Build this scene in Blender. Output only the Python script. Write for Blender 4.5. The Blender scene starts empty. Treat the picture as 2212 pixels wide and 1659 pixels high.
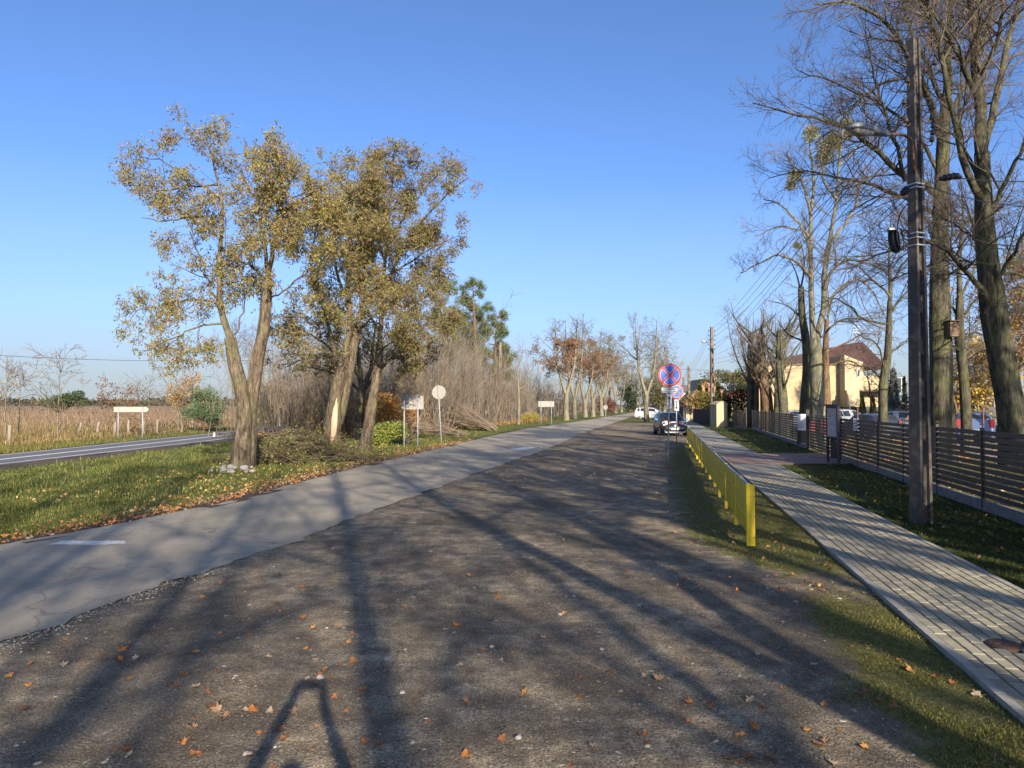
import bpy, math, random
import numpy as np
from mathutils import Vector, Matrix
R = math.radians
PI = math.pi
scene = bpy.context.scene
col = scene.collection

# ------------------------------------------------------------------ camera, sky, sun, exposure
CAM_H = 2.0
FPX = 710.0                      # focal length in pixels of a 1024 px wide frame
PITCH = R(1.65)
SUN_EL, SUN_AZ = R(20.5), R(164.5)   # azimuth clockwise from +Y (sun behind, to the right)
cam_d = bpy.data.cameras.new("camera"); cam = bpy.data.objects.new("camera", cam_d); col.objects.link(cam)
cam_d.sensor_width = 36.0; cam_d.lens = 36.0 * FPX / 1024.0
cam_d.clip_start = 0.02; cam_d.clip_end = 6000
cam.location = (0, 0, CAM_H); cam.rotation_euler = (R(90) + PITCH, 0, 0)
scene.camera = cam

world = bpy.data.worlds.new("World"); scene.world = world; world.use_nodes = True
wn = world.node_tree.nodes; wl = world.node_tree.links
for n in list(wn): wn.remove(n)
w_out = wn.new("ShaderNodeOutputWorld"); w_bg = wn.new("ShaderNodeBackground"); w_sky = wn.new("ShaderNodeTexSky")
w_hsv = wn.new("ShaderNodeHueSaturation")
w_sky.sky_type = 'NISHITA'; w_sky.sun_disc = False
w_sky.sun_elevation = SUN_EL; w_sky.sun_rotation = SUN_AZ
w_sky.altitude = 100; w_sky.air_density = 0.6; w_sky.dust_density = 2.0; w_sky.ozone_density = 5.5
w_hsv.inputs['Saturation'].default_value = 1.0
w_bg.inputs['Strength'].default_value = 0.122
wl.new(w_sky.outputs[0], w_hsv.inputs['Color'])
# pale autumn haze low over the horizon, all the way round
w_tc = wn.new("ShaderNodeTexCoord"); w_sep = wn.new("ShaderNodeSeparateXYZ"); w_rmp = wn.new("ShaderNodeValToRGB"); w_mix = wn.new("ShaderNodeMix"); w_mix.data_type = 'RGBA'
w_el = w_rmp.color_ramp.elements; w_el.new(0.05); w_el.new(0.12)
for e_, (p_, c_) in zip(list(w_el), ((0.0, 0.92), (0.05, 0.78), (0.12, 0.36), (0.30, 0.0))): e_.position = p_; e_.color = (c_, c_, c_, 1)
w_mix.inputs[7].default_value = (2.0, 2.25, 2.35, 1)
wl.new(w_tc.outputs['Generated'], w_sep.inputs[0]); wl.new(w_sep.outputs['Z'], w_rmp.inputs[0]); wl.new(w_rmp.outputs[0], w_mix.inputs[0]); wl.new(w_hsv.outputs[0], w_mix.inputs[6]); wl.new(w_mix.outputs[2], w_bg.inputs['Color']); wl.new(w_bg.outputs[0], w_out.inputs['Surface'])

sun_d = bpy.data.lights.new("sun", 'SUN'); sun = bpy.data.objects.new("sun", sun_d); col.objects.link(sun)
sun_d.energy = 5.0; sun_d.angle = R(0.53); sun_d.color = (1.0, 0.86, 0.68)
to_sun = Vector((math.sin(SUN_AZ) * math.cos(SUN_EL), math.cos(SUN_AZ) * math.cos(SUN_EL), math.sin(SUN_EL)))
sun.rotation_euler = to_sun.to_track_quat('Z', 'Y').to_euler()
sun.location = (20, -60, 40)

scene.view_settings.view_transform = 'Standard'
scene.view_settings.look = 'None'
scene.view_settings.exposure = 1.22
scene.view_settings.gamma = 1.0
scene.view_settings.use_curve_mapping = False
scene.cycles.max_bounces = 5; scene.cycles.transparent_max_bounces = 6
scene.cycles.use_denoising = True

# ------------------------------------------------------------------ reading places off the photograph
S = 2.16016                      # notes are in pixels of a 2212 px wide copy
_c, _s = math.cos(PITCH), math.sin(PITCH)
def ray(u, v):
    x = (u / S - 512) / FPX; y = -(v / S - 384) / FPX
    return np.array([x, _c - y * _s, _s + y * _c])
def G(u, v, z=0.0):              # the ground point seen there
    d = ray(u, v); t = (z - CAM_H) / d[2]
    return np.array([0, 0, CAM_H]) + d * t
def P(u, v, Y):                  # the point seen there that is Y metres ahead
    d = ray(u, v)
    return np.array([0, 0, CAM_H]) + d * (Y / d[1])
def PX(px, Y): return px / S / FPX * Y     # length of px pixels at Y metres

# ------------------------------------------------------------------ meshes
rng = np.random.default_rng(7)
ROOT = {}
def rootloc(o):
    while o is not None:
        if o.name in ROOT: return ROOT[o.name]
        o = o.parent
    return np.zeros(3)
def thing(name, label, cat, loc=(0, 0, 0), group=None):
    o = bpy.data.objects.new(name, None); col.objects.link(o)
    o.location = tuple(loc); o['label'] = label; o['category'] = cat; o.empty_display_size = 0.2
    if group: o['group'] = group
    ROOT[o.name] = np.array(loc, float)
    return o
def tag(o, label, cat, group=None):
    o['label'] = label; o['category'] = cat
    if group: o['group'] = group
    return o
def kind(o, k): o['kind'] = k; return o

class MB:
    """collects shapes in world coordinates and links them as one mesh"""
    def __init__(self): self.v = []; self.q = []; self.t = []; self.n = 0; self.cq = []; self.ct = []; self.sq = []; self.st = []
    def add(self, V, quads=None, tris=None, c=(1, 1, 1), smooth=False):
        V = np.asarray(V, float).reshape(-1, 3)
        for F, L, C, Sm in ((quads, self.q, self.cq, self.sq), (tris, self.t, self.ct, self.st)):
            if F is not None and len(F):
                F = np.asarray(F, int); L.append(F + self.n)
                cc = np.asarray(c, float)
                if cc.ndim == 1: cc = np.tile(cc, (len(F), 1))
                C.append(cc); Sm.append(np.full(len(F), smooth))
        self.v.append(V); self.n += len(V); return self
    def box(self, c, s, rz=0.0, col3=(1, 1, 1), rot=None, taper=1.0):
        hx, hy, hz = s[0] / 2, s[1] / 2, s[2] / 2
        V = np.array([[-hx, -hy, -hz], [hx, -hy, -hz], [hx, hy, -hz], [-hx, hy, -hz], [-hx * taper, -hy * taper, hz], [hx * taper, -hy * taper, hz], [hx * taper, hy * taper, hz], [-hx * taper, hy * taper, hz]])
        if rot is not None: V = V @ np.array(rot).T
        elif rz:
            cz, sz = math.cos(rz), math.sin(rz)
            V = V @ np.array([[cz, -sz, 0], [sz, cz, 0], [0, 0, 1]]).T
        return self.add(V + np.asarray(c, float), [[0, 3, 2, 1], [4, 5, 6, 7], [0, 1, 5, 4], [1, 2, 6, 5], [2, 3, 7, 6], [3, 0, 4, 7]], c=col3)
    def bar(self, a, b, w, h, up=(0, 0, 1), col3=(1, 1, 1)):
        a = np.asarray(a, float); b = np.asarray(b, float); d = b - a; L = np.linalg.norm(d); d /= L
        up = np.asarray(up, float); x = np.cross(d, up); x /= np.linalg.norm(x); z = np.cross(x, d)
        return self.box((a + b) / 2, (w, L, h), rot=np.stack([x, d, z], 1), col3=col3)
    def tube(self, pts, rad, n=8, cap=True, c=(1, 1, 1)):
        pts = np.asarray(pts, float); rad = np.broadcast_to(np.asarray(rad, float), (len(pts),))
        V, Q = tubes(pts[None], rad[None], n)
        self.add(V, Q, c=c, smooth=True)
        if cap:
            k = len(pts); base = self.n - k * n
            for r0, rev in ((0, True), (k - 1, False)):
                ring = [r0 * n + i for i in range(n)]
                ctr = pts[r0]
                self.v.append(ctr[None]); ci = self.n; self.n += 1
                T = [[base + ring[i], base + ring[(i + 1) % n], ci] if not rev else [base + ring[(i + 1) % n], base + ring[i], ci] for i in range(n)]
                self.t.append(np.array(T)); self.ct.append(np.tile(np.asarray(c, float), (n, 1))); self.st.append(np.full(n, False))
        return self
    def poly(self, pts, h, c=(1, 1, 1)):           # flat outline (k,3) pushed by vector h
        pts = np.asarray(pts, float); k = len(pts); h = np.asarray(h, float)
        V = np.concatenate([pts, pts + h, pts.mean(0)[None], (pts + h).mean(0)[None]])
        T = [[(i + 1) % k, i, 2 * k] for i in range(k)] + [[k + i, k + (i + 1) % k, 2 * k + 1] for i in range(k)]
        Q = [[i, (i + 1) % k, k + (i + 1) % k, k + i] for i in range(k)]
        return self.add(V, Q, T, c=c)
    def build(self, name, mat, parent=None, attr=False):
        V = np.concatenate(self.v) if self.v else np.zeros((0, 3))
        q = np.concatenate(self.q) if self.q else np.zeros((0, 4), int)
        t = np.concatenate(self.t) if self.t else np.zeros((0, 3), int)
        cols = None
        if attr: cols = np.concatenate([x for x in self.cq + self.ct]) if (self.cq or self.ct) else None
        sm = np.concatenate(self.sq + self.st) if (self.sq or self.st) else None
        return mesh_obj(name, V, q, t, mat, parent, cols, sm)

def mesh_obj(name, V, quads, tris, mat, parent=None, fcol=None, smooth=None, uv=None, vcol=None):
    V = np.asarray(V, float) - rootloc(parent)
    m = bpy.data.meshes.new(name)
    nq, nt = len(quads), len(tris)
    m.vertices.add(len(V)); m.vertices.foreach_set('co', V.astype(np.float32).ravel())
    m.loops.add(nq * 4 + nt * 3)
    li = np.concatenate([np.asarray(quads, np.int32).ravel(), np.asarray(tris, np.int32).ravel()]).astype(np.int32)
    m.loops.foreach_set('vertex_index', li)
    m.polygons.add(nq + nt)
    ls = np.concatenate([np.arange(nq) * 4, nq * 4 + np.arange(nt) * 3]).astype(np.int32)
    m.polygons.foreach_set('loop_start', ls)
    m.polygons.foreach_set('use_smooth', np.broadcast_to(False if smooth is None else smooth, (nq + nt,)).astype(bool))
    m.update(calc_edges=True)
    if fcol is not None:
        a = m.attributes.new('Col', 'FLOAT_COLOR', 'CORNER')
        cnt = np.concatenate([np.full(nq, 4), np.full(nt, 3)])
        cc = np.repeat(np.concatenate([fcol, np.ones((len(fcol), 1))], 1), cnt, axis=0)
        a.data.foreach_set('color', cc.astype(np.float32).ravel())
    if vcol is not None:
        a = m.attributes.new('Mask', 'FLOAT_COLOR', 'POINT')
        a.data.foreach_set('color', np.concatenate([vcol, np.ones((len(vcol), 1))], 1).astype(np.float32).ravel())
    if uv is not None:
        l = m.uv_layers.new(name='UVMap'); l.data.foreach_set('uv', np.asarray(uv)[li].astype(np.float32).ravel())
    if mat is not None:
        for mm in (mat if isinstance(mat, (list, tuple)) else [mat]): m.materials.append(mm)
    o = bpy.data.objects.new(name, m); col.objects.link(o)
    if parent is not None: o.parent = parent
    return o

def copy_tree(o, parent=None, loc=None, rz=None, sc=None):
    c = o.copy(); col.objects.link(c)
    if parent is not None: c.parent = parent
    if loc is not None: c.location = tuple(loc)
    if rz is not None: c.rotation_euler = (0, 0, rz)
    if sc is not None: c.scale = (sc, sc, sc) if not hasattr(sc, '__len__') else sc
    for ch in list(o.children): copy_tree(ch, c)
    return c

def tubes(Pp, Rr, n):
    """Pp (B,k,3), Rr (B,k) -> verts, quads of B tubes with n sides"""
    B, k, _ = Pp.shape
    T = np.empty_like(Pp); T[:, 1:-1] = Pp[:, 2:] - Pp[:, :-2]; T[:, 0] = Pp[:, 1] - Pp[:, 0]; T[:, -1] = Pp[:, -1] - Pp[:, -2]
    T /= np.linalg.norm(T, axis=2, keepdims=True) + 1e-12
    mean = Pp[:, -1] - Pp[:, 0]
    ref = np.zeros((B, 3)); ref[np.arange(B), np.argmin(np.abs(mean), axis=1)] = 1
    N1 = np.cross(T, ref[:, None, :]); N1 /= np.linalg.norm(N1, axis=2, keepdims=True) + 1e-12
    N2 = np.cross(T, N1)
    a = np.arange(n) / n * 2 * PI
    V = Pp[:, :, None, :] + Rr[:, :, None, None] * (N1[:, :, None, :] * np.cos(a)[None, None, :, None] + N2[:, :, None, :] * np.sin(a)[None, None, :, None])
    V = V.reshape(-1, 3)
    i = np.arange(n); j = (i + 1) % n
    q1 = np.stack([i, j, j + n, i + n], 1)
    ks = np.arange(k - 1) * n
    q = (q1[None] + ks[:, None, None]).reshape(-1, 4)
    Q = (q[None] + (np.arange(B) * k * n)[:, None, None]).reshape(-1, 4)
    return V, Q

# ------------------------------------------------------------------ materials
def newmat(name):
    m = bpy.data.materials.new(name); m.use_nodes = True
    nt = m.node_tree; b = nt.nodes['Principled BSDF']
    return m, nt, b
def N(nt, t, **kw):
    n = nt.nodes.new(t)
    for k, v in kw.items():
        if k in n.inputs: n.inputs[k].default_value = v
        else: setattr(n, k, v)
    return n
def L(nt, a, b): nt.links.new(a, b)
def rgba(c): return (c[0], c[1], c[2], 1)
def ramp(nt, fac, stops):
    r = N(nt, 'ShaderNodeValToRGB'); e = r.color_ramp.elements
    while len(e) < len(stops): e.new(0.5)
    for x, (p, c) in zip(e, stops): x.position = p; x.color = rgba(c) if hasattr(c, '__len__') else (c, c, c, 1)
    L(nt, fac, r.inputs[0]); return r.outputs[0]
def mixc(nt, fac, a, b, blend='MIX'):
    m = N(nt, 'ShaderNodeMix', data_type='RGBA', blend_type=blend)
    for s, v in ((0, fac), (6, a), (7, b)):
        if hasattr(v, 'is_output'): L(nt, v, m.inputs[s])
        elif s == 0: m.inputs[0].default_value = v
        else: m.inputs[s].default_value = rgba(v)
    return m.outputs[2]
def math_(nt, op, a, b=0.0, clamp=False):
    m = N(nt, 'ShaderNodeMath', operation=op); m.use_clamp = clamp
    for i, v in enumerate((a, b)):
        if hasattr(v, 'is_output'): L(nt, v, m.inputs[i])
        else: m.inputs[i].default_value = v
    return m.outputs[0]
def coords(nt, kind='Object', scale=(1, 1, 1)):
    tc = N(nt, 'ShaderNodeTexCoord'); mp = N(nt, 'ShaderNodeMapping'); mp.inputs['Scale'].default_value = scale
    L(nt, tc.outputs[kind], mp.inputs[0]); return mp.outputs[0]
def noise(nt, vec, scale, detail=4, rough=0.55, dist=0.0):
    n = N(nt, 'ShaderNodeTexNoise', Scale=scale, Detail=detail, Roughness=rough, Distortion=dist)
    L(nt, vec, n.inputs['Vector']); return n.outputs['Fac']
def bump(nt, h, strength, dist, b, prev=None):
    n = N(nt, 'ShaderNodeBump', Strength=strength, Distance=dist); L(nt, h, n.inputs['Height'])
    if prev is not None: L(nt, prev, n.inputs['Normal'])
    L(nt, n.outputs[0], b.inputs['Normal']); return n.outputs[0]
def mat(name, c1, c2=None, scale=6.0, rough=0.7, metal=0.0, bmp=0.0, bscale=30, bdist=0.01, stretch=(1, 1, 1), spec=0.4, c3=None, lo=0.35, hi=0.65):
    m, nt, b = newmat(name)
    b.inputs['Roughness'].default_value = rough; b.inputs['Metallic'].default_value = metal
    b.inputs['Specular IOR Level'].default_value = spec
    v = coords(nt, 'Object', stretch)
    if c2 is None: c2 = tuple(x * 0.82 for x in c1)
    f = noise(nt, v, scale, 6, 0.6)
    st = [(lo, c1), (hi, c2)] if c3 is None else [(lo, c1), ((lo + hi) / 2, c2), (hi, c3)]
    L(nt, ramp(nt, f, st), b.inputs['Base Color'])
    if bmp: bump(nt, noise(nt, v, bscale, 5, 0.6), bmp, bdist, b)
    return m
def attr_mat(name, rough=0.7, trans=0.0, spec=0.3, varc=0.0):
    m, nt, b = newmat(name)
    a = N(nt, 'ShaderNodeVertexColor', layer_name='Col')
    L(nt, a.outputs[0], b.inputs['Base Color'])
    b.inputs['Roughness'].default_value = rough; b.inputs['Specular IOR Level'].default_value = spec
    if trans:
        t = N(nt, 'ShaderNodeBsdfTranslucent'); L(nt, a.outputs[0], t.inputs[0])
        mx = N(nt, 'ShaderNodeMixShader'); mx.inputs[0].default_value = trans
        L(nt, b.outputs[0], mx.inputs[1]); L(nt, t.outputs[0], mx.inputs[2])
        L(nt, mx.outputs[0], nt.nodes['Material Output'].inputs['Surface'])
    return m
def bark(name, c1, c2, c3, vs=0.18, scale=9.0, b=0.9):
    m, nt, bs = newmat(name)
    bs.inputs['Roughness'].default_value = 0.9; bs.inputs['Specular IOR Level'].default_value = 0.122
    v = coords(nt, 'Object', (1, 1, vs)); vw = coords(nt, 'Object')
    f = noise(nt, v, scale, 7, 0.68, 0.6)
    base = mixc(nt, 0.55, ramp(nt, f, [(0.36, c1), (0.5, c2), (0.66, c3)]), ramp(nt, noise(nt, v, scale * 3.1, 6, 0.7), [(0.34, (0.45, 0.43, 0.40)), (0.62, (1.5, 1.5, 1.5))]), 'MULTIPLY')
    big = noise(nt, vw, 1.3, 3)
    moss = ramp(nt, big, [(0.5, (0, 0, 0)), (0.68, (1, 1, 1))])
    L(nt, mixc(nt, math_(nt, 'MULTIPLY', moss, 0.55), base, (0.16, 0.17, 0.07)), bs.inputs['Base Color'])
    f2 = noise(nt, coords(nt, 'Object', (1, 1, min(1, vs * 2.4))), scale * 3.2, 6, 0.7)
    bump(nt, math_(nt, 'ADD', f, math_(nt, 'MULTIPLY', f2, 0.45)), min(1, b * 1.15), 0.085, bs)
    return m
# ------------------------------------------------------------------ the lie of the land: edges as X(Y)
def curve_of(uv, y0=-14, y1=420, smooth_to=None):
    p = np.array([G(u, v)[:2] for u, v in uv]); p = p[np.argsort(p[:, 1])]
    a, b = p[0], p[min(2, len(p) - 1)]; s = (b[0] - a[0]) / (b[1] - a[1])
    c, d = p[-2], p[-1]; e = (d[0] - c[0]) / (d[1] - c[1])
    Y = np.concatenate([[y0], p[:, 1], [y1]]); X = np.concatenate([[a[0] + s * (y0 - a[1])], p[:, 0], [d[0] + e * (y1 - d[1])]])
    return lambda y: np.interp(y, Y, X)
road_left = curve_of([(0, 1178), (220, 1140), (485, 1086), (778, 1009), (1037, 948), (1135, 926), (1234, 913), (1352, 893.6)])
road_right = curve_of([(0, 1395), (200, 1319), (489, 1218), (601, 1186), (778, 1114), (902, 1070), (1034, 1021), (1190, 968), (1247, 939), (1321, 915.5), (1378, 896)])
hw_near = curve_of([(0, 1005), (449, 954), (698, 922), (786, 908.5)])
hw_far = curve_of([(0, 982), (449, 937), (701, 908), (770, 902)])
_pl = np.array([G(*q)[:2] for q in ((1664, 1080), (1772, 1181), (1888, 1279), (2041, 1408), (2212, 1568))])
_sl = np.polyfit(_pl[:, 1], _pl[:, 0], 1)
_pr = np.array([G(*q)[:2] for q in ((1828, 1080), (2045, 1192), (2212, 1293))])
PATH_S = _sl[0]; PATH_A = math.atan(PATH_S)
PATH_W = float(np.mean(_pr[:, 0] - (_sl[0] * _pr[:, 1] + _sl[1])))
path_left = lambda y: _sl[0] * np.asarray(y, float) + _sl[1]
path_right = lambda y: path_left(y) + PATH_W
_fa, _fb = G(2105, 1095)[:2], G(1625, 928)[:2]
FEN_S = (_fb[0] - _fa[0]) / (_fb[1] - _fa[1])
fence_x = lambda y: _fa[0] + FEN_S * (np.asarray(y, float) - _fa[1])
FEN_A = math.atan(FEN_S)
sm = lambda x, a, b: np.clip((np.asarray(x, float) - a) / (b - a), 0, 1) ** 2 * (3 - 2 * np.clip((np.asarray(x, float) - a) / (b - a), 0, 1))
_ph = np.random.default_rng(3).uniform(0, 6.28, 12)
def wob(x, y, s=1.0):
    return (np.sin(x * 1.1 * s + _ph[0]) * np.sin(y * 0.9 * s + _ph[1]) + 0.6 * np.sin(x * 2.3 * s + _ph[2] + y * 1.1 * s) + 0.5 * np.sin(y * 2.9 * s + _ph[3] - x * 1.3 * s) + 0.35 * np.sin(x * 5.1 * s + _ph[4]) * np.sin(y * 4.7 * s + _ph[5])) / 2.2
def hills_(x, y): return 0.017 * wob(x, y, 0.9) + 0.009 * wob(x + 9, y, 2.7)

def strip(name, Lf, Rf, ys, nu, mt, z=0.0, mask=None, rough=0.0, edge=None, uexp=1.0, zf=None):
    ys = np.asarray(ys, float); u = np.linspace(0, 1, nu) ** uexp
    l, r = Lf(ys) * np.ones_like(ys), Rf(ys) * np.ones_like(ys)
    if edge is not None: l = l + edge[0](ys); r = r + edge[1](ys)
    X = l[:, None] + (r - l)[:, None] * u[None]; Y = np.repeat(ys[:, None], nu, 1)
    Z = np.full_like(X, z) + rough * hills_(X, Y)
    if zf is not None: Z = Z + zf(X, Y)
    V = np.stack([X, Y, Z], 2).reshape(-1, 3)
    i = np.arange(len(ys) - 1)[:, None] * nu + np.arange(nu - 1)[None]
    Q = np.stack([i, i + 1, i + nu + 1, i + nu], 2).reshape(-1, 4)
    vc = mask(V[:, 0], V[:, 1]) if mask is not None else None
    o = mesh_obj(name, V, Q, np.zeros((0, 3), int), mt, None, smooth=True, vcol=vc)
    return kind(o, 'structure')
ys_near = np.concatenate([np.arange(-12, 26, 0.22), 26 * 1.035 ** np.arange(1, 78)])
ys_near = ys_near[ys_near < 330]

# --- ground materials
def m_gravel():
    m, nt, b = newmat('gravel_and_grass')
    v = coords(nt); mk = N(nt, 'ShaderNodeVertexColor', layer_name='Mask')
    sep = N(nt, 'ShaderNodeSeparateColor'); L(nt, mk.outputs[0], sep.inputs[0])
    big = noise(nt, v, 0.55, 5, 0.6); mid = noise(nt, v, 4.0, 6, 0.65); fine = noise(nt, v, 55, 5, 0.7)
    dirt = ramp(nt, mid, [(0.33, (0.125, 0.103, 0.072)), (0.5, (0.265, 0.224, 0.158)), (0.68, (0.48, 0.41, 0.285))])
    dirt = mixc(nt, ramp(nt, big, [(0.45, 0), (0.60, 0.8)]), dirt, (0.112, 0.092, 0.064))
    dirt = mixc(nt, ramp(nt, noise(nt, coords(nt, 'Object', (1.0, 0.4, 1)), 0.9, 6, 0.65), [(0.56, 0), (0.70, 0.6)]), dirt, (0.42, 0.36, 0.25))
    dirt = mixc(nt, 0.95, dirt, mixc(nt, 0.5, ramp(nt, fine, [(0.32, (0.12, 0.12, 0.12)), (0.5, (0.75, 0.73, 0.70)), (0.66, (2.7, 2.6, 2.45))]), ramp(nt, noise(nt, v, 150, 3, 0.7), [(0.34, (0.2, 0.2, 0.2)), (0.52, (0.8, 0.78, 0.75)), (0.68, (2.6, 2.5, 2.4))])), 'MULTIPLY')
    h = None
    for sc, lo, hi in ((95, 0.45, 0.55), (42, 0.58, 0.66)):
        vo = N(nt, 'ShaderNodeTexVoronoi', Scale=sc, Randomness=1.0); L(nt, v, vo.inputs['Vector'])
        s2 = N(nt, 'ShaderNodeSeparateColor'); L(nt, vo.outputs['Color'], s2.inputs[0])
        on = math_(nt, 'MULTIPLY', ramp(nt, s2.outputs[0], [(lo, 0), (hi, 1)]), ramp(nt, vo.outputs['Distance'], [(0.28, 1), (0.44, 0)]))
        stone = ramp(nt, s2.outputs[1], [(0.0, (0.12, 0.10, 0.085)), (0.5, (0.23, 0.20, 0.165)), (1.0, (0.42, 0.38, 0.33))])
        dirt = mixc(nt, on, dirt, stone)
        h = on if h is None else math_(nt, 'ADD', h, math_(nt, 'MULTIPLY', on, 1.6))
    gf = noise(nt, v, 14, 8, 0.78)
    grass = ramp(nt, gf, [(0.3, (0.055, 0.058, 0.018)), (0.48, (0.13, 0.13, 0.035)), (0.6, (0.21, 0.19, 0.065)), (0.74, (0.20, 0.165, 0.10))])
    grass = mixc(nt, 0.8, grass, ramp(nt, noise(nt, v, 70, 4, 0.75), [(0.32, (0.2, 0.2, 0.2)), (0.52, (0.9, 0.9, 0.9)), (0.7, (2.0, 2.0, 1.8))]), 'MULTIPLY')
    a = math_(nt, 'ADD', sep.outputs[0], math_(nt, 'MULTIPLY', math_(nt, 'SUBTRACT', noise(nt, v, 2.6, 7, 0.72), 0.5), 1.5))
    a = ramp(nt, a, [(0.42, 0), (0.62, 1)])
    L(nt, mixc(nt, a, dirt, grass), b.inputs['Base Color'])
    b.inputs['Roughness'].default_value = 0.92; b.inputs['Specular IOR Level'].default_value = 0.2
    hh = math_(nt, 'ADD', math_(nt, 'MULTIPLY', h, 0.5), math_(nt, 'ADD', math_(nt, 'MULTIPLY', fine, 0.7), math_(nt, 'MULTIPLY', mid, 1.6)))
    bump(nt, hh, 1.0, 0.035, b)
    return m
def m_turf(name, cols, dirtc, sc=7):
    m, nt, b = newmat(name)
    v = coords(nt); mk = N(nt, 'ShaderNodeVertexColor', layer_name='Mask')
    sep = N(nt, 'ShaderNodeSeparateColor'); L(nt, mk.outputs[0], sep.inputs[0])
    g = noise(nt, v, sc, 8, 0.75); big = noise(nt, v, 0.6, 4)
    c = ramp(nt, g, [(0.28, cols[0]), (0.46, cols[1]), (0.62, cols[2]), (0.75, cols[3])])
    c = mixc(nt, ramp(nt, big, [(0.45, 0), (0.7, 0.6)]), c, cols[2])
    d = ramp(nt, noise(nt, v, 14, 6, 0.7), [(0.3, tuple(x * 0.55 for x in dirtc)), (0.7, tuple(x * 1.5 for x in dirtc))])
    a = math_(nt, 'ADD', sep.outputs[0], math_(nt, 'MULTIPLY', math_(nt, 'SUBTRACT', noise(nt, v, 3.1, 7, 0.72), 0.5), 1.2))
    L(nt, mixc(nt, ramp(nt, a, [(0.4, 0), (0.62, 1)]), c, d), b.inputs['Base Color'])
    b.inputs['Roughness'].default_value = 0.95; b.inputs['Specular IOR Level'].default_value = 0.1
    bump(nt, g, 1.0, 0.06, b)
    return m
def m_asphalt(name, c1, c2, cracks=True, patch=(0.135, 0.127, 0.114)):
    m, nt, b = newmat(name)
    v = coords(nt); n1 = noise(nt, v, 0.7, 5, 0.6); n2 = noise(nt, v, 160, 3, 0.7); n3 = noise(nt, v, 5, 6, 0.7)
    c = ramp(nt, n1, [(0.35, c1), (0.65, c2)])
    c = mixc(nt, ramp(nt, n3, [(0.52, 0), (0.72, 0.5)]), c, patch)
    c = mixc(nt, 0.6, c, ramp(nt, n2, [(0.3, (0.45, 0.45, 0.45)), (0.5, (0.95, 0.95, 0.95)), (0.72, (1.9, 1.85, 1.8))]), 'MULTIPLY')
    if cracks:
        vv = N(nt, 'ShaderNodeVectorMath', operation='ADD'); ns = N(nt, 'ShaderNodeTexNoise', Scale=1.7, Detail=5.0); L(nt, v, ns.inputs['Vector'])
        sc = N(nt, 'ShaderNodeVectorMath', operation='SCALE'); sc.inputs['Scale'].default_value = 1.1; L(nt, ns.outputs['Color'], sc.inputs[0])
        L(nt, v, vv.inputs[0]); L(nt, sc.outputs[0], vv.inputs[1])
        vo = N(nt, 'ShaderNodeTexVoronoi', feature='DISTANCE_TO_EDGE', Scale=0.42); L(nt, vv.outputs[0], vo.inputs['Vector'])
        ck = math_(nt, 'MULTIPLY', ramp(nt, vo.outputs['Distance'], [(0.0, 1), (0.010, 0)]), ramp(nt, noise(nt, v, 0.35, 2), [(0.40, 0), (0.5, 1)]))
        c = mixc(nt, math_(nt, 'MULTIPLY', ck, 0.5), c, (0.04, 0.038, 0.035))
    L(nt, c, b.inputs['Base Color']); b.inputs['Roughness'].default_value = 0.82; b.inputs['Specular IOR Level'].default_value = 0.35
    bump(nt, math_(nt, 'ADD', n2, math_(nt, 'MULTIPLY', n3, 0.6)), 0.45, 0.008, b)
    return m
GREENS = [(0.040, 0.055, 0.015), (0.085, 0.105, 0.026), (0.14, 0.145, 0.045), (0.23, 0.195, 0.08)]
DRY = [(0.05, 0.046, 0.02), (0.11, 0.088, 0.035), (0.19, 0.145, 0.06), (0.30, 0.22, 0.10)]
MAT_GRAVEL = m_gravel()
MAT_VERGE = m_turf('verge_turf', GREENS, (0.095, 0.075, 0.055))
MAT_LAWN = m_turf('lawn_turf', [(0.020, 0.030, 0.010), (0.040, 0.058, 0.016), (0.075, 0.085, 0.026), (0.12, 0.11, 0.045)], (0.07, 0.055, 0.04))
MAT_MEADOW = m_turf('meadow_turf', DRY, (0.10, 0.11, 0.03), 3)
MAT_ROAD = m_asphalt('worn_asphalt', (0.235, 0.211, 0.160), (0.33, 0.294, 0.222))
MAT_HWAY = m_asphalt('smooth_asphalt', (0.095, 0.097, 0.105), (0.12, 0.122, 0.13), cracks=False, patch=(0.105, 0.107, 0.115))
MAT_LINE = mat('road_paint', (0.62, 0.62, 0.60), (0.45, 0.45, 0.43), 12, 0.7)

# base ground to the horizon
def m_base():
    m, nt, b = newmat('far_ground'); v = coords(nt)
    c = ramp(nt, noise(nt, v, 0.05, 7, 0.65), [(0.35, (0.07, 0.065, 0.028)), (0.55, (0.15, 0.115, 0.055)), (0.7, (0.11, 0.10, 0.045))])
    L(nt, c, b.inputs['Base Color']); b.inputs['Roughness'].default_value = 0.95; return m
g = MB(); g.add([[-2500, -300, -0.03], [2500, -300, -0.03], [2500, 4000, -0.03], [-2500, 4000, -0.03]], [[0, 1, 2, 3]])
kind(g.build('ground', m_base()), 'structure')

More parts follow.
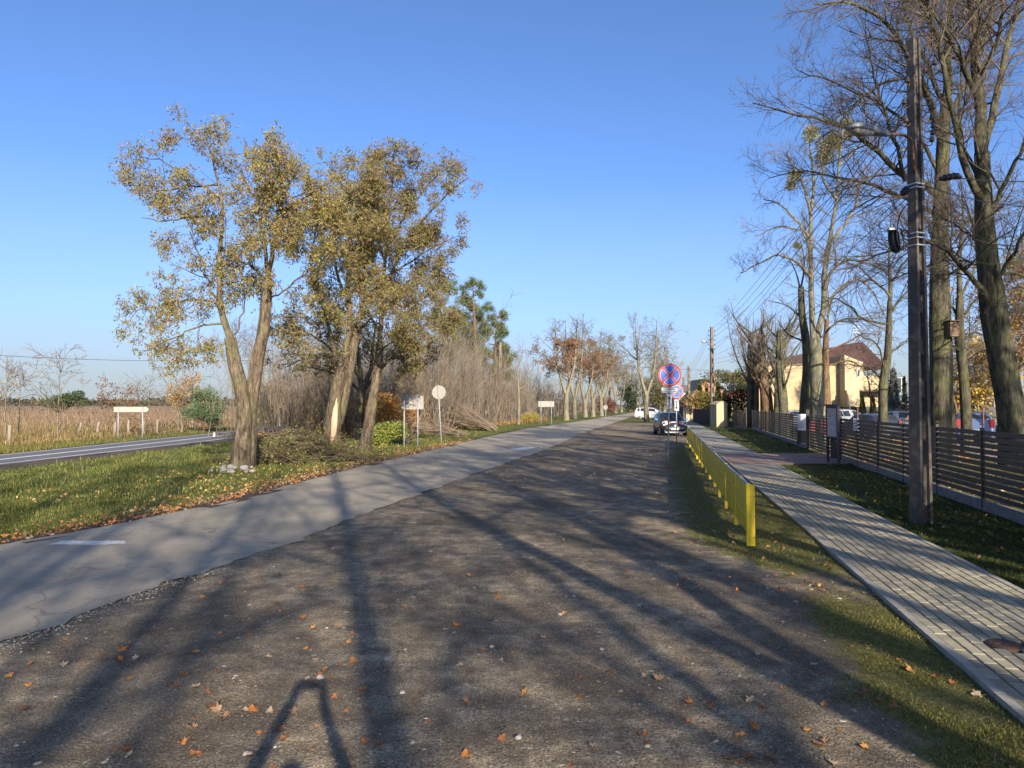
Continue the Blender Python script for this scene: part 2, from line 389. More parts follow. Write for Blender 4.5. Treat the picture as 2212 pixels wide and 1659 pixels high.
# gravel lot between road and footpath, grass creeping in along the path and the barrier
def lot_grass(x, y):
    d = path_left(y) - x
    w = np.interp(y, [-12, 3, 7, 8.5, 11, 26, 34, 40, 60, 74, 79], [1.1, 1.05, 1.1, 1.35, 2.5, 2.6, 2.0, 0.6, 0.5, 0.6, 40])
    a = 1 - sm(d, w * 0.45, w * 1.15)
    bare = np.exp(-((x - 3.6) ** 2 / 0.6 + (y - 7.9) ** 2 / 0.5))          # worn patch at the end of the barrier
    return np.clip(a * 0.86 - 0.55 * bare, 0, 1)
strip('gravel_lot', lambda y: road_right(y) - 0.35, lambda y: path_left(y) - 0.0, ys_near, 46, MAT_GRAVEL, 0.0,
      lambda x, y: np.stack([lot_grass(x, y), 0 * x, 0 * x], 1), rough=1.0)
def verge_dirt(x, y):
    near = road_left(y) - x; far = x - hw_near(y)
    return np.clip(1.0 * (1 - sm(near, 0.25, 0.75)) + 0.95 * (1 - sm(far, 0.5, 2.4)), 0, 1)
strip('grass_verge', lambda y: hw_near(y) + 0.0, lambda y: road_left(y) + 0.3, ys_near, 60, MAT_VERGE, 0.0,
      lambda x, y: np.stack([verge_dirt(x, y), 0 * x, 0 * x], 1), rough=2.0)
ej = lambda k, a: (lambda y: a * wob(y * 1.7 + k, y * 0.3 + k, 2.2) + a * 0.5 * wob(y * 5 + k, k + y * 0.2, 3.0))
strip('local_road', road_left, road_right, ys_near, 14, MAT_ROAD, 0.014, edge=(ej(2, 0.07), ej(5, 0.11)), zf=lambda x, y: 0.0)
strip('highway', lambda y: hw_far(y), lambda y: hw_near(y), ys_near, 6, MAT_HWAY, 0.006)
for nm, f0, f1 in (('edge_line', lambda y: hw_near(y) - 0.42, lambda y: hw_near(y) - 0.28), ('edge_line', lambda y: hw_far(y) + 0.25, lambda y: hw_far(y) + 0.39),
                   ('centre_line', lambda y: (hw_far(y) + hw_near(y)) / 2 - 0.13, lambda y: (hw_far(y) + hw_near(y)) / 2 + 0.13)):
    strip(nm, f0, f1, ys_near, 2, MAT_LINE, 0.0105)
def meadow_green(x, y): return 1 - sm(hw_far(y) - x, 1.5, 4.0)
strip('meadow', lambda y: hw_far(y) * 0 - 260, lambda y: hw_far(y), ys_near, 50, MAT_MEADOW, 0.0,
      lambda x, y: np.stack([meadow_green(x, y), 0 * x, 0 * x], 1), rough=3, uexp=0.35)
# lawn between path and fence, yard behind it
def lawn_dirt(x, y): return 0.25 + 0.3 * sm(wob(x, y, 0.8), 0.2, 0.9)
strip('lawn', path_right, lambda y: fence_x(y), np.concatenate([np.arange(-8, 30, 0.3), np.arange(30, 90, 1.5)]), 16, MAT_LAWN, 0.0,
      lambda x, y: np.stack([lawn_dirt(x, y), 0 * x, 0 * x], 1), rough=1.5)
MAT_YARD = m_turf('yard_turf', [(0.045, 0.05, 0.015), (0.09, 0.095, 0.03), (0.15, 0.13, 0.045), (0.22, 0.15, 0.07)], (0.21, 0.19, 0.165))
def yard_paved(x, y): 
    d = x - fence_x(y); return np.clip(sm(d, 6.0, 7.0) + 0.45 * sm(np.sin(y * 0.7 + 1) + 0.4 * np.sin(d * 3), 0.2, 0.8), 0, 1)
strip('yard', lambda y: fence_x(y), lambda y: fence_x(y) + 70, np.concatenate([np.arange(-8, 40, 0.5), np.arange(40, 120, 2)]), 50, MAT_YARD, 0.0,
      lambda x, y: np.stack([yard_paved(x, y), 0 * x, 0 * x], 1), rough=1.5, uexp=1.8)

# worn white dash on the local road
def blob_sheet(name, pts, z, m, jit=0.02, seed=0):
    r = np.random.default_rng(seed); out = []
    pts = np.asarray(pts, float)
    for i in range(len(pts)):
        a, b = pts[i], pts[(i + 1) % len(pts)]; n = max(2, int(np.linalg.norm(b - a) / 0.08))
        for t in np.arange(n) / n: out.append(a + (b - a) * t + r.normal(0, jit, 2))
    out = np.array(out); V = np.concatenate([np.c_[out, np.full(len(out), z)], [[*out.mean(0), z]]]); k = len(out)
    return kind(mesh_obj(name, V, np.zeros((0, 4), int), [[i, (i + 1) % k, k] for i in range(k)], m), 'structure')
blob_sheet('road_marking', [G(103, 1178)[:2], G(140, 1171)[:2], G(268, 1171)[:2], G(272, 1177)[:2], G(200, 1180)[:2]], 0.019, MAT_LINE, 0.012, 3)
blob_sheet('road_marking', [G(1100, 971)[:2], G(1140, 966)[:2], G(1162, 968)[:2], G(1120, 974)[:2]], 0.019, MAT_LINE, 0.03, 4)

# --- footpath: kerbs, pavers
MAT_KERB = mat('kerb_concrete', (0.31, 0.293, 0.245), (0.23, 0.22, 0.18), 9, 0.85, bmp=0.4, bscale=60, bdist=0.005)
MAT_PAVE = []
def m_paver(a, b2):
    m, nt, b = newmat('paver_concrete'); gp = N(nt, 'ShaderNodeNewGeometry'); v = gp.outputs['Position']
    c = ramp(nt, noise(nt, v, 2.2, 7, 0.7), [(0.32, a), (0.68, b2)])
    moss = ramp(nt, noise(nt, v, 0.9, 5, 0.65), [(0.5, 0), (0.7, 0.45)]); c = mixc(nt, moss, c, (0.125, 0.125, 0.085))
    c = mixc(nt, 0.6, c, ramp(nt, noise(nt, v, 180, 3, 0.7), [(0.3, (0.5, 0.5, 0.5)), (0.7, (1.5, 1.5, 1.5))]), 'MULTIPLY')
    oi = N(nt, 'ShaderNodeObjectInfo'); c = mixc(nt, 1.0, c, ramp(nt, oi.outputs['Random'], [(0, (0.86, 0.85, 0.84)), (1, (1.1, 1.1, 1.08))]), 'MULTIPLY')
    L(nt, c, b.inputs['Base Color']); b.inputs['Roughness'].default_value = 0.86; b.inputs['Specular IOR Level'].default_value = 0.3
    bump(nt, noise(nt, v, 120, 4, 0.6), 0.5, 0.003, b); return m
for i, (a, b2) in enumerate((((0.315, 0.287, 0.212), (0.235, 0.218, 0.16)), ((0.295, 0.27, 0.198), (0.22, 0.205, 0.15)), ((0.33, 0.30, 0.218), (0.25, 0.23, 0.168)), ((0.28, 0.253, 0.188), (0.21, 0.193, 0.142)))):
    MAT_PAVE.append(m_paver(a, b2))
MAT_RED = mat('paver_red', (0.17, 0.085, 0.066), (0.12, 0.062, 0.05), 5, 0.85, bmp=0.4, bscale=90, bdist=0.004)
MAT_JOINT = mat('joint_sand', (0.06, 0.056, 0.038), (0.035, 0.04, 0.02), 20, 0.95)
ca, sa = math.cos(PATH_A), math.sin(PATH_A)
def path_pt(s, t, z):       # s metres along the path from Y=0, t metres to the right of its left edge
    o = np.array([_sl[1], 0.0]); return np.array([o[0] + s * sa + t * ca, s * ca - t * sa, z])
PW = PATH_W * ca
def m_far_path():
    m, nt, b = newmat('distant_pavers'); tc = N(nt, 'ShaderNodeUVMap'); tc.uv_map = 'UVMap'
    br = N(nt, 'ShaderNodeTexBrick'); br.inputs['Scale'].default_value = 1.0; br.inputs['Brick Width'].default_value = 0.2; br.inputs['Row Height'].default_value = 0.1; br.inputs['Mortar Size'].default_value = 0.006
    br.inputs['Color1'].default_value = (0.275, 0.257, 0.205, 1); br.inputs['Color2'].default_value = (0.235, 0.222, 0.18, 1); br.inputs['Mortar'].default_value = (0.09, 0.085, 0.06, 1)
    L(nt, tc.outputs[0], br.inputs['Vector'])
    v = coords(nt); L(nt, mixc(nt, 0.5, br.outputs['Color'], ramp(nt, noise(nt, v, 3, 6, 0.7), [(0.3, (0.5, 0.5, 0.5)), (0.7, (1.4, 1.4, 1.4))]), 'MULTIPLY'), b.inputs['Base Color'])
    b.inputs['Roughness'].default_value = 0.85; return m
def path_sheet(name, s0, s1, t0, t1, z, m):
    V = [path_pt(s0, t0, z), path_pt(s0, t1, z), path_pt(s1, t1, z), path_pt(s1, t0, z)]
    uv = [(s0, t0), (s0, t1), (s1, t1), (s1, t0)]
    return kind(mesh_obj(name, V, [[0, 1, 2, 3]], np.zeros((0, 3), int), m, uv=np.array(uv)), 'structure')
fp = path_sheet('footpath', -10, 125, 0.0, PW, 0.012, MAT_JOINT)
PAVE_END = 21.0
path_sheet('distant_paving', PAVE_END, 125, 0.07, PW - 0.07, 0.030, m_far_path())
kb = MB()
for t in (0.035, PW - 0.035):
    s = -10.0
    while s < 60:
        kb2 = MB(); a = path_pt(s + 0.004, t, 0.0); b2 = path_pt(s + 0.996, t, 0.0)
        ctr = (a + b2) / 2; zz = 0.042 + rng.normal(0, 0.0015)
        kb2.box((ctr[0], ctr[1], zz / 2 - 0.04), (0.07, 0.992, zz + 0.08), rz=-PATH_A)
        if 2 < s < 34: kb2.build('kerbstone', MAT_KERB, fp)
        else: kb.v += [x for x in kb2.v]; kb.q += [x + kb.n for x in kb2.q]; kb.cq += kb2.cq; kb.sq += kb2.sq; kb.n += kb2.n
        s += 1.0
o = kb.build('kerbstones', MAT_KERB, fp); kind(o, 'stuff')
# pavers in running bond along the path; the nearest 300 in view are single objects
rows = int((PW - 0.14) / 0.1); rw = (PW - 0.14) / rows
def paver_bm(l, w, h, ch=0.006):
    hx, hy = w / 2, l / 2
    V = []
    for z, i in ((-h, 0), (-ch, 0), (0, ch)):
        V += [(-hx + i, -hy + i, z), (hx - i, -hy + i, z), (hx - i, hy - i, z), (-hx + i, hy - i, z)]
    Q = [[8, 9, 10, 11]]
    for k in (0, 4):
        for i in range(4): Q.append([k + i, k + (i + 1) % 4, k + 4 + (i + 1) % 4, k + 4 + i])
    return np.array(V, float), np.array(Q)
pv, pq = paver_bm(0.1975, rw - 0.010, 0.03)
pav_mesh = []
for m in MAT_PAVE:
    o = mesh_obj('paver', pv, pq, np.zeros((0, 3), int), m, fp); pav_mesh.append(o.data); bpy.data.objects.remove(o)
cells = []
for r in range(rows):
    s = 2.0 + (0.1 if r % 2 else 0.0) + 0.013 * (r % 3)
    while s < PAVE_END:
        t = 0.07 + (r + 0.5) * rw; c = path_pt(s, t, 0)
        if np.hypot(c[0] - G(2170, 1401)[0], c[1] - G(2170, 1401)[1]) > 0.16:
            u = 512 + FPX * c[0] / c[1]
            cells.append((s, t, 1 < u < 1040 and c[1] > 3.5))
        s += 0.2
cells.sort(key=lambda q: (not q[2], path_pt(q[0], q[1], 0)[1]))
MAT_PAVE_ANY = attr_mat('paver_mix', 0.86)
bulk = MB()
pr = np.random.default_rng(5)
for k, (s, t, _) in enumerate(cells):
    c = path_pt(s, t, 0.036 + pr.normal(0, 0.0014))
    if k < 290:
        o = bpy.data.objects.new('paver', pav_mesh[pr.choice(4, p=[0.4, 0.28, 0.22, 0.1])]); col.objects.link(o); o.parent = fp
        o.location = c; o.rotation_euler = (pr.normal(0, 0.006), pr.normal(0, 0.008), -PATH_A + pr.normal(0, 0.004))
    else:
        cz, sz = ca, -sa; a = -PATH_A
        V = pv @ np.array([[math.cos(a), -math.sin(a), 0], [math.sin(a), math.cos(a), 0], [0, 0, 1]]).T + c
        sh = np.array([(0.278, 0.254, 0.187), (0.257, 0.238, 0.174), (0.294, 0.266, 0.195), (0.242, 0.22, 0.163)][pr.choice(4, p=[0.4, 0.28, 0.22, 0.1])]) * pr.uniform(0.92, 1.06)
        bulk.add(V, pq, c=sh)
kind(bulk.build('pavers', MAT_PAVE_ANY, fp, attr=True), 'stuff')

# red paved crossing from the path to the gate
cr = [G(1592, 992)[:2], G(1668, 1010)[:2], G(1790, 1006)[:2], G(1790, 972)[:2], G(1690, 976)[:2], G(1560, 972)[:2]]
yc0, yc1 = 23.6, 28.6
def m_redpave():
    m, nt, b = newmat('red_pavers'); v = coords(nt, 'Object')
    br = N(nt, 'ShaderNodeTexBrick'); br.inputs['Scale'].default_value = 1.0; br.inputs['Brick Width'].default_value = 0.2; br.inputs['Row Height'].default_value = 0.1; br.inputs['Mortar Size'].default_value = 0.006
    br.inputs['Color1'].default_value = (0.27, 0.17, 0.14, 1); br.inputs['Color2'].default_value = (0.21, 0.135, 0.115, 1); br.inputs['Mortar'].default_value = (0.05, 0.04, 0.03, 1)
    L(nt, v, br.inputs['Vector']); L(nt, br.outputs['Color'], b.inputs['Base Color']); b.inputs['Roughness'].default_value = 0.85; return m
V = [[path_left(yc0) + 0.07, yc0, 0.041], [fence_x(yc0), yc0, 0.041], [fence_x(yc1), yc1, 0.041], [path_left(yc1) + 0.07, yc1, 0.041]]
V2 = [[x, y, -0.02] for x, y, _ in V]
kind(mesh_obj('gate_crossing', V + V2, [[0, 1, 2, 3], [0, 4, 5, 1], [1, 5, 6, 2], [2, 6, 7, 3], [3, 7, 4, 0]], np.zeros((0, 3), int), m_redpave()), 'structure')

# valve cover let into the path
vc = G(2170, 1401); vc[2] = 0.0
MAT_IRON = mat('rusty_iron', (0.075, 0.05, 0.038), (0.12, 0.07, 0.045), 25, 0.75, metal=0.3, bmp=0.5, bscale=80, bdist=0.004)
t = thing('valve_cover', 'round rusty iron valve cover let into the grey footpath', 'cover', vc)
b = MB(); b.tube([vc + [0, 0, -0.02], vc + [0, 0, 0.038]], [0.13, 0.13], 28); b.build('frame', MAT_IRON, t)
b = MB(); b.tube([vc + [0, 0, 0.03], vc + [0, 0, 0.044]], [0.112, 0.112], 28)
for a in range(0, 360, 60): b.box(vc + np.array([0.06 * math.cos(R(a)), 0.06 * math.sin(R(a)), 0.045]), (0.05, 0.014, 0.006), rz=R(a))
b.build('lid', MAT_IRON, t)

# --- grass blades, pebbles
def blades(name, pts, h, w, cols, m, seed=1, lean=0.5):
    r = np.random.default_rng(seed); n = len(pts)
    a = r.uniform(0, 2 * PI, n); d = np.stack([np.cos(a), np.sin(a), 0 * a], 1)
    la = r.uniform(0, 2 * PI, n); ln = r.uniform(0.05, lean, n) * h
    tip = pts + np.stack([np.cos(la) * ln, np.sin(la) * ln, h], 1)
    mid = pts + np.stack([np.cos(la) * ln * 0.35, np.sin(la) * ln * 0.35, h * 0.6], 1)
    V = np.stack([pts - d * w[:, None] / 2, pts + d * w[:, None] / 2, mid + d * w[:, None] * 0.35, mid - d * w[:, None] * 0.35, tip], 1).reshape(-1, 3)
    i = np.arange(n) * 5
    Q = np.stack([i, i + 1, i + 2, i + 3], 1); T = np.stack([i + 3, i + 2, i + 4], 1)
    ci = np.array(cols)[r.integers(0, len(cols), n)] * r.uniform(0.7, 1.25, (n, 1))
    o = mesh_obj(name, V, Q, T, m, None, fcol=np.concatenate([ci, ci]), smooth=False)
    return kind(o, 'stuff')
MAT_BLADE = attr_mat('grass_blade', 0.8, 0.3, 0.15)
def scatter(Lf, Rf, y0, y1, n, keep, seed, power=2.0):
    r = np.random.default_rng(seed)
    y = (y0 ** -1 + r.uniform(0, 1, n) * (y1 ** -1 - y0 ** -1)) ** -1 if power == 2 else r.uniform(y0, y1, n)
    x = Lf(y) + (Rf(y) - Lf(y)) * r.uniform(0, 1, n)
    k = r.uniform(0, 1, n) < keep(x, y)
    x, y = x[k], y[k]
    return np.stack([x, y, hills_(x, y) - 0.004], 1)
gcol = [(0.075, 0.105, 0.022), (0.11, 0.14, 0.03), (0.15, 0.165, 0.045), (0.25, 0.21, 0.085), (0.09, 0.12, 0.028)]
p = scatter(lambda y: np.maximum(hw_near(y) + 1.2, -1.0 * y), lambda y: road_left(y) - 0.3, 9.5, 60, 110000, lambda x, y: (1 - verge_dirt(x, y)) * (0.25 + 0.75 * sm(wob(x, y, 0.9), -0.7, 0.5)), 11)
hh = (0.05 + 0.10 * sm(wob(p[:, 0], p[:, 1], 1.3), -0.3, 0.9)) * rng.uniform(0.5, 1.5, len(p)) * (0.55 + 0.45 * sm(road_left(p[:, 1]) - p[:, 0], 0.6, 3.0))
blades('verge_grass', p, hh, 0.008 + 0.0006 * p[:, 1], gcol, MAT_BLADE, 12)
p = scatter(lambda y: path_left(y) - 3.0, lambda y: path_left(y) - 0.01, 2.8, 45, 125000, lambda x, y: sm(lot_grass(x, y) + 0.5 * wob(x, y, 2.0) + 0.45 * wob(x + 3, y, 5.0), 0.4, 0.9), 13)
blades('trodden_grass', p, rng.uniform(0.008, 0.028, len(p)), 0.004 + 0.0006 * p[:, 1], [(0.11, 0.125, 0.024), (0.16, 0.165, 0.034), (0.22, 0.195, 0.05), (0.28, 0.225, 0.09), (0.085, 0.10, 0.022)], MAT_BLADE, 14, 1.2)
p = scatter(path_right, lambda y: fence_x(y) - 0.1, 5.0, 60, 42000, lambda x, y: ~((y > yc0 - .1) & (y < yc1 + .1)) * 0.9, 15)
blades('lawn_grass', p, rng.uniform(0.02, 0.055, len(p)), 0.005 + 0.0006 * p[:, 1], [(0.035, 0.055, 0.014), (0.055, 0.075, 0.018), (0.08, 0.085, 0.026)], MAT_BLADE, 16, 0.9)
p = scatter(lambda y: np.maximum(-95, -1.1 * y), lambda y: hw_far(y) - 0.2, 26, 150, 60000, lambda x, y: 0.3 + 0.7 * sm(wob(x, y, 0.25), -0.5, 0.5), 17)
dd = hw_far(p[:, 1]) - p[:, 0]; k = dd < 3.2
blades('shoulder_grass', p[k], rng.uniform(0.06, 0.2, k.sum()), np.full(k.sum(), 0.03), [(0.09, 0.105, 0.025), (0.14, 0.135, 0.035), (0.2, 0.16, 0.06)], MAT_BLADE, 18)
hh = rng.uniform(0.18, 0.45, (~k).sum()) * (0.6 + 0.7 * sm(wob(p[~k, 0], p[~k, 1], 0.15), -0.2, 0.6))
blades('dry_meadow_grass', p[~k], hh, np.full((~k).sum(), 0.035), [(0.23, 0.17, 0.08), (0.30, 0.22, 0.11), (0.17, 0.125, 0.055), (0.13, 0.12, 0.04)], MAT_BLADE, 19)
# pebbles lying in the gravel
def pebbles(name, pts, size, cols, seed):
    r = np.random.default_rng(seed); n = len(pts)
    o8 = np.array([[1, 0, 0], [0, 1, 0], [-1, 0, 0], [0, -1, 0], [0, 0, 1], [0.7, 0.7, 0.55], [-0.7, -0.6, 0.6]], float)
    base = np.array([[1, 0, 0], [.5, .87, 0], [-.5, .87, 0], [-1, 0, 0], [-.5, -.87, 0], [.5, -.87, 0]], float)
    Vt = np.concatenate([base + [0, 0, -0.2], base * 0.72 + [0, 0, 0.45], [[0, 0, 0.62]]])
    V = Vt[None] * (1 + r.uniform(-0.28, 0.28, (n, 13, 1)))
    V = V * (size[:, None, None] * np.stack([r.uniform(0.8, 1.3, n), r.uniform(0.6, 1.0, n), r.uniform(0.4, 0.75, n)], 1)[:, None, :])
    a = r.uniform(0, 2 * PI, n); c, s = np.cos(a), np.sin(a)
    x = V[..., 0] * c[:, None] - V[..., 1] * s[:, None]; y = V[..., 0] * s[:, None] + V[..., 1] * c[:, None]
    V = np.stack([x, y, V[..., 2]], 2) + pts[:, None, :]
    k = np.arange(6); j = (k + 1) % 6
    Q = np.stack([k, j, j + 6, k + 6], 1); T = np.stack([k + 6, j + 6, np.full(6, 12)], 1)
    off = (np.arange(n) * 13)[:, None, None]
    ci = np.array(cols)[r.integers(0, len(cols), n)] * r.uniform(0.7, 1.2, (n, 1))
    return kind(mesh_obj(name, V.reshape(-1, 3), (Q[None] + off).reshape(-1, 4), (T[None] + off).reshape(-1, 3), MAT_STONE, None, fcol=np.concatenate([np.repeat(ci, 6, 0), np.repeat(ci, 6, 0)]), smooth=False), 'stuff')
MAT_STONE = attr_mat('pebble', 0.85, 0, 0.3)
p = scatter(lambda y: np.maximum(road_right(y) + 0.1, -0.85 * y), lambda y: np.minimum(path_left(y) - 0.1, 0.85 * y), 2.6, 22, 32000, lambda x, y: (1 - 0.85 * lot_grass(x, y)) * (0.25 + 0.75 * sm(wob(x, y, 1.6), -0.5, 0.6)), 21)
sz = np.random.default_rng(22).lognormal(-5.25, 0.55, len(p)).clip(0.0022, 0.026) * (0.75 + 0.06 * p[:, 1])
PEB = [(0.30, 0.26, 0.20), (0.2, 0.17, 0.135), (0.45, 0.41, 0.34), (0.15, 0.13, 0.105), (0.36, 0.31, 0.24), (0.27, 0.25, 0.22)]
pebbles('gravel_pebbles', p, sz, PEB, 23)
r_ = np.random.default_rng(24); y = r_.uniform(4.6, 8.6, 1100); x = road_right(y) + r_.normal(0.06, 0.11, 1100)
pebbles('road_edge_pebbles', np.stack([x, y, 0.01 + 0 * x], 1), r_.uniform(0.004, 0.012, 1100), [(0.33, 0.30, 0.24), (0.24, 0.22, 0.175), (0.40, 0.37, 0.31)], 25)
# ------------------------------------------------------------------ trees
def resample(pts, k, r=None):
    pts = np.asarray(pts, float)
    d = np.concatenate([[0], np.cumsum(np.linalg.norm(np.diff(pts, axis=0), axis=1))]); t = np.linspace(0, d[-1], k)
    if len(pts) < 3: out = np.stack([np.interp(t, d, pts[:, i]) for i in range(3)], 1)
    else:
        m = np.gradient(pts, d, axis=0); j = np.clip(np.searchsorted(d, t, 'right') - 1, 0, len(d) - 2)
        h = (d[j + 1] - d[j]); s = ((t - d[j]) / h)[:, None]; h = h[:, None]
        out = (2 * s**3 - 3 * s**2 + 1) * pts[j] + (s**3 - 2 * s**2 + s) * h * m[j] + (-2 * s**3 + 3 * s**2) * pts[j + 1] + (s**3 - s**2) * h * m[j + 1]
    if r is None: return out
    return out, np.interp(t / d[-1], np.linspace(0, 1, len(r)), r)
def unit(v): return v / (np.linalg.norm(v, axis=-1, keepdims=True) + 1e-12)
def spawn(Pp, Rr, r, dens, ln, ang, t0=0.25, t1=1.0, k=5, up=0.25, jit=0.12, ratio=0.55, prof=lambda t: 1 - 0.45 * t, rmin=0.004, rmax=9.0, thick=0.016, flat=None):
    """children of B limbs (B,n,3): dens per metre, ln = (min,max) length, ang = (min,max) degrees off the parent"""
    B, n, _ = Pp.shape
    Ls = np.linalg.norm(np.diff(Pp, axis=1), axis=2).sum(1)
    cnt = r.poisson(np.maximum(Ls * (t1 - t0) * dens, 0.01)); idx = np.repeat(np.arange(B), cnt); M = len(idx)
    if M == 0: return np.zeros((0, k, 3)), np.zeros((0, k))
    t = r.uniform(t0, t1, M); f = t * (n - 1); i = np.minimum(f.astype(int), n - 2); w = (f - i)[:, None]
    p0 = Pp[idx, i] * (1 - w) + Pp[idx, i + 1] * w; T = unit(Pp[idx, i + 1] - Pp[idx, i]); pr = Rr[idx, i] * (1 - w[:, 0]) + Rr[idx, i + 1] * w[:, 0]
    a = np.radians(r.uniform(ang[0], ang[1], M)); ref = r.normal(size=(M, 3))
    if flat is not None: ref[:, 2] *= flat
    side = unit(ref - T * (ref * T).sum(1, keepdims=True))
    D = T * np.cos(a)[:, None] + side * np.sin(a)[:, None]
    L_ = r.uniform(ln[0], ln[1], M) * prof(t)
    out = np.empty((M, k, 3)); out[:, 0] = p0; st = (L_ / (k - 1))[:, None]
    for q in range(1, k):
        D = unit(D + np.array([0, 0, up / k]) + r.normal(size=(M, 3)) * jit)
        out[:, q] = out[:, q - 1] + D * st
    r0 = np.clip(np.minimum(pr * ratio, L_ * thick), rmin, rmax)
    rad = r0[:, None] * np.linspace(1, 0.35, k)[None]; rad = np.maximum(rad, rmin * 0.6)
    return out, rad
class Tree:
    def __init__(self, seed): self.r = np.random.default_rng(seed); self.wood = []; self.trunks = []; self.limbs = []
    def limb(self, pts, rad, k=12, trunk=False, wig=0.0):
        p, r = resample(pts, k, rad)
        if wig: p[1:-1] += self.r.normal(0, wig, (k - 2, 3))
        (self.trunks if trunk else self.limbs).append((p, r)); return self
    def arr(self, L_): return np.stack([x[0] for x in L_]), np.stack([x[1] for x in L_])
def rough_tube(p, r, n, seed, amp=0.08, ridges=9, flare=0.0):
    V, Q = tubes(p[None], r[None], n); k = len(p)
    V = V.reshape(k, n, 3); c = p[:, None, :]; rr = np.random.default_rng(seed)
    a = np.arange(n) / n * 2 * PI; ph = rr.uniform(0, 6.28, 6)
    s = np.linspace(0, 1, k)[:, None] * 6
    f = 1 + amp * (0.6 * np.sin(ridges * a[None] + 0.8 * np.sin(s * 2 + ph[0]) + ph[1]) + 0.7 * np.sin(3 * a[None] + s * 1.3 + ph[2]) + 0.8 * np.sin(2 * a[None] - s + ph[3]) * np.sin(s * 2.1 + ph[4]))
    if flare: f = f + flare * np.exp(-np.linspace(0, 1, k)[:, None] * 9) * (1 + 0.45 * np.sin(5 * a[None] + ph[5]))
    return (c + (V - c) * f[..., None]).reshape(-1, 3), Q
def leaves_at(pts, dirs, r, size, cols, probs, aspect=0.45, droop=0.5, curl=0.2):
    """one folded quad pair per point -> V, Q, colours"""
    n = len(pts); d = unit(dirs + r.normal(size=(n, 3)) * 0.7 + np.array([0, 0, -droop])); s = unit(np.cross(d, r.normal(size=(n, 3))))
    nn = np.cross(d, s); L_ = size * r.uniform(0.6, 1.3, n)[:, None]; W = L_ * aspect
    a = pts; tip = pts + d * L_; m = pts + d * L_ * 0.5
    V = np.stack([a, m + s * W / 2 + nn * W * curl, tip, m - s * W / 2 + nn * W * curl], 1).reshape(-1, 3)
    Q = (np.arange(n) * 4)[:, None] + np.arange(4)[None]
    ci = np.array(cols)[r.choice(len(cols), n, p=probs)] * r.uniform(0.75, 1.25, (n, 1))
    return V, Q, ci
MAT_LOCUST = bark('locust_bark', (0.045, 0.035, 0.026), (0.115, 0.090, 0.064), (0.21, 0.168, 0.12), 0.26, 11)
MAT_LIME = bark('lime_bark', (0.028, 0.026, 0.018), (0.075, 0.070, 0.048), (0.135, 0.128, 0.09), 0.2, 12, 0.9)
MAT_TWIG = mat('twig_bark', (0.060, 0.048, 0.036), (0.12, 0.095, 0.07), 4, 0.85)
MAT_TWIG_WARM = mat('twig_warm', (0.115, 0.083, 0.056), (0.19, 0.145, 0.098), 4, 0.85)
MAT_TWIG_GREY = mat('twig_grey', (0.085, 0.074, 0.060), (0.155, 0.138, 0.112), 4, 0.85)
MAT_PINEBARK = bark('pine_bark', (0.06, 0.04, 0.028), (0.14, 0.085, 0.052), (0.22, 0.13, 0.08), 0.3, 9)
MAT_LEAF = attr_mat('leaf', 0.6, 0.42, 0.3)
MAT_NEEDLE = attr_mat('needles', 0.6, 0.15, 0.3)

def finish_tree(T, root, barkm, twigm, wood, leaf=None, sides=(16, 7, 4, 3), flare=0.5, extra=None, trunk_amp=0.07, limb_bark=True):
    for i, (p, r) in enumerate(T.trunks):
        V, Q = rough_tube(p, r, sides[0], 5 + i, trunk_amp, 9, flare if (i == 0 or p[0][2] < 0.6) else 0)
        mesh_obj('trunk', V, Q, np.zeros((0, 3), int), barkm, root, smooth=True)
    for p, r in T.limbs:
        V, Q = tubes(p[None], r[None], sides[1]); mesh_obj('limb', V, Q, np.zeros((0, 3), int), barkm if limb_bark else twigm, root, smooth=True)
    Vs, Qs, n = [], [], 0
    for lv, (Pp, Rr) in enumerate(wood):
        if len(Pp) == 0: continue
        V, Q = tubes(Pp, Rr, sides[2] if lv == 0 else sides[3]); Vs.append(V); Qs.append(Q + n); n += len(V)
    if Vs: kind(mesh_obj('branches', np.concatenate(Vs), np.concatenate(Qs), np.zeros((0, 3), int), twigm, root, smooth=True), 'stuff')
    if leaf is not None:
        V, Q, c = leaf[0], leaf[1], leaf[2]
        kind(mesh_obj('foliage', V, Q, np.zeros((0, 3), int), leaf[3] if len(leaf) > 3 else MAT_LEAF, root, fcol=c), 'stuff')
    return root
def along(Pp, r, per, spread=0.0):
    """points and directions spread along limbs (B,k,3)"""
    B, k, _ = Pp.shape; M = int(B * per); idx = r.integers(0, B, M); f = r.uniform(0.15, 1, M) * (k - 1); i = np.minimum(f.astype(int), k - 2); w = (f - i)[:, None]
    p = Pp[idx, i] * (1 - w) + Pp[idx, i + 1] * w; d = unit(Pp[idx, i + 1] - Pp[idx, i])
    return p + r.normal(size=(M, 3)) * spread, d
def pxl(uv, Y, d0=0.0, d1=0.0):          # a limb seen through those pixels, its depth drifting from Y+d0 to Y+d1
    n = len(uv); return np.array([P(u, v, Y + d0 + (d1 - d0) * i / max(1, n - 1)) for i, (u, v) in enumerate(uv)])

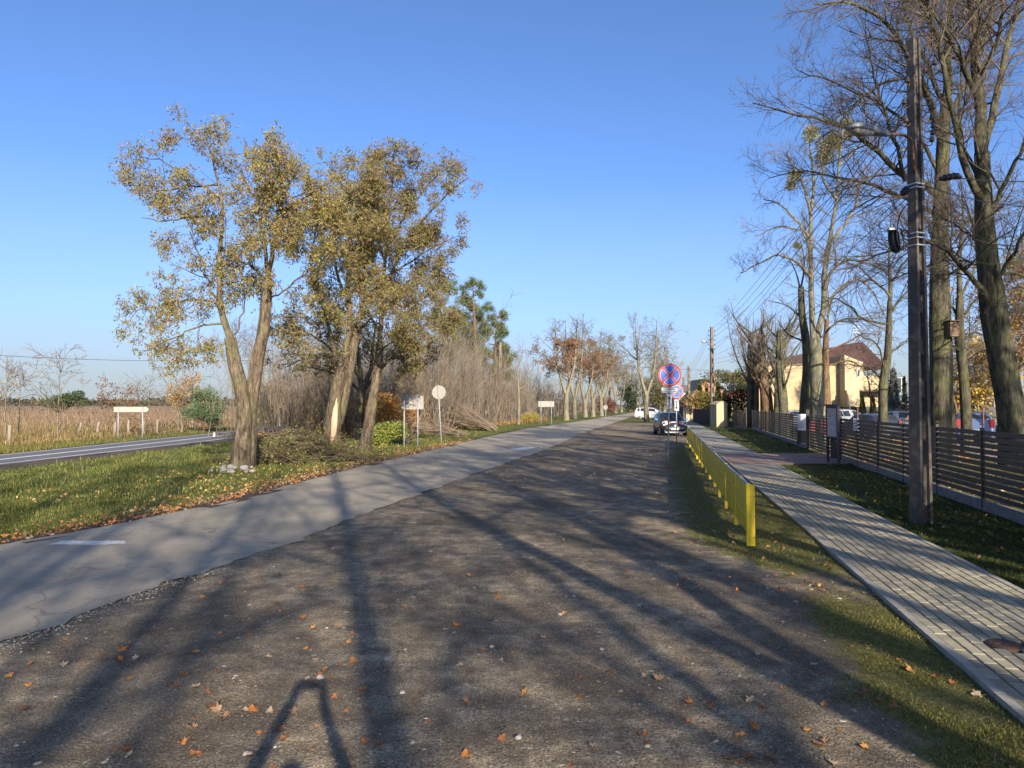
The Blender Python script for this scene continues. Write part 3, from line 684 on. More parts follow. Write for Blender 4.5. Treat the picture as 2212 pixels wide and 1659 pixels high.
# ---------- the three black locusts by the road
LOC_A = [(0.24, 0.22, 0.072), (0.37, 0.31, 0.07), (0.145, 0.165, 0.058), (0.25, 0.15, 0.095), (0.13, 0.082, 0.056), (0.31, 0.215, 0.115)]
def locust(T, root, dens1, leafn, probs, tw=1.0, spread=0.1, lsize=0.13, ln1=(0.5, 1.6)):
    r = T.r; Pp, Rr = T.arr(T.limbs)
    w1 = spawn(Pp, Rr, r, dens1, ln1, (35, 80), 0.2, 1.0, 6, 0.12, 0.16, 0.5, rmin=0.010)
    w2 = spawn(*w1, r, 3.2, (0.35, 0.9), (25, 75), 0.2, 1.0, 5, 0.05, 0.2, 0.6, rmin=0.006)
    w3 = spawn(*w2, r, 3.5, (0.18, 0.4), (25, 80), 0.2, 1.0, 3, -0.3, 0.2, 0.6, rmin=0.004)
    tips = np.concatenate([w1[0][:, -3:], w2[0][:, -3:], w2[0][:, -3:], w3[0][:, -3:]])
    n0 = int(leafn / 7); p, d = along(tips, r, n0 / len(tips), spread * .6)
    # each leaf is a hanging spray of narrow leaflets
    ax = unit(d + r.normal(size=d.shape) * .8 + np.array([0, 0, -.7])); tt = np.tile(np.linspace(0.1, 1, 7), len(p))
    P7 = np.repeat(p, 7, 0) + np.repeat(ax, 7, 0) * (tt * r.uniform(.12, .26, len(tt)))[:, None] * np.repeat(r.uniform(.7, 1.3, len(p)), 7)[:, None]
    V, Q, c = leaves_at(P7, np.repeat(ax, 7, 0) * .3, r, lsize, LOC_A, probs, 0.40, 0.45, 0.2)
    pick = np.repeat(np.array(LOC_A)[r.choice(6, len(p), p=probs)], 7, 0); c = c * .35 + pick * .65 * r.uniform(.8, 1.2, (len(c), 1))
    finish_tree(T, root, MAT_LOCUST, MAT_TWIG, [w1, w2, w3], (V, Q, c), (40, 9, 4, 3), 0.22, trunk_amp=0.085)
Y1 = G(515, 1013)[1]
T = Tree(31); root = thing('locust_tree', 'forked locust tree nearest the camera, left of the road, with airy yellow-green leaves', 'tree', G(515, 1013), 'locust trees along the verge')
q = lambda px: PX(px * .68 / 2.0, Y1)
T.limb(pxl([(516, 1018), (520, 985), (526, 930), (528, 880), (520, 835), (505, 780), (497, 730)], Y1, 0, -0.2), [q(62), q(52), q(46), q(44), q(42), q(38), q(34)], 22, True)
T.limb(pxl([(528, 1012), (534, 960), (538, 900), (545, 850), (556, 780), (568, 720), (574, 660), (578, 600)], Y1, 0.1, 0.3), [q(52), q(46), q(42), q(42), q(40), q(37), q(33), q(29)], 24, True)
A = lambda uv, d0, d1, w0, w1: T.limb(pxl(uv, Y1, d0, d1), [q(w0 * .75), q(w1)], 12, wig=0.04)
A([(497, 730), (483, 690), (472, 620), (475, 550), (482, 500), (478, 420), (462, 350), (440, 295)], -0.2, -0.8, 30, 3)
A([(490, 715), (465, 640), (445, 590), (430, 545), (410, 500)], -0.2, 0.9, 16, 3)
A([(488, 700), (440, 700), (380, 730), (305, 758)], -0.2, -1.2, 10, 2)
A([(480, 660), (420, 645), (350, 660), (280, 677)], -0.3, 1.0, 10, 2)
A([(478, 480), (420, 470), (360, 475), (305, 470)], -0.5, -1.6, 10, 2)
A([(480, 430), (420, 390), (350, 350), (295, 335)], -0.5, 0.5, 11, 2)
A([(476, 400), (420, 400), (360, 410), (310, 400)], -0.6, 1.6, 9, 2)
A([(465, 350), (430, 320), (400, 300), (385, 285)], -0.7, 0.2, 6, 2)
A([(578, 600), (585, 560), (592, 520), (602, 450), (625, 390), (650, 355)], 0.3, -0.4, 24, 3)
A([(577, 590), (568, 540), (560, 470), (555, 400), (545, 350)], 0.3, 1.2, 18, 3)
A([(598, 480), (630, 445), (670, 415), (715, 395)], 0.1, -1.2, 14, 3)
A([(592, 520), (640, 490), (690, 470), (735, 450)], 0.2, 0.9, 10, 2)
A([(575, 605), (540, 575), (505, 555), (480, 540)], 0.3, -0.6, 15, 5)
A([(560, 440), (535, 400), (520, 370), (505, 350)], 0.8, 1.6, 8, 2)
A([(570, 700), (620, 680), (660, 690), (690, 720)], 0.3, 1.2, 8, 2)
A([(574, 650), (630, 610), (670, 590), (700, 580)], 0.3, -1.0, 9, 2)
A([(605, 450), (580, 400), (590, 360), (600, 335)], 0, 1, 8, 2)
A([(500, 740), (520, 690), (530, 640), (525, 600)], -0.1, 1.2, 8, 2)
A([(545, 800), (600, 780), (630, 770), (650, 750)], 0.2, 1.2, 5, 1.5)
A([(602, 460), (650, 420), (690, 385), (712, 362)], 0, 1.4, 9, 2)
A([(600, 440), (610, 390), (600, 350), (612, 335)], 0, -1.4, 8, 2)
A([(575, 520), (620, 500), (665, 500), (705, 490)], .2, -1.6, 8, 2)
A([(592, 500), (640, 440), (680, 440), (725, 430)], .1, .4, 8, 2)
locust(T, root, 4.8, 72000, [0.27, 0.24, 0.16, 0.17, 0.08, 0.08], lsize=0.085, spread=0.2)
Y2 = G(712, 988)[1]
T = Tree(32); root = thing('locust_tree', 'middle locust tree with a pale bark-stripped scar down its leaning trunk', 'tree', G(712, 988), 'locust trees along the verge')
q = lambda px: PX(px * .80 / 2.0, Y2)
A = lambda uv, d0, d1, w0, w1: T.limb(pxl(uv, Y2, d0, d1), [q(w0 * .75), q(w1)], 12, wig=0.022)
T.limb(pxl([(708, 991), (714, 960), (721, 900), (729, 840), (738, 800), (744, 760)], Y2, 0, -0.1), [q(50), q(45), q(40), q(34), q(29), q(25)], 18, True)
T.limb(pxl([(730, 915), (742, 860), (755, 800), (764, 750), (770, 700)], Y2, 0.1, 0.4), [q(26), q(27), q(25), q(22), q(19)], 16, True)
A([(744, 760), (757, 690), (750, 630), (757, 570), (760, 480), (770, 420), (785, 365)], -0.1, 0.3, 22, 3)
A([(770, 700), (785, 620), (790, 540), (800, 460), (810, 400)], 0.4, 1.6, 18, 3)
A([(735, 810), (712, 710), (690, 640), (672, 560), (690, 470)], -0.1, -1.4, 16, 3)
A([(740, 780), (700, 740), (650, 715), (612, 700)], 0, 1.6, 10, 2)
A([(752, 650), (720, 560), (740, 470), (735, 400), (745, 370)], -0.2, 1.5, 12, 2)
A([(757, 560), (800, 500), (840, 470), (860, 430)], 0, -1.6, 10, 2)
A([(735, 800), (690, 770), (640, 765), (600, 750)], 0, -1.5, 8, 2)
A([(765, 720), (810, 680), (850, 650), (880, 640)], 0.3, -1.5, 10, 2)
locust(T, root, 4.4, 48000, [0.28, 0.10, 0.25, 0.19, 0.12, 0.06], lsize=0.09, spread=0.22)
b = MB()                                    # the bark-stripped scar
zz = np.linspace(0, 1, 9); L0, R0 = [], []
scar_uv = [(713, 962), (717, 945), (719, 925), (721, 905), (724, 880), (728, 860)]
pp = resample(pxl(scar_uv, Y2, -PX(21, Y2), -PX(18, Y2)), 9); ww = np.array([2, 5, 8, 9, 9, 8, 7, 4, 1]) * 0.8
V = np.concatenate([pp + np.array([-1, 0, 0]) * PX(ww, Y2)[:, None] + [0, 0.06, 0], pp + np.array([0, -0.06, 0]), pp + np.array([1, 0, 0]) * PX(ww, Y2)[:, None] + [0, 0.06, 0]])
b.add(V, [[i, i + 9, i + 10, i + 1] for i in range(8)] + [[i + 9, i + 18, i + 19, i + 10] for i in range(8)], smooth=True)
b.build('bark_scar', mat('bare_wood', (0.46, 0.36, 0.25), (0.36, 0.27, 0.18), 8, 0.8, stretch=(1, 1, 0.15), bmp=0.4), root)
Y3 = G(790, 977)[1]
T = Tree(33); root = thing('locust_tree', 'tall dense locust tree right of the scarred one, brownish leaves and a thick leaning trunk', 'tree', G(790, 977), 'locust trees along the verge')
q = lambda px: PX(px * .70 / 2.0, Y3)
A = lambda uv, d0, d1, w0, w1: T.limb(pxl(uv, Y3, d0, d1), [q(w0 * .75), q(w1)], 12, wig=0.025)
T.limb(pxl([(786, 980), (791, 950), (801, 890), (812, 825), (818, 780), (820, 740)], Y3, 0, 0.1), [q(38), q(33), q(29), q(27), q(24), q(22)], 18, True)
A([(820, 740), (826, 650), (832, 550), (842, 450), (848, 370), (852, 318)], 0.1, -0.4, 21, 3)
A([(828, 630), (870, 540), (920, 470), (965, 420), (1012, 383)], 0, -1.4, 14, 3)
A([(826, 680), (880, 630), (930, 600), (980, 590)], 0, 1.5, 11, 2)
A([(834, 540), (880, 460), (925, 400), (960, 360)], 0, 1.7, 11, 2)
A([(822, 720), (780, 640), (760, 560), (765, 480)], 0, 1.5, 12, 2)
A([(832, 560), (800, 470), (790, 420), (775, 375)], 0, -1.6, 11, 2)
A([(820, 760), (870, 720), (920, 700), (955, 705)], 0.1, -1.8, 9, 2)
A([(818, 790), (860, 770), (900, 760), (935, 740)], 0.1, 1.6, 7, 2)
A([(840, 460), (810, 400), (820, 360), (830, 330)], -0.2, 1.4, 8, 2)
A([(828, 600), (880, 570), (940, 530), (990, 510)], 0, 0.4, 10, 2)
A([(842, 440), (880, 400), (900, 370), (905, 350)], -0.2, -1.2, 8, 2)
A([(820, 700), (780, 690), (740, 700), (715, 690)], 0, -1.6, 8, 2)
A([(826, 640), (860, 660), (910, 650), (960, 650)], 0, -2.2, 8, 2)
locust(T, root, 4.8, 92000, [0.26, 0.05, 0.25, 0.23, 0.14, 0.07], lsize=0.095, spread=0.24)

# two more locust trunks in the shade behind, mostly bare
def bare(T, root, barkm, twigm, lv, sides=(12, 6, 4, 3), leaf=None, flare=0.15, t0=0.22, jit=0.14, r1=0.008, r2=0.005, up=(0.3, 0.15, 0.05), ln=((0.9, 2.6), (0.4, 1.1), (0.15, 0.5)), dn=(3.2, 4.2, 4.4), trunk_kids=0.0, ang=(30, 65)):
    r = T.r; Pp, Rr = T.arr(T.limbs)
    w1 = spawn(Pp, Rr, r, dn[0], ln[0], ang, t0, 1.0, 6, up[0], jit, 0.5, rmin=r1)
    w = [w1]
    if trunk_kids:
        for p_, r_ in T.trunks:
            pk = spawn(p_[None], r_[None], r, trunk_kids, ln[0], (45, 85), 0.45, 1.0, 6, up[0], jit, 0.25, rmin=r1, rmax=0.05)
            w[0] = (np.concatenate([w[0][0], pk[0]]), np.concatenate([w[0][1], pk[1]]))
    if lv > 1: w.append(spawn(*w[0], r, dn[1], ln[1], (25, 65), 0.15, 1.0, 4, up[1], 0.16, 0.6, rmin=r2))
    if lv > 2: w.append(spawn(*w[1], r, dn[2], ln[2], (25, 65), 0.2, 1.0, 2, up[2], 0.16, 0.65, rmin=r2 * 0.8))
    lf = None
    if leaf:
        p, d = along(w[-1][0], r, leaf['n'] / max(1, len(w[-1][0])), leaf.get('spread', 0.05))
        if 'keep' in leaf: k = leaf['keep'](p); p, d = p[k], d[k]
        lf = leaves_at(p, d, r, leaf['size'], leaf['cols'], leaf['probs'], 0.6, leaf.get('droop', 0.5)) + (leaf.get('mat', MAT_LEAF),)
    finish_tree(T, root, barkm, twigm, w, lf, sides, flare, trunk_amp=0.05)
    return w
YD = 38.0; base = G(773, 950); 
YD = base[1]
T = Tree(34); root = thing('bare_tree', 'dark bare-branched trunk in shade between the two leaning locusts', 'tree', base)
q = lambda px: PX(px / 2.0, YD)
A = lambda uv, d0, d1, w0, w1: T.limb(pxl(uv, YD, d0, d1), [q(w0), q(w1)], 10, wig=0.025)
T.limb(pxl([(771, 952), (776, 900), (780, 860), (783, 830)], YD), [q(22), q(18), q(17), q(16)], 10, True)
A([(783, 835), (760, 790), (720, 770), (660, 775), (615, 795)], 0, -2, 9, 2)
A([(783, 840), (800, 800), (805, 760), (810, 700)], 0, 1, 12, 3); A([(781, 838), (775, 780), (770, 730), (780, 670)], 0, -1, 12, 3)
A([(783, 850), (750, 820), (700, 800), (640, 790)], 0, 2, 7, 2); A([(784, 845), (830, 790), (860, 760), (890, 740)], 0, 2, 8, 2)
bare(T, root, bark('dark_bark', (0.03, 0.024, 0.018), (0.07, 0.056, 0.042), (0.12, 0.10, 0.07)), MAT_TWIG, 3, leaf=dict(n=5000, size=0.13, cols=LOC_A, probs=[0.2, 0.05, 0.35, 0.15, 0.15, 0.1], spread=0.1))
base = G(741, 938); YE = base[1]
T = Tree(35); root = thing('bare_tree', 'dark slender trunk in shade right behind the scarred locust', 'tree', base)
q = lambda px: PX(px / 2.0, YE)
T.limb(pxl([(739, 940), (744, 890), (748, 840), (752, 800)], YE), [q(17), q(13), q(12), q(11)], 10, True)
T.limb(pxl([(752, 805), (760, 740), (750, 660), (755, 600)], YE, 0, 1), [q(10), q(2)]); T.limb(pxl([(752, 805), (720, 760), (680, 740)], YE, 0, -1), [q(7), q(2)])
bare(T, root, MAT_LOCUST, MAT_TWIG, 2)

# ---------- bare limes along the fence on the right
LIMEKW = dict(dn=(5.6, 8.0, 8.5), ln=((0.8, 2.8), (0.45, 1.3), (0.2, 0.6)))
base = np.array([*P(2190, 938, 17.2)[:2], 0.0]); YA = base[1]
T = Tree(41); root = thing('lime_tree', 'thick leaning bare tree trunk behind the fence at the right edge', 'tree', base, 'bare trees along the fence')
q = lambda px: PX(px / 2.0, YA)
A = lambda uv, d0, d1, w0, w1: T.limb(pxl(uv, YA, d0, d1), [q(w0 * .82), q(w1)], 14, wig=0.022)
T.limb(pxl([(2202, 1010), (2192, 930), (2176, 840), (2160, 760), (2148, 690), (2138, 610), (2130, 520), (2125, 430), (2121, 330)], YA), [q(66), q(56), q(50), q(48), q(52), q(42), q(38), q(34), q(29)], 30, True)
A([(2121, 340), (2116, 230), (2106, 120), (2095, 0), (2085, -140), (2070, -260)], 0, 0.5, 32, 5)
A([(2128, 440), (2095, 380), (2062, 260), (2035, 130), (2010, 20), (1960, -90)], 0, -1.5, 20, 4)
A([(2122, 330), (2150, 220), (2172, 110), (2200, 0), (2230, -140)], 0, 1.5, 22, 4)
A([(2145, 665), (2100, 600), (2050, 545), (2005, 525), (1950, 500)], 0, -2.2, 16, 2)
A([(2143, 655), (2115, 560), (2098, 480), (2080, 420)], 0, 2.2, 12, 2)
A([(2140, 640), (2178, 560), (2215, 500), (2270, 430)], 0, -2, 13, 2)
A([(2126, 470), (2180, 380), (2215, 300), (2260, 200)], 0, -1.8, 14, 3)
A([(2122, 400), (2085, 330), (2070, 240), (2080, 150), (2060, 40)], 0, 2.0, 12, 2)
A([(2115, 220), (2080, 140), (2040, 60), (1990, 0), (1930, -40)], 0.2, -1.6, 16, 3)
A([(2112, 180), (2150, 100), (2165, 0), (2160, -120)], 0.2, -1.8, 13, 3)
A([(2138, 600), (2190, 590), (2230, 600), (2290, 580)], 0, 1, 8, 2)
A([(2150, 700), (2200, 660), (2240, 640)], 0, 2, 8, 2)
A([(2108, 130), (2140, 40), (2150, -60), (2170, -160)], 0.3, 1.5, 14, 3)
A([(2132, 540), (2085, 500), (2030, 470), (1985, 470)], 0, 1.4, 8, 2)
bare(T, root, MAT_LIME, MAT_TWIG, 3, (36, 9, 5, 3), trunk_kids=0.6, r1=0.008, r2=0.0045, **LIMEKW)
base = np.array([*P(2033, 925, 20.8)[:2], 0.0]); YB = base[1]
T = Tree(42); root = thing('lime_tree', 'straight mossy bare tree trunk with the bird box, right behind the concrete pole', 'tree', base, 'bare trees along the fence')
TREE_B = root
q = lambda px: PX(px / 2.0, YB)
A = lambda uv, d0, d1, w0, w1: T.limb(pxl(uv, YB, d0, d1), [q(w0 * .82), q(w1)], 16, wig=0.022)
T.limb(pxl([(2036, 1000), (2035, 920), (2033, 800), (2030, 690), (2029, 600), (2031, 500), (2034, 420), (2037, 330), (2040, 250)], YB), [q(50), q(46), q(43), q(41), q(38), q(34), q(31), q(28), q(24)], 28, True)
A([(2040, 250), (2047, 150), (2052, 50), (2058, -60), (2065, -180)], 0, 0.5, 26, 5)
A([(2038, 300), (2010, 225), (1975, 145), (1935, 75), (1890, 30), (1825, 5), (1760, 10)], 0, -2.5, 18, 2.5)
A([(2034, 430), (1990, 390), (1945, 375), (1900, 330), (1850, 290), (1790, 262), (1710, 245), (1625, 222)], 0, -3.0, 19, 2)
A([(2036, 340), (1995, 200), (1960, 172), (1905, 180), (1860, 215), (1800, 280), (1760, 310)], 0, -1.5, 12, 2)
A([(2032, 470), (1985, 440), (1930, 420), (1870, 395), (1800, 380), (1730, 370), (1660, 385)], 0, 1.8, 13, 2)
A([(2040, 240), (2000, 130), (1965, 60), (1950, -40)], 0, 1.8, 14, 3)
A([(2034, 400), (2005, 330), (1960, 265), (1900, 225), (1830, 190), (1770, 165), (1720, 150)], 0, 0.6, 12, 2)
A([(1955, 390), (1930, 300), (1900, 210), (1880, 130), (1870, 60)], -1.2, -0.5, 11, 2)
A([(2040, 260), (2085, 190), (2120, 110), (2150, 30)], 0, 1.4, 14, 3)
A([(2031, 520), (1985, 520), (1930, 540), (1875, 560), (1830, 590)], 0, -1.2, 8, 2)
A([(2030, 560), (1990, 580), (1940, 600), (1900, 620)], 0, 2.2, 7, 2)
A([(2031, 540), (2080, 490), (2120, 470), (2160, 440)], 0, 2.2, 9, 2)
A([(2047, 140), (2010, 60), (1980, -20), (1940, -100)], 0.2, -1.6, 11, 3)
A([(2030, 610), (2070, 580), (2110, 570), (2150, 575)], 0, -1.5, 7, 2)
bare(T, root, MAT_LIME, MAT_TWIG, 3, (34, 8, 5, 3), trunk_kids=0.7, r1=0.008, r2=0.0045, ln=((0.8, 2.4), (0.45, 1.2), (0.18, 0.5)), dn=(6.2, 8.0, 8.5))
base = np.array([*P(2088, 925, 23.5)[:2], 0.0]); YC = base[1]
T = Tree(43); root = thing('young_tree', 'thin pale bare trunk between the bird box tree and the leaning one', 'tree', base, 'bare trees along the fence')
q = lambda px: PX(px / 2.0, YC)
T.limb(pxl([(2090, 985), (2088, 920), (2080, 800), (2073, 720), (2074, 640)], YC), [q(24), q(20), q(19), q(20), q(14)], 16, True)
for uv, d1, w in (([(2074, 650), (2072, 560), (2080, 470), (2075, 380)], 0.5, 12), ([(2074, 700), (2110, 640), (2150, 610), (2190, 600)], -1, 7), ([(2074, 690), (2040, 650), (2000, 640), (1960, 650)], 1, 7), ([(2075, 740), (2110, 720), (2150, 730), (2180, 720)], 1.5, 6), ([(2074, 760), (2050, 740), (2020, 730)], -1.5, 5), ([(2074, 640), (2110, 570), (2130, 500)], 1, 7)):
    T.limb(pxl(uv, YC, 0, d1), [q(w), q(2)], 10, wig=0.022)
bare(T, root, MAT_LIME, MAT_TWIG, 3, (12, 6, 4, 3), trunk_kids=1.2, r1=0.008, r2=0.005, ln=((0.6, 1.8), (0.3, 0.8), (0.15, 0.4)))
base = np.array([*P(1910, 918, 29.0)[:2], 0.0]); YG = base[1]
T = Tree(44); root = thing('young_tree', 'slim crooked greenish trunk in front of the cream building and white hatchback', 'tree', base, 'bare trees along the fence')
q = lambda px: PX(px / 2.0, YG)
T.limb(pxl([(1909, 940), (1908, 900), (1907, 850), (1909, 820), (1917, 770), (1920, 720), (1922, 650)], YG), [q(21), q(18), q(17), q(18), q(14), q(12), q(10)], 20, True)
for uv, d1, w in (([(1922, 655), (1922, 560), (1925, 470)], 0.5, 9), ([(1908, 820), (1880, 795), (1850, 790), (1810, 785)], 1, 6), ([(1921, 700), (1870, 690), (1820, 650), (1780, 640)], -1.2, 6), ([(1921, 680), (1960, 630), (1995, 615), (2030, 600)], 1.2, 6), ([(1917, 770), (1950, 740), (1975, 725)], 1, 5), ([(1922, 640), (1880, 600), (1840, 570), (1790, 560)], 1, 6), ([(1922, 620), (1960, 560), (1990, 530)], -1, 6), ([(1912, 800), (1890, 740), (1850, 720)], -1, 5)):
    T.limb(pxl(uv, YG, 0, d1), [q(w), q(2)], 10, wig=0.025)
bare(T, root, MAT_LIME, MAT_TWIG, 3, (12, 6, 4, 3), trunk_kids=1.0, r1=0.010, r2=0.006, ln=((0.8, 2.2), (0.4, 1.0), (0.2, 0.5)))
# the big double lime with mistletoe
base = np.array([*P(1765, 905, 33.0)[:2], 0.0]); YM = base[1]
T = Tree(45); root = thing('lime_tree', 'tall bare lime with mistletoe balls in its crown and a thick grey trunk', 'tree', base, 'bare trees along the fence')
q = lambda px: PX(px / 2.0, YM)
A = lambda uv, d0, d1, w0, w1: T.limb(pxl(uv, YM, d0, d1), [q(w0 * .82), q(w1)], 14, wig=0.025)
T.limb(pxl([(1766, 960), (1766, 890), (1765, 820), (1762, 760), (1758, 730)], YM), [q(36), q(31), q(29), q(31), q(26)], 16, True)
A([(1758, 740), (1752, 650), (1752, 560), (1752, 470), (1757, 380), (1750, 300), (1755, 265)], 0, 0.3, 17, 3)
A([(1762, 740), (1778, 660), (1780, 590), (1792, 520), (1808, 430), (1812, 340), (1822, 270)], 0, -0.6, 18, 3)
A([(1752, 600), (1720, 565), (1680, 550), (1640, 570), (1600, 590)], 0, -1.8, 9, 2)
A([(1752, 520), (1715, 470), (1680, 440), (1650, 430)], 0, 1.6, 9, 2)
A([(1752, 460), (1735, 400), (1712, 360), (1700, 330)], 0, -1.0, 8, 2)
A([(1780, 620), (1800, 580), (1840, 560), (1880, 570), (1920, 590)], -0.2, -1.8, 10, 2)
A([(1782, 660), (1820, 620), (1860, 605), (1890, 640), (1915, 690)], -0.2, 1.6, 8, 2)
A([(1795, 520), (1840, 460), (1860, 400), (1870, 350)], -0.4, 1.6, 9, 2)
A([(1770, 730), (1820, 690), (1860, 690), (1910, 710)], 0, -2.0, 7, 2)
A([(1808, 430), (1780, 390), (1775, 340), (1780, 300)], -0.5, -1.6, 8, 2)
A([(1754, 560), (1730, 500), (1690, 490), (1630, 510)], 0, 0.4, 7, 2)
A([(1812, 360), (1850, 320), (1870, 290)], -0.5, 0.4, 6, 2)
bare(T, root, bark('grey_lime_bark', (0.06, 0.057, 0.043), (0.125, 0.118, 0.088), (0.19, 0.18, 0.14), 0.3, 9, 0.5), MAT_TWIG_GREY, 3, (16, 7, 4, 3), r1=0.010, r2=0.0065, ln=((0.8, 2.6), (0.4, 1.1), (0.2, 0.55)), dn=(3.6, 6.0, 6.5))
def mistletoe(u, v, Y, px, parent, seed):
    r = np.random.default_rng(seed); c = P(u, v, Y); rad = PX(px, Y); n = 420
    d = unit(r.normal(size=(n, 3))); pts = c + d * rad * r.uniform(0.25, 1.0, (n, 1)) ** 0.7
    V, Q, ci = leaves_at(pts, d, r, rad * 0.34, [(0.20, 0.21, 0.055), (0.28, 0.26, 0.07), (0.14, 0.15, 0.045)], [0.4, 0.35, 0.25], 0.3, 0.05)
    tw = np.stack([np.repeat(c[None], 90, 0), c + d[:90] * rad * 0.5, c + d[:90] * rad], 1)
    V2, Q2 = tubes(tw, np.full((90, 3), 0.008), 3)
    kind(mesh_obj('mistletoe', np.concatenate([V, V2]), np.concatenate([Q, Q2 + len(V)]), np.zeros((0, 3), int), MAT_NEEDLE, parent, fcol=np.concatenate([ci, np.tile([[0.16, 0.16, 0.05]], (len(Q2), 1))])), 'stuff')
for i, (u, v, px) in enumerate(((1752, 290, 18), (1790, 320, 26), (1828, 268, 14), (1776, 345, 18), (1716, 380, 15), (1708, 400, 12), (1834, 285, 16), (1722, 530, 9), (1800, 300, 16))):
    mistletoe(u, v, YM - 0.5 + 0.2 * (i % 4), px, root, 60 + i)
base = np.array([*P(1741, 905, 34.2)[:2], 0.0]); YS = base[1]
T = Tree(46); root = thing('lime_tree', 'greenish topped trunk standing close on the left of the mistletoe lime', 'tree', base, 'bare trees along the fence')
q = lambda px: PX(px / 2.0, YS)
T.limb(pxl([(1738, 960), (1739, 885), (1744, 800), (1742, 740), (1733, 680), (1730, 620)], YS), [q(26), q(23), q(21), q(19), q(15), q(12)], 18, True)
for uv, d1 in (([(1731, 640), (1720, 590), (1700, 550)], 1), ([(1730, 625), (1738, 570), (1730, 520)], 0.5), ([(1735, 690), (1700, 660), (1660, 650)], -1), ([(1742, 740), (1700, 720), (1680, 690)], 1)): T.limb(pxl(uv, YS, 0, d1), [q(5), q(1.5)], 8)
bare(T, root, MAT_LIME, MAT_TWIG_GREY, 3, (14, 5, 3, 3), trunk_kids=1.5, r1=0.01, r2=0.007, ln=((0.6, 1.6), (0.3, 0.8), (0.2, 0.4)))
base = np.array([*P(1786, 900, 36.0)[:2], 0.0]); YS2 = base[1]
T = Tree(47); root = thing('lime_tree', 'brownish trunk half hidden behind the right side of the mistletoe lime', 'tree', base, 'bare trees along the fence')
q = lambda px: PX(px / 2.0, YS2)
T.limb(pxl([(1787, 950), (1786, 880), (1784, 800), (1784, 740), (1786, 690)], YS2), [q(20), q(17), q(15), q(13), q(9)], 14, True)
for uv, d1 in (([(1786, 700), (1800, 640), (1840, 600)], 1), ([(1786, 760), (1830, 740), (1870, 720), (1900, 725)], -1), ([(1786, 790), (1840, 780), (1880, 810)], 1), ([(1785, 720), (1790, 650), (1785, 600)], 0)): T.limb(pxl(uv, YS2, 0, d1), [q(5), q(1.5)], 8)
bare(T, root, MAT_PINEBARK, MAT_TWIG, 3, (12, 5, 3, 3), trunk_kids=1.2, r1=0.01, r2=0.007, ln=((0.6, 2.0), (0.3, 0.9), (0.2, 0.4)))

# pollarded bushy trees further along the fence
def pollard(u, vb, Y, wpx, top, half, label, seed, lean=0, barkm=None, twigm=None, n=13, cat='tree', dn=(2.6, 4.0, 4.4)):
    base = np.array([*P(u, vb, Y)[:2], 0.0]); T = Tree(seed); r = T.r
    root = thing('pollarded_tree', label, cat, base, 'bushy pollarded trees along the fence')
    zt = P(u, top, Y)[2]; w = PX(half, Y); rt = PX(wpx / 2, Y); lx = PX(lean, Y)
    h = zt * 0.72
    T.limb([base + [0, 0, -.05], base + [lx * .3, 0, h * 0.35], base + [lx * .8, 0.1, h * 0.6], base + [lx, 0, h]], [rt * 1.15, rt, rt * .9, rt * .6], 16, True)
    for i in range(n):
        a = r.uniform(0, 2 * PI); s = r.uniform(0.33, 1.0); p0 = base + np.array([lx * s, 0, h * s]); e = w * r.uniform(0.6, 1.0)
        d = np.array([math.cos(a), math.sin(a) * 0.8, 0]); rise = (zt - h * s) * r.uniform(0.35, 0.95) 
        T.limb([p0, p0 + d * e * 0.4 + [0, 0, rise * 0.3], p0 + d * e * 0.75 + [0, 0, rise * 0.62], p0 + d * e * 0.95 + [0, 0, rise]], [rt * 0.32, 0.012], 8, wig=0.022)
    bare(T, root, barkm or MAT_LIME, twigm or MAT_TWIG_GREY, 3, (12, 5, 3, 3), trunk_kids=1.4, r1=0.012, r2=0.008, ln=((0.7, 2.2), (0.4, 1.1), (0.2, 0.55)), dn=dn, t0=0.12)
    return root
pollard(1660, 905, 50, 24, 640, 75, 'bushy bare tree with a thick dark trunk leaning left at its base, before the wall', 51, -14, MAT_PINEBARK)
pollard(1680, 905, 49, 17, 660, 60, 'thin brown trunk close behind the thick leaning one', 52, 4, n=7)
pollard(1694, 905, 46, 19, 625, 70, 'crooked greenish trunk with bushy twigs just left of the topped lime', 53, -8)
pollard(1622, 902, 61, 17, 640, 80, 'bushy bare tree at the far fence corner with a pale straight trunk', 54, 2)
pollard(1636, 902, 60, 15, 650, 70, 'pale trunk standing close on the right of the corner tree', 55, 3, n=7)
# ------------------------------------------------------------------ built things near the path
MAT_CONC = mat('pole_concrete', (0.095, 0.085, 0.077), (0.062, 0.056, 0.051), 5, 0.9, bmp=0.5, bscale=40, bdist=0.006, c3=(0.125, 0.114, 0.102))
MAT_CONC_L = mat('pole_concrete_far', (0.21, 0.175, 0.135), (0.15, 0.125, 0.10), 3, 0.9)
MAT_PLINTH = mat('plinth_concrete', (0.22, 0.21, 0.195), (0.16, 0.155, 0.145), 6, 0.9, bmp=0.4, bscale=50, bdist=0.004)
MAT_BLACK = mat('black_plastic', (0.012, 0.012, 0.013), (0.02, 0.02, 0.02), 5, 0.45)
MAT_STEEL = mat('galvanised_steel', (0.42, 0.44, 0.45), (0.34, 0.36, 0.37), 8, 0.45, metal=0.6)
MAT_POST = mat('grey_post_paint', (0.26, 0.275, 0.29), (0.21, 0.225, 0.24), 6, 0.5)
MAT_LAMP = mat('lamp_grey', (0.17, 0.19, 0.215), (0.13, 0.145, 0.17), 6, 0.5)
MAT_RUST = mat('rusty_steel', (0.10, 0.05, 0.03), (0.16, 0.08, 0.045), 14, 0.8)
MAT_GLAZE = mat('glazed_porcelain', (0.10, 0.075, 0.06), (0.07, 0.05, 0.04), 6, 0.25)
MAT_CERAM = mat('white_porcelain', (0.6, 0.58, 0.54), (0.5, 0.48, 0.45), 6, 0.3)
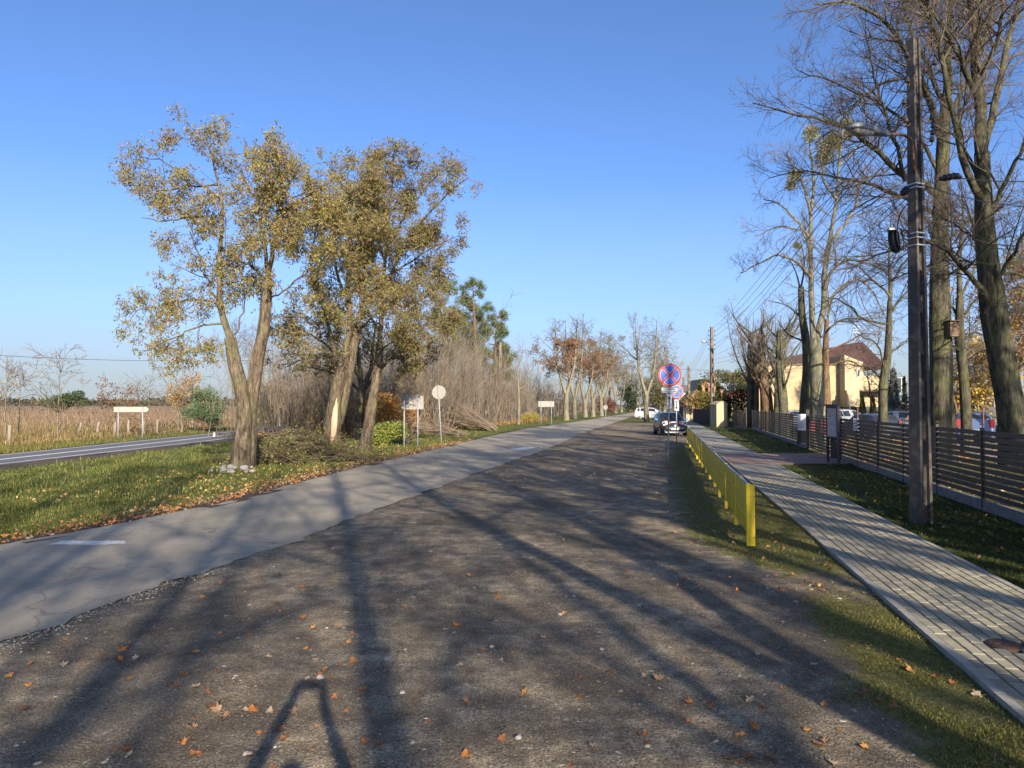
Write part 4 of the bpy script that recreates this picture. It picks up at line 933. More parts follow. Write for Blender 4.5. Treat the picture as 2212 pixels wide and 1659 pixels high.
def glassm(name, c, rough=0.05):
    m, nt, b = newmat(name); b.inputs['Base Color'].default_value = rgba(c); b.inputs['Roughness'].default_value = rough
    b.inputs['Specular IOR Level'].default_value = 0.8; return m
MAT_GLASS = glassm('dark_window_glass', (0.02, 0.025, 0.03))
MAT_MILK = glassm('milky_lamp_glass', (0.22, 0.22, 0.21), 0.25)

# ---- the tall concrete pole by the path
pb = G(1990, 1130); pY = pb[1]
def concrete_pole(root, base, H, w0, w1, rz, nwin, m, z_first=0.9, gap=0.26, spacing=0.83):
    """two tapering flanges joined by rungs, open slots between them"""
    c, s = math.cos(rz), math.sin(rz)
    def pt(x, y, z): return np.array([base[0] + x * c - y * s, base[1] + x * s + y * c, z])
    W = lambda z: w0 + (w1 - w0) * z / H
    def fl(mb, x0f, x1f, dep, z0, z1):
        V = []
        for z in (z0, z1):
            w = W(z)
            for x, y in ((x0f, -dep), (x1f, -dep), (x1f, dep), (x0f, dep)): V.append(pt(x * w, y * w, z))
        mb.add(V, [[0, 3, 2, 1], [4, 5, 6, 7], [0, 1, 5, 4], [1, 2, 6, 5], [2, 3, 7, 6], [3, 0, 4, 7]])
    mb = MB(); fl(mb, -0.5, -0.26, 0.42, -0.4, H); fl(mb, 0.26, 0.5, 0.42, -0.4, H); mb.build('flange', m, root)
    mb = MB(); z = -0.4; zs = [z_first + spacing * i for i in range(nwin)]
    prev = -0.4
    for zz in zs + [H]:
        fl(mb, -0.265, 0.265, 0.22, prev, min(zz, H)); prev = zz + (spacing - gap)
    mb.build('web', m, root)
    # rounded slot ends
    mb = MB()
    for zz in zs:
        for ze, sg in ((zz, -1), (zz + spacing - gap, 1)):
            w = W(ze)
            for k in (-1, 1):
                mb.add([pt(k * 0.2 * w, -0.25 * w, ze + sg * 0.0), pt(k * 0.2 * w, -0.25 * w, ze - sg * 0.2 * w), pt(k * 0.07 * w, -0.25 * w, ze), pt(k * 0.2 * w, 0.25 * w, ze), pt(k * 0.2 * w, 0.25 * w, ze - sg * 0.2 * w), pt(k * 0.07 * w, 0.25 * w, ze)],
                       [[0, 1, 4, 3], [1, 2, 5, 4]], [[0, 2, 1], [3, 4, 5]])
    mb.build('slot_ends', m, root)
    return pt
POLE_H = P(1990, 86, pY)[2]
pole = thing('utility_pole', 'tall slotted concrete pole with street lamp beside the footpath', 'utility pole', pb)
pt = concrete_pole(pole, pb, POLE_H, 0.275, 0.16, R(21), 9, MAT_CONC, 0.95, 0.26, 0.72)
pm = MB()                                                    # bolt holes of the solid top
for i, z in enumerate(np.linspace(POLE_H - 0.25, POLE_H - 1.9, 13)):
    a = pt(0.0, -0.052, z + 0.03 * ((i * 7) % 3)); b2 = pt(0.0, -0.034, z + 0.03 * ((i * 7) % 3)); pm.tube([a, b2], [0.014, 0.014], 8)
pm.build('bolt_holes', MAT_BLACK, pole)
def zat(v): return P(1990, v, pY)[2]
for v in (399, 407, 505, 515, 531):                            # steel straps
    z = zat(v); w = 0.275 + (0.16 - 0.275) * z / POLE_H; mb = MB()
    cs = [pt(-0.52 * w, -0.45 * w, z), pt(0.52 * w, -0.45 * w, z), pt(0.52 * w, 0.45 * w, z), pt(-0.52 * w, 0.45 * w, z)]
    for i in range(4): mb.bar(cs[i], cs[(i + 1) % 4], 0.006, 0.022)
    mb.build('strap', MAT_STEEL, pole)
# lamp arm and lantern are parts of the pole
arm = [P(1976, 372, pY - 0.1), P(1972, 330, pY - 0.16), P(1969, 302, pY - 0.2), P(1957, 294, pY - 0.28), P(1912, 290, pY - 0.55)]
mb = MB(); mb.tube(resample(arm, 16), np.full(16, 0.024), 10); mb.build('lamp_arm', MAT_RUST, pole)
lp0, lp1 = P(1914, 289, pY - 0.55), P(1838, 276, pY - 0.95)
ld = unit(lp1 - lp0); lside = unit(np.cross(ld, [0, 0, 1])); lup = np.cross(lside, ld)
def lamp_sec(f, w, h0, h1, k=10):
    c = lp0 + (lp1 - lp0) * f; a = np.linspace(0, 2 * PI, k, endpoint=False)
    return [c + lside * w * math.copysign(abs(math.cos(x)) ** 0.6, math.cos(x)) + lup * (h1 if math.sin(x) > 0 else h0) * abs(math.sin(x)) ** 0.6 * (1 if math.sin(x) > 0 else -1) for x in a]
def loft(mb, secs, smooth=True, caps=True):
    k = len(secs[0]); V = [p for s_ in secs for p in s_]; Q = []
    for i in range(len(secs) - 1):
        for j in range(k): Q.append([i * k + j, i * k + (j + 1) % k, (i + 1) * k + (j + 1) % k, (i + 1) * k + j])
    T = []
    if caps:
        for e in (0, len(secs) - 1):
            V.append(np.mean(secs[e], 0)); ci = len(V) - 1
            T += [[e * k + j, e * k + (j + 1) % k, ci] for j in range(k)]
    mb.add(V, Q, T, smooth=smooth)
mb = MB(); loft(mb, [lamp_sec(-0.12, 0.03, 0.03, 0.03), lamp_sec(0.02, 0.055, 0.045, 0.05), lamp_sec(0.22, 0.085, 0.05, 0.075), lamp_sec(0.6, 0.125, 0.04, 0.09), lamp_sec(0.9, 0.12, 0.03, 0.08), lamp_sec(1.02, 0.09, 0.02, 0.05)]); mb.build('lamp_housing', MAT_LAMP, pole)
mb = MB(); loft(mb, [lamp_sec(0.40, 0.04, 0.05, 0.0), lamp_sec(0.5, 0.095, 0.095, 0.0), lamp_sec(0.72, 0.105, 0.12, 0.0), lamp_sec(0.9, 0.09, 0.095, 0.0), lamp_sec(0.98, 0.05, 0.04, 0.0)]); mb.build('lamp_glass', MAT_MILK, pole)
# insulators on bent pins
for i, (u, v, sd) in enumerate(((1953, 219, 1), (1957, 258, 1), (1960, 172, 1), (1958, 118, 1), (2017, 229, 1), (2019, 134, 1), (2013, 252, 1), (2016, 270, 1), (2015, 285, 1), (2013, 300, 1), (1949, 322, 0))):
    z = zat(v); c = P(u, v, pY - 0.05); edge = np.array([pb[0] + (-0.1 if u < 1990 else 0.1), c[1], c[2] - 0.07])
    mb = MB(); m_ = np.array([c[0], c[1], c[2] - 0.1])
    mb.tube(resample([edge, (edge + m_) / 2 + [0, 0, -0.03], m_, c + [0, 0, -0.02]], 8), np.full(8, 0.009), 6)
    ins = mb.build('insulator_pin', MAT_RUST, pole)
    mb = MB()
    mb.tube([c + [0, 0, -0.055], c + [0, 0, -0.045], c + [0, 0, -0.02], c + [0, 0, 0.0], c + [0, 0, 0.025], c + [0, 0, 0.045]], [0.02, 0.042, 0.045, 0.03, 0.034, 0.018], 10); mb.build('insulator', MAT_GLAZE if sd else MAT_CERAM, ins)
# cable coil and loop hanging on the pole
def coil(u, v, rx, rz_, n, rad, tilt, label, seed, jit=0.012):
    c = P(u, v, pY - 0.15); r = np.random.default_rng(seed); mb = MB()
    for k in range(n):
        a = np.linspace(0, 2 * PI, 25); off = r.normal(0, jit, 3); s = 1 + r.normal(0, 0.03)
        pts = np.stack([c[0] + off[0] + rx * s * np.cos(a) + tilt * rz_ * np.sin(a), c[1] + off[1] * 2 + 0.9 * rx * np.sin(a) * 0.3 + (k - n / 2) * rad * 0.6, c[2] + off[2] * 0.5 + rz_ * s * np.sin(a)], 1)
        mb.tube(pts, np.full(25, rad), 6, cap=False)
    return mb, c
cl = thing('cable_coil', 'long black coil of spare cable hanging on the left of the concrete pole', 'cable', P(1934, 520, pY - 0.15))
mb, c = coil(1934, 520, 0.055, 0.20, 14, 0.012, -0.10, '', 3); mb.build('windings', MAT_BLACK, cl)
mb = MB(); a = P(1929, 494, pY - 0.25); mb.box(a + [0, 0.06, 0], (0.11, 0.12, 0.03)); mb.build('tie', MAT_STEEL, cl)
mb = MB(); mb.tube(resample([P(1938, 490, pY - 0.15), P(1945, 462, pY - 0.1), P(1965, 435, pY), P(1980, 418, pY)], 10), np.full(10, 0.011), 6); mb.build('lead', MAT_BLACK, cl)
cl = thing('cable_loop', 'small ring of black cable between the long coil and the pole', 'cable', P(1956, 504, pY - 0.1))
mb, c = coil(1956, 504, 0.058, 0.052, 3, 0.009, 0.0, '', 4, 0.005); mb.build('ring', MAT_BLACK, cl)
mb = MB(); mb.tube(resample([P(1966, 508, pY - 0.1), P(1974, 506, pY - .05), P(1982, 504, pY)], 6), np.full(6, 0.009), 6); mb.build('lead', MAT_BLACK, cl)
# cable joint sleeves in the span
for uv, lab in (([(2030, 387), (2048, 383), (2068, 381), (2075, 384)], 'black cable joint sleeve hanging right of the concrete pole'), ([(1948, 421), (1955, 413), (1962, 406)], 'small black cable joint sleeve hanging left of the concrete pole')):
    p_ = np.array([P(u, v, pY + (0.2 if u > 2000 else -0.2)) for u, v in uv]); t = thing('cable_joint', lab, 'cable joint', p_[0])
    mb = MB(); q_ = resample(p_, 10); mb.tube(q_, 0.03 + 0.025 * np.sin(np.linspace(0.2, 2.9, 10)), 8); mb.build('sleeve', MAT_BLACK, t)
    mb = MB()
    for f in (2, 4, 6, 7): mb.tube([q_[f], q_[f] + unit(q_[f + 1] - q_[f]) * 0.02], [0.062, 0.062], 8)
    mb.build('clamp', MAT_BLACK, t)
def wire(pts, sag, rad, n=40):
    pts = [np.asarray(p_, float) for p_ in pts]; out = []
    for a, b2 in zip(pts[:-1], pts[1:]):
        t = np.linspace(0, 1, n)[:, None]; out.append(a + (b2 - a) * t - np.array([0, 0, 1]) * sag * 4 * t * (1 - t))
    mb = MB()
    for o_ in out: mb.tube(o_, np.full(n, rad), 5)
    return mb

# ---- yellow barrier
def m_yellow():
    m, nt, b = newmat('yellow_paint'); v = coords(nt)
    c = ramp(nt, noise(nt, v, 2.5, 6, 0.65), [(0.35, (0.74, 0.55, 0.018)), (0.65, (0.56, 0.385, 0.016))])
    c = mixc(nt, ramp(nt, noise(nt, v, 24, 5, 0.7), [(0.66, 0), (0.74, 0.8)]), c, (0.13, 0.07, 0.03))
    c = mixc(nt, ramp(nt, noise(nt, coords(nt, 'Object', (6, 6, 0.7)), 3, 5, 0.7), [(0.55, 0), (0.75, 0.45)]), c, (0.33, 0.24, 0.05))
    L(nt, c, b.inputs['Base Color']); b.inputs['Roughness'].default_value = 0.4; bump(nt, noise(nt, v, 7, 4, 0.6), 0.2, 0.012, b); return m
MAT_YEL = m_yellow()
MAT_YEL_D = mat('worn_yellow', (0.36, 0.27, 0.012), (0.28, 0.2, 0.03), 10, 0.5)
MAT_ALU = mat('bare_rail', (0.45, 0.44, 0.38), (0.36, 0.35, 0.30), 9, 0.5, metal=0.4)
b0, b1 = G(1617, 1180), G(1485, 957); b0[2] = b1[2] = 0
bl = np.linalg.norm(b1 - b0); bd = (b1 - b0) / bl; bn = np.array([bd[1], -bd[0], 0])       # bn points to the footpath
bar_root = thing('yellow_barrier', 'long yellow sheet metal barrier between the gravel and the footpath', 'barrier', b0)
NB = 15; ht = 0.86
rb = np.random.default_rng(8)
for i in range(NB + 1):
    s = bl * i / NB; lean = rb.normal(0, 0.012); tw = rb.normal(0, 0.01)
    p0 = b0 + bd * s; rz = math.atan2(bd[1], bd[0])
    for k, off in enumerate((0.025, 0.085) if i in (0, NB) else (0.022,)):
        mb = MB(); hh_ = ht + 0.02 - 0.012 * k
        o_ = p0 + bn * off + bd * (0.0 if k == 0 else 0.02)
        # U channel: web facing along the line, two flanges
        wv = 0.056
        for (dx, dy, sx, sy) in ((0, 0, 0.005, wv), (0.022, -wv / 2 + .0025, 0.044, 0.005), (0.022, wv / 2 - .0025, 0.044, 0.005)):
            cc = o_ + bd * (dx) + bn * dy; mb.box((cc[0] + lean * bn[0], cc[1], hh_ / 2 - 0.06), (sx, sy, hh_ + 0.12), rz=rz)
        po = mb.build('post', MAT_YEL, bar_root)
        mb = MB()
        for zz in (0.12, 0.42, 0.70, 0.80):
            c = o_ - bd * 0.003 + np.array([0, 0, zz]); mb.tube([c, c - bd * 0.006], [0.008, 0.008], 8)
        mb.build('bolts', MAT_RUST if k else MAT_YEL_D, po)
for i in range(NB):
    s0, s1 = bl * i / NB + 0.055, bl * (i + 1) / NB - 0.02
    nx, nz = 8, 10; z0, z1 = 0.17 + rb.normal(0, 0.008), ht - 0.004 + rb.normal(0, 0.004); ph = rb.uniform(0, 6.28, 3); V = []
    for jz in range(nz):
        for jx in range(nx):
            fx, fz = jx / (nx - 1), jz / (nz - 1)
            w = 0.010 * math.sin(fx * 5 + ph[0]) * math.sin(fz * 3 + ph[1]) + 0.006 * math.sin(fx * 11 + ph[2])
            V.append(b0 + bd * (s0 + (s1 - s0) * fx) + bn * (w - 0.01) + np.array([0, 0, z0 + (z1 - z0) * fz]))
    V = np.array(V); V2 = V + bn * 0.004
    Q = [[jz * nx + jx, jz * nx + jx + 1, (jz + 1) * nx + jx + 1, (jz + 1) * nx + jx] for jz in range(nz - 1) for jx in range(nx - 1)]
    n_ = len(V); rim = list(range(nx)) + [j * nx + nx - 1 for j in range(1, nz)] + [(nz - 1) * nx + j for j in range(nx - 2, -1, -1)] + [j * nx for j in range(nz - 2, 0, -1)]
    Qr = [[rim[k], rim[(k + 1) % len(rim)], rim[(k + 1) % len(rim)] + n_, rim[k] + n_] for k in range(len(rim))]
    mb = MB(); mb.add(np.concatenate([V, V2]), Q + [[a + n_ for a in q_][::-1] for q_ in Q], smooth=True); mb.add(np.concatenate([V, V2]), Qr)
    pn = mb.build('panel', MAT_YEL, bar_root)
    mb = MB()                                              # pressed ribs and the diagonal clips
    for fz in (0.34, 0.67):
        z = z0 + (z1 - z0) * fz
        for sg in (-1, 1): mb.bar(b0 + bd * s0 + bn * (-0.008 + sg * 0.009) + [0, 0, z], b0 + bd * s1 + bn * (-0.008 + sg * 0.009) + [0, 0, z], 0.012, 0.014)
    mb.build('rib', MAT_YEL, pn)
    mb = MB(); mb.bar(b0 + bd * (s0 - 0.045) + [0, 0, z1 + 0.012], b0 + bd * (s1 + 0.01) + [0, 0, z1 + 0.012], 0.045, 0.018); mb.build('top_rail', MAT_ALU, bar_root)

# ---- anthracite slat fence
MAT_SLAT = mat('anthracite_slat', (0.060, 0.050, 0.042), (0.045, 0.038, 0.032), 3, 0.55, stretch=(1, 1, 6))
MAT_FPOST = mat('anthracite_post', (0.030, 0.027, 0.026), (0.022, 0.02, 0.02), 4, 0.5)
fd = unit(np.array([FEN_S, 1.0, 0])); fn = np.array([fd[1], -fd[0], 0])
frz = math.atan2(fd[1], fd[0])
def slat_fence(root, pts, H, nsl, plinth=0.2, single=None, gap=0.03, first_post=True, last_post=True):
    bulk = MB()
    for i in range(len(pts) - 1):
        a, b2 = pts[i], pts[i + 1]; L_ = np.linalg.norm(b2 - a); d = (b2 - a) / L_; rz = math.atan2(d[1], d[0]); c = (a + b2) / 2
        if i > 0 or first_post:
            mb = MB(); mb.box((a[0], a[1], H / 2 - 0.05 + 0.02), (0.06, 0.06, H + 0.14), rz=rz)
            po = mb.build('post', MAT_FPOST, root)
            mb = MB(); mb.box((a[0], a[1], H + 0.096), (0.066, 0.066, 0.012), rz=rz); mb.build('cap', MAT_FPOST, po)
        if i == len(pts) - 2 and last_post:
            mb = MB(); mb.box((b2[0], b2[1], H / 2 - 0.03), (0.06, 0.06, H + 0.14), rz=rz); mb.build('post', MAT_FPOST, root)
        if plinth:
            mb = MB(); mb.box((c[0], c[1], plinth / 2 - 0.05), (L_ - 0.066, 0.05, plinth + 0.1), rz=rz); mb.build('plinth', MAT_PLINTH, root)
        z0 = plinth + 0.03; ph = (H - z0) / nsl
        for k in range(nsl):
            z = z0 + ph * (k + 0.5); one = single is None or i < single
            mb = MB() if one else bulk
            mb.box((c[0] + rb.normal(0, .001), c[1], z), (L_ - 0.064, 0.022, ph - gap), rz=rz)
            if one: mb.build('slat', MAT_SLAT, root)
    if bulk.n: kind(bulk.build('slats', MAT_SLAT, root), 'stuff')
FH = 1.52
def fpt(y): return np.array([float(fence_x(y)), y, 0.0])
yg0, yg1 = G(1823, 995)[1], G(1748, 971)[1]                    # the gate stands between these posts
ysf = np.linspace(yg0, 6.4, 9); 
slat_root = thing('slat_fence', 'anthracite slat fence running from the gate past the concrete pole', 'fence', fpt(yg0))
slat_fence(slat_root, [fpt(y) for y in ysf], FH, 11)
ysf = np.linspace(yg1, G(1625, 928)[1], 12)
slat_root2 = thing('slat_fence', 'anthracite slat fence beyond the gate, up to the pale booth', 'fence', fpt(yg1))
slat_fence(slat_root2, [fpt(y) for y in ysf], FH, 11, single=9)
c0 = fpt(G(1625, 928)[1]); c1 = np.array([*G(1578, 925)[:2], 0]); 
ret_root = thing('slat_fence', 'short piece of slat fence turning the corner beside the pale booth', 'fence', c0)
dirc = np.array([*P(1583, 925, c0[1] + 7)[:2], 0.0])
slat_fence(ret_root, [c0 + [0.0, 1.4, 0], c0 * 0.66 + dirc * 0.34 + [0, 1.0, 0], c0 * 0.33 + dirc * 0.67 + [0, .6, 0], dirc], 1.5, 10, single=3)
# gate: two leaves of slats in a frame
gate = thing('fence_gate', 'double slat gate in the anthracite fence behind the notice board', 'gate', fpt(yg0 + 0.3))
def leaf(a, b2):
    d = unit(b2 - a); L_ = np.linalg.norm(b2 - a); rz = math.atan2(d[1], d[0]); c = (a + b2) / 2
    mb = MB()
    for e in (a + d * 0.04, b2 - d * 0.04): mb.box((e[0], e[1], 0.83), (0.05, 0.045, 1.42), rz=rz)
    mb.box((c[0], c[1], 0.115), (L_ - 0.03, 0.044, 0.05), rz=rz); mb.box((c[0], c[1], 1.535), (L_ - 0.03, 0.044, 0.03), rz=rz)
    mb.build('gate_frame', MAT_FPOST, gate)
    for k in range(11):
        mb = MB(); mb.box((c[0], c[1], 0.215 + 0.122 * k), (L_ - 0.13, 0.022, 0.09), rz=rz); mb.build('slat', MAT_SLAT, gate)
gm = fpt(yg0 + (yg1 - yg0) * 0.5)
leaf(fpt(yg0 + 0.16), gm + fd * -0.02); leaf(gm + fd * 0.02, fpt(yg1 - 0.16))
for y in (yg0 + 0.02, yg1 - 0.02):
    mb = MB(); p_ = fpt(y); mb.box((p_[0] - 0.07, p_[1], 0.86), (0.13, 0.13, 1.76), rz=frz); gp = mb.build('gate_post', MAT_FPOST, gate)
    mb = MB(); mb.box((p_[0] - 0.07, p_[1], 1.75), (0.15, 0.15, 0.03), rz=frz); mb.build('cap', MAT_FPOST, gp)
mb = MB(); p_ = gm - fn * 0.05; mb.box((p_[0], p_[1] - 0.12, 0.95), (0.03, 0.14, 0.03), rz=0.2); mb.build('handle', MAT_STEEL, gate)

# ---- notice board, posters and plates at the gate
MAT_BOARD = mat('board_frame', (0.035, 0.04, 0.055), (0.025, 0.03, 0.04), 4, 0.5)
MAT_PAPER = mat('white_plate', (0.62, 0.64, 0.68), (0.55, 0.57, 0.62), 5, 0.6)
MAT_INK = mat('printed_ink', (0.03, 0.035, 0.05), (0.02, 0.025, 0.04), 5, 0.7)
def m_map():
    m, nt, b = newmat('printed_map'); v = coords(nt, 'Object', (1, 1, 1))
    f = noise(nt, v, 9, 5, 0.6); g2 = noise(nt, v, 25, 3, 0.6)
    c = ramp(nt, f, [(0.34, (0.10, 0.17, 0.42)), (0.47, (0.22, 0.30, 0.50)), (0.55, (0.42, 0.40, 0.34)), (0.66, (0.36, 0.20, 0.10))])
    c = mixc(nt, ramp(nt, g2, [(0.6, 0), (0.63, 0.7)]), c, (0.55, 0.56, 0.58))
    L(nt, c, b.inputs['Base Color']); b.inputs['Roughness'].default_value = 0.35; return m
nb = G(1800, 1003); nb[2] = 0; az = R(0)
nd = np.array([math.sin(az), math.cos(az), 0]); nn_ = np.array([-nd[1], nd[0], 0])
nroot = thing('notice_board', 'narrow notice board on two dark posts with a blue printed map', 'notice board', nb)
hb = P(1800, 875, nb[1])[2]
for sg in (-1, 1):
    e = nb + nd * 0.40 * sg; mb = MB(); mb.box((e[0], e[1], hb / 2 - 0.15), (0.07, 0.07, hb + 0.25), rz=math.atan2(nd[1], nd[0])); mb.build('leg', MAT_BOARD, nroot)
rzb = math.atan2(nd[1], nd[0]); zc = hb - 0.56
mb = MB(); mb.box((*(nb)[:2], zc), (0.725, 0.06, 1.08), rz=rzb); mb.build('board', MAT_BOARD, nroot)
mb = MB(); c = nb + nn_ * 0.0335; mb.box((c[0], c[1], zc - 0.02), (0.66, 0.006, 0.94), rz=rzb); pr_ = mb.build('poster', m_map(), nroot)
mb = MB(); c = nb + nn_ * 0.02; mb.box((c[0], c[1], hb + 0.0), (0.90, 0.14, 0.05), rz=rzb); mb.build('roof_strip', MAT_BOARD, nroot)
mb = MB(); c = nb + nd * 0.12; mb.box((c[0] + 0.14, c[1] + 0.1, 0.62), (0.30, 0.12, 0.86), rz=rzb); mb.build('lower_panel', MAT_BOARD, nroot)
def plate_on(name, label, cat, c, w, h, nrm, lines, m=MAT_PAPER):
    """a thin plate centred on c, facing nrm, with rows of printed lines"""
    nrm = unit(np.asarray(nrm, float)); sd = unit(np.cross([0, 0, 1], nrm)); rz = math.atan2(sd[1], sd[0])
    t = thing(name, label, cat, c); mb = MB(); mb.box(c, (w, 0.008, h), rz=rz); mb.build('plate', m, t)
    if lines:
        r = np.random.default_rng(4); mb = MB()
        for k in range(lines):
            lw = w * r.uniform(0.45, 0.82); z = c[2] + h * (0.42 - 0.84 * (k + 0.5) / lines); cc = c + nrm * 0.0052 - sd * (w * 0.42 - lw / 2)
            mb.box((cc[0], cc[1], z), (lw, 0.0016, h / lines * 0.22), rz=rz)
        kind(mb.build('print_lines', MAT_INK, t), 'stuff')
    return t
c = P(1743, 912, yg1 - 0.15); plate_on('notice_plate', 'white printed notice plate on the fence, left of the far gate post', 'sign', c - fn * 0.12 + [-0.1, 0, 0], 0.34, 0.72, [-0.55, -0.85, 0], 12)
c = fpt(yg0 + (6.4 - yg0) / 8); c[2] = P(1866, 917, c[1])[2]; plate_on('notice_plate', 'small white plate on the fence post right of the notice board', 'sign', c - fn * 0.045, 0.20, 0.40, [-0.9, -0.45, 0], 4)
MAT_REDP = mat('red_sheet', (0.30, 0.03, 0.035), (0.25, 0.025, 0.03), 4, 0.5)
for (u, v, w, h, dy, lab) in ((1792, 923, 0.75, 0.62, 1.6, 'red board behind the gate slats, partly hidden by the notice board'), (1754, 922, 0.30, 0.50, 1.2, 'small red board behind the slats by the far gate post')):
    yy = yg0 + 2.0 if u > 1780 else yg1 - 0.6
    c = P(u, v, yy + dy); t = thing('red_board', lab, 'board', np.array([c[0], c[1], 0])); mb = MB(); mb.box(c, (w, 0.02, h), rz=R(10)); mb.build('sheet', MAT_REDP, t)
    mb = MB()
    for sg in (-1, 1): mb.box((c[0] + sg * w * 0.35, c[1] + 0.03, c[2] / 2), (0.04, 0.04, c[2] + h * .5))
    mb.build('leg', MAT_FPOST, t)

# ---- road signs facing us: no stopping
MAT_SRED = mat('sign_red', (0.42, 0.022, 0.030), (0.38, 0.02, 0.028), 4, 0.4)
MAT_SBLUE = mat('sign_blue', (0.012, 0.10, 0.50), (0.012, 0.09, 0.45), 4, 0.4)
MAT_SWHITE = mat('sign_white', (0.50, 0.51, 0.53), (0.47, 0.48, 0.5), 4, 0.4)
MAT_SBLACK = mat('sign_black', (0.012, 0.012, 0.014), (0.015, 0.015, 0.016), 4, 0.5)
MAT_SBACK = mat('sign_back', (0.235, 0.225, 0.205), (0.205, 0.20, 0.185), 5, 0.6)
def ring_disc(mb, c, r0, r1, y, n=48, a0=0, a1=2 * PI):
    a = np.linspace(a0, a1, n + 1); V = [[c[0] + r * math.cos(x), c[1] + y, c[2] + r * math.sin(x)] for x in a for r in (r0, r1)]
    mb.add(V, [[2 * i, 2 * i + 1, 2 * i + 3, 2 * i + 2] for i in range(n)])
def text_mesh(s, size, c, m, parent, name='lettering', ext=0.0008):
    cu = bpy.data.curves.new('t', 'FONT'); cu.body = s; cu.size = size; cu.align_x = 'CENTER'; cu.align_y = 'CENTER'; cu.extrude = ext
    to = bpy.data.objects.new('t', cu); col.objects.link(to); dg = bpy.context.evaluated_depsgraph_get(); dg.update()
    me = bpy.data.meshes.new_from_object(to.evaluated_get(dg)); bpy.data.objects.remove(to); bpy.data.curves.remove(cu)
    me.transform(Matrix.Rotation(R(90), 4, 'X')); me.transform(Matrix.Translation(Vector(np.asarray(c) - rootloc(parent))))
    me.materials.clear(); me.materials.append(m); me.name = name
    o_ = bpy.data.objects.new(name, me); col.objects.link(o_); o_.parent = parent; return o_
def no_stopping(base, zc, rad, label, up_arrow, plates, lean=0.0, faded=False):
    root = thing('road_sign', label, 'road sign', base, 'no stopping signs')
    top = zc + rad * 0.8; cx = base[0] + lean; f = lambda z: base[0] + lean * z / zc
    mb = MB(); mb.tube([[base[0], base[1] + 0.045, -0.1], [f(top), base[1] + 0.045, top]], [0.03, 0.03], 14); mb.build('post', MAT_POST, root)
    c = np.array([f(zc), base[1], zc])
    mb = MB(); mb.tube([c + [0, -0.006, 0], c + [0, 0.006, 0]], [rad, rad], 48); d = mb.build('disc', MAT_SBACK, root)
    red = MAT_SRED_F if faded else MAT_SRED; blue = MAT_SBLUE_F if faded else MAT_SBLUE
    mb = MB(); ring_disc(mb, c, 0.845 * rad, rad * 0.995, -0.0075); mb.build('red_border', red, d)
    mb = MB(); ring_disc(mb, c, 0.0, 0.846 * rad, -0.0068)
    mb.build('white_field', MAT_SWHITE, d)
    mb = MB()                                             # blue quarters between the red bars
    for k in range(4):
        a = np.linspace(-PI / 4, PI / 4, 15) + k * PI / 2; w = 0.088 * rad; m_ = k * PI / 2
        ins = 0.105 * rad / math.sin(PI / 4)
        inner = c + np.array([math.cos(m_) * ins, -0.0084, math.sin(m_) * ins]); da = math.asin(0.105 / 0.815)
        a = np.linspace(-PI / 4 + da, PI / 4 - da, 15) + m_
        V = [inner] + [c + np.array([0.815 * rad * math.cos(x), -0.0084, 0.815 * rad * math.sin(x)]) for x in a]
        mb.add(V, None, [[0, i + 1, i] for i in range(1, 15)])
    mb.build('blue_field', blue, d)
    mb = MB()
    for k in (1, -1):
        dd = np.array([math.cos(k * PI / 4), 0, math.sin(k * PI / 4)]); e = np.array([-dd[2], 0, dd[0]])
        V = [c + dd * s_ * 0.86 * rad + e * t_ * 0.083 * rad + np.array([0, -0.0092 - 0.0004 * (k > 0), 0]) for s_, t_ in ((-1, -1), (1, -1), (1, 1), (-1, 1))]
        mb.add(V, [[0, 1, 2, 3]])
    mb.build('red_cross', red, d)
    for (z, w, h, what) in plates:
        pc = np.array([f(z), base[1] - 0.0, z]); mb = MB(); mb.box(pc, (w, 0.01, h)); p_ = mb.build('plate', MAT_SBLACK if what != 'arrow' else MAT_SBLACK, root)
        mb = MB(); mb.box(pc + [0, -0.0058, 0], (w - 0.022, 0.002, h - 0.022)); mb.build('face', MAT_SWHITE, p_)
        if what == 'arrow':
            sgn = 1 if up_arrow else -1; mb = MB(); y = -0.0078; hw = w * 0.075
            mb.add([pc + [-hw, y, -sgn * h * 0.36], pc + [hw, y, -sgn * h * 0.36], pc + [hw, y, sgn * h * 0.2], pc + [-hw, y, sgn * h * 0.2]], [[0, 1, 2, 3]])
            mb.add([pc + [-w * 0.27, y, sgn * h * 0.16], pc + [w * 0.27, y, sgn * h * 0.16], pc + [0, y, sgn * h * 0.40]], None, [[0, 1, 2]])
            mb.build('arrow', MAT_SBLACK, p_)
        else:
            for k, s_ in enumerate(what): text_mesh(s_, h * 0.36, pc + [0, -0.0082, h * (0.19 - 0.40 * k)], MAT_SBLACK, p_)
MAT_SRED_F = mat('sign_red_faded', (0.42, 0.05, 0.045), (0.38, 0.045, 0.04), 4, 0.4)
MAT_SBLUE_F = mat('sign_blue_faded', (0.02, 0.16, 0.5), (0.02, 0.15, 0.46), 4, 0.4)
s1 = G(1443, 1003); s1[2] = 0; Yn = s1[1]
zc = P(1448, 810, Yn)[2]; 
no_stopping(s1, zc, PX(25, Yn), 'nearer no-stopping road sign with text plate and upward arrow plate', True,
            [(P(1447, 843, Yn)[2], PX(36.5, Yn), PX(12.5, Yn), ('Nie dotyczy', 'autobusu szkolnego')), (P(1446, 867, Yn)[2], PX(12, Yn), PX(33, Yn), 'arrow')], lean=PX(5, Yn))
s2 = G(1462, 956); s2[2] = 0; Yn = s2[1]
no_stopping(s2, P(1463, 845, Yn)[2], PX(16, Yn), 'farther no-stopping road sign with a downward arrow plate, half hidden', False,
            [(P(1461.5, 875, Yn)[2], PX(10.5, Yn), PX(25, Yn), 'arrow')], lean=0.0, faded=True)

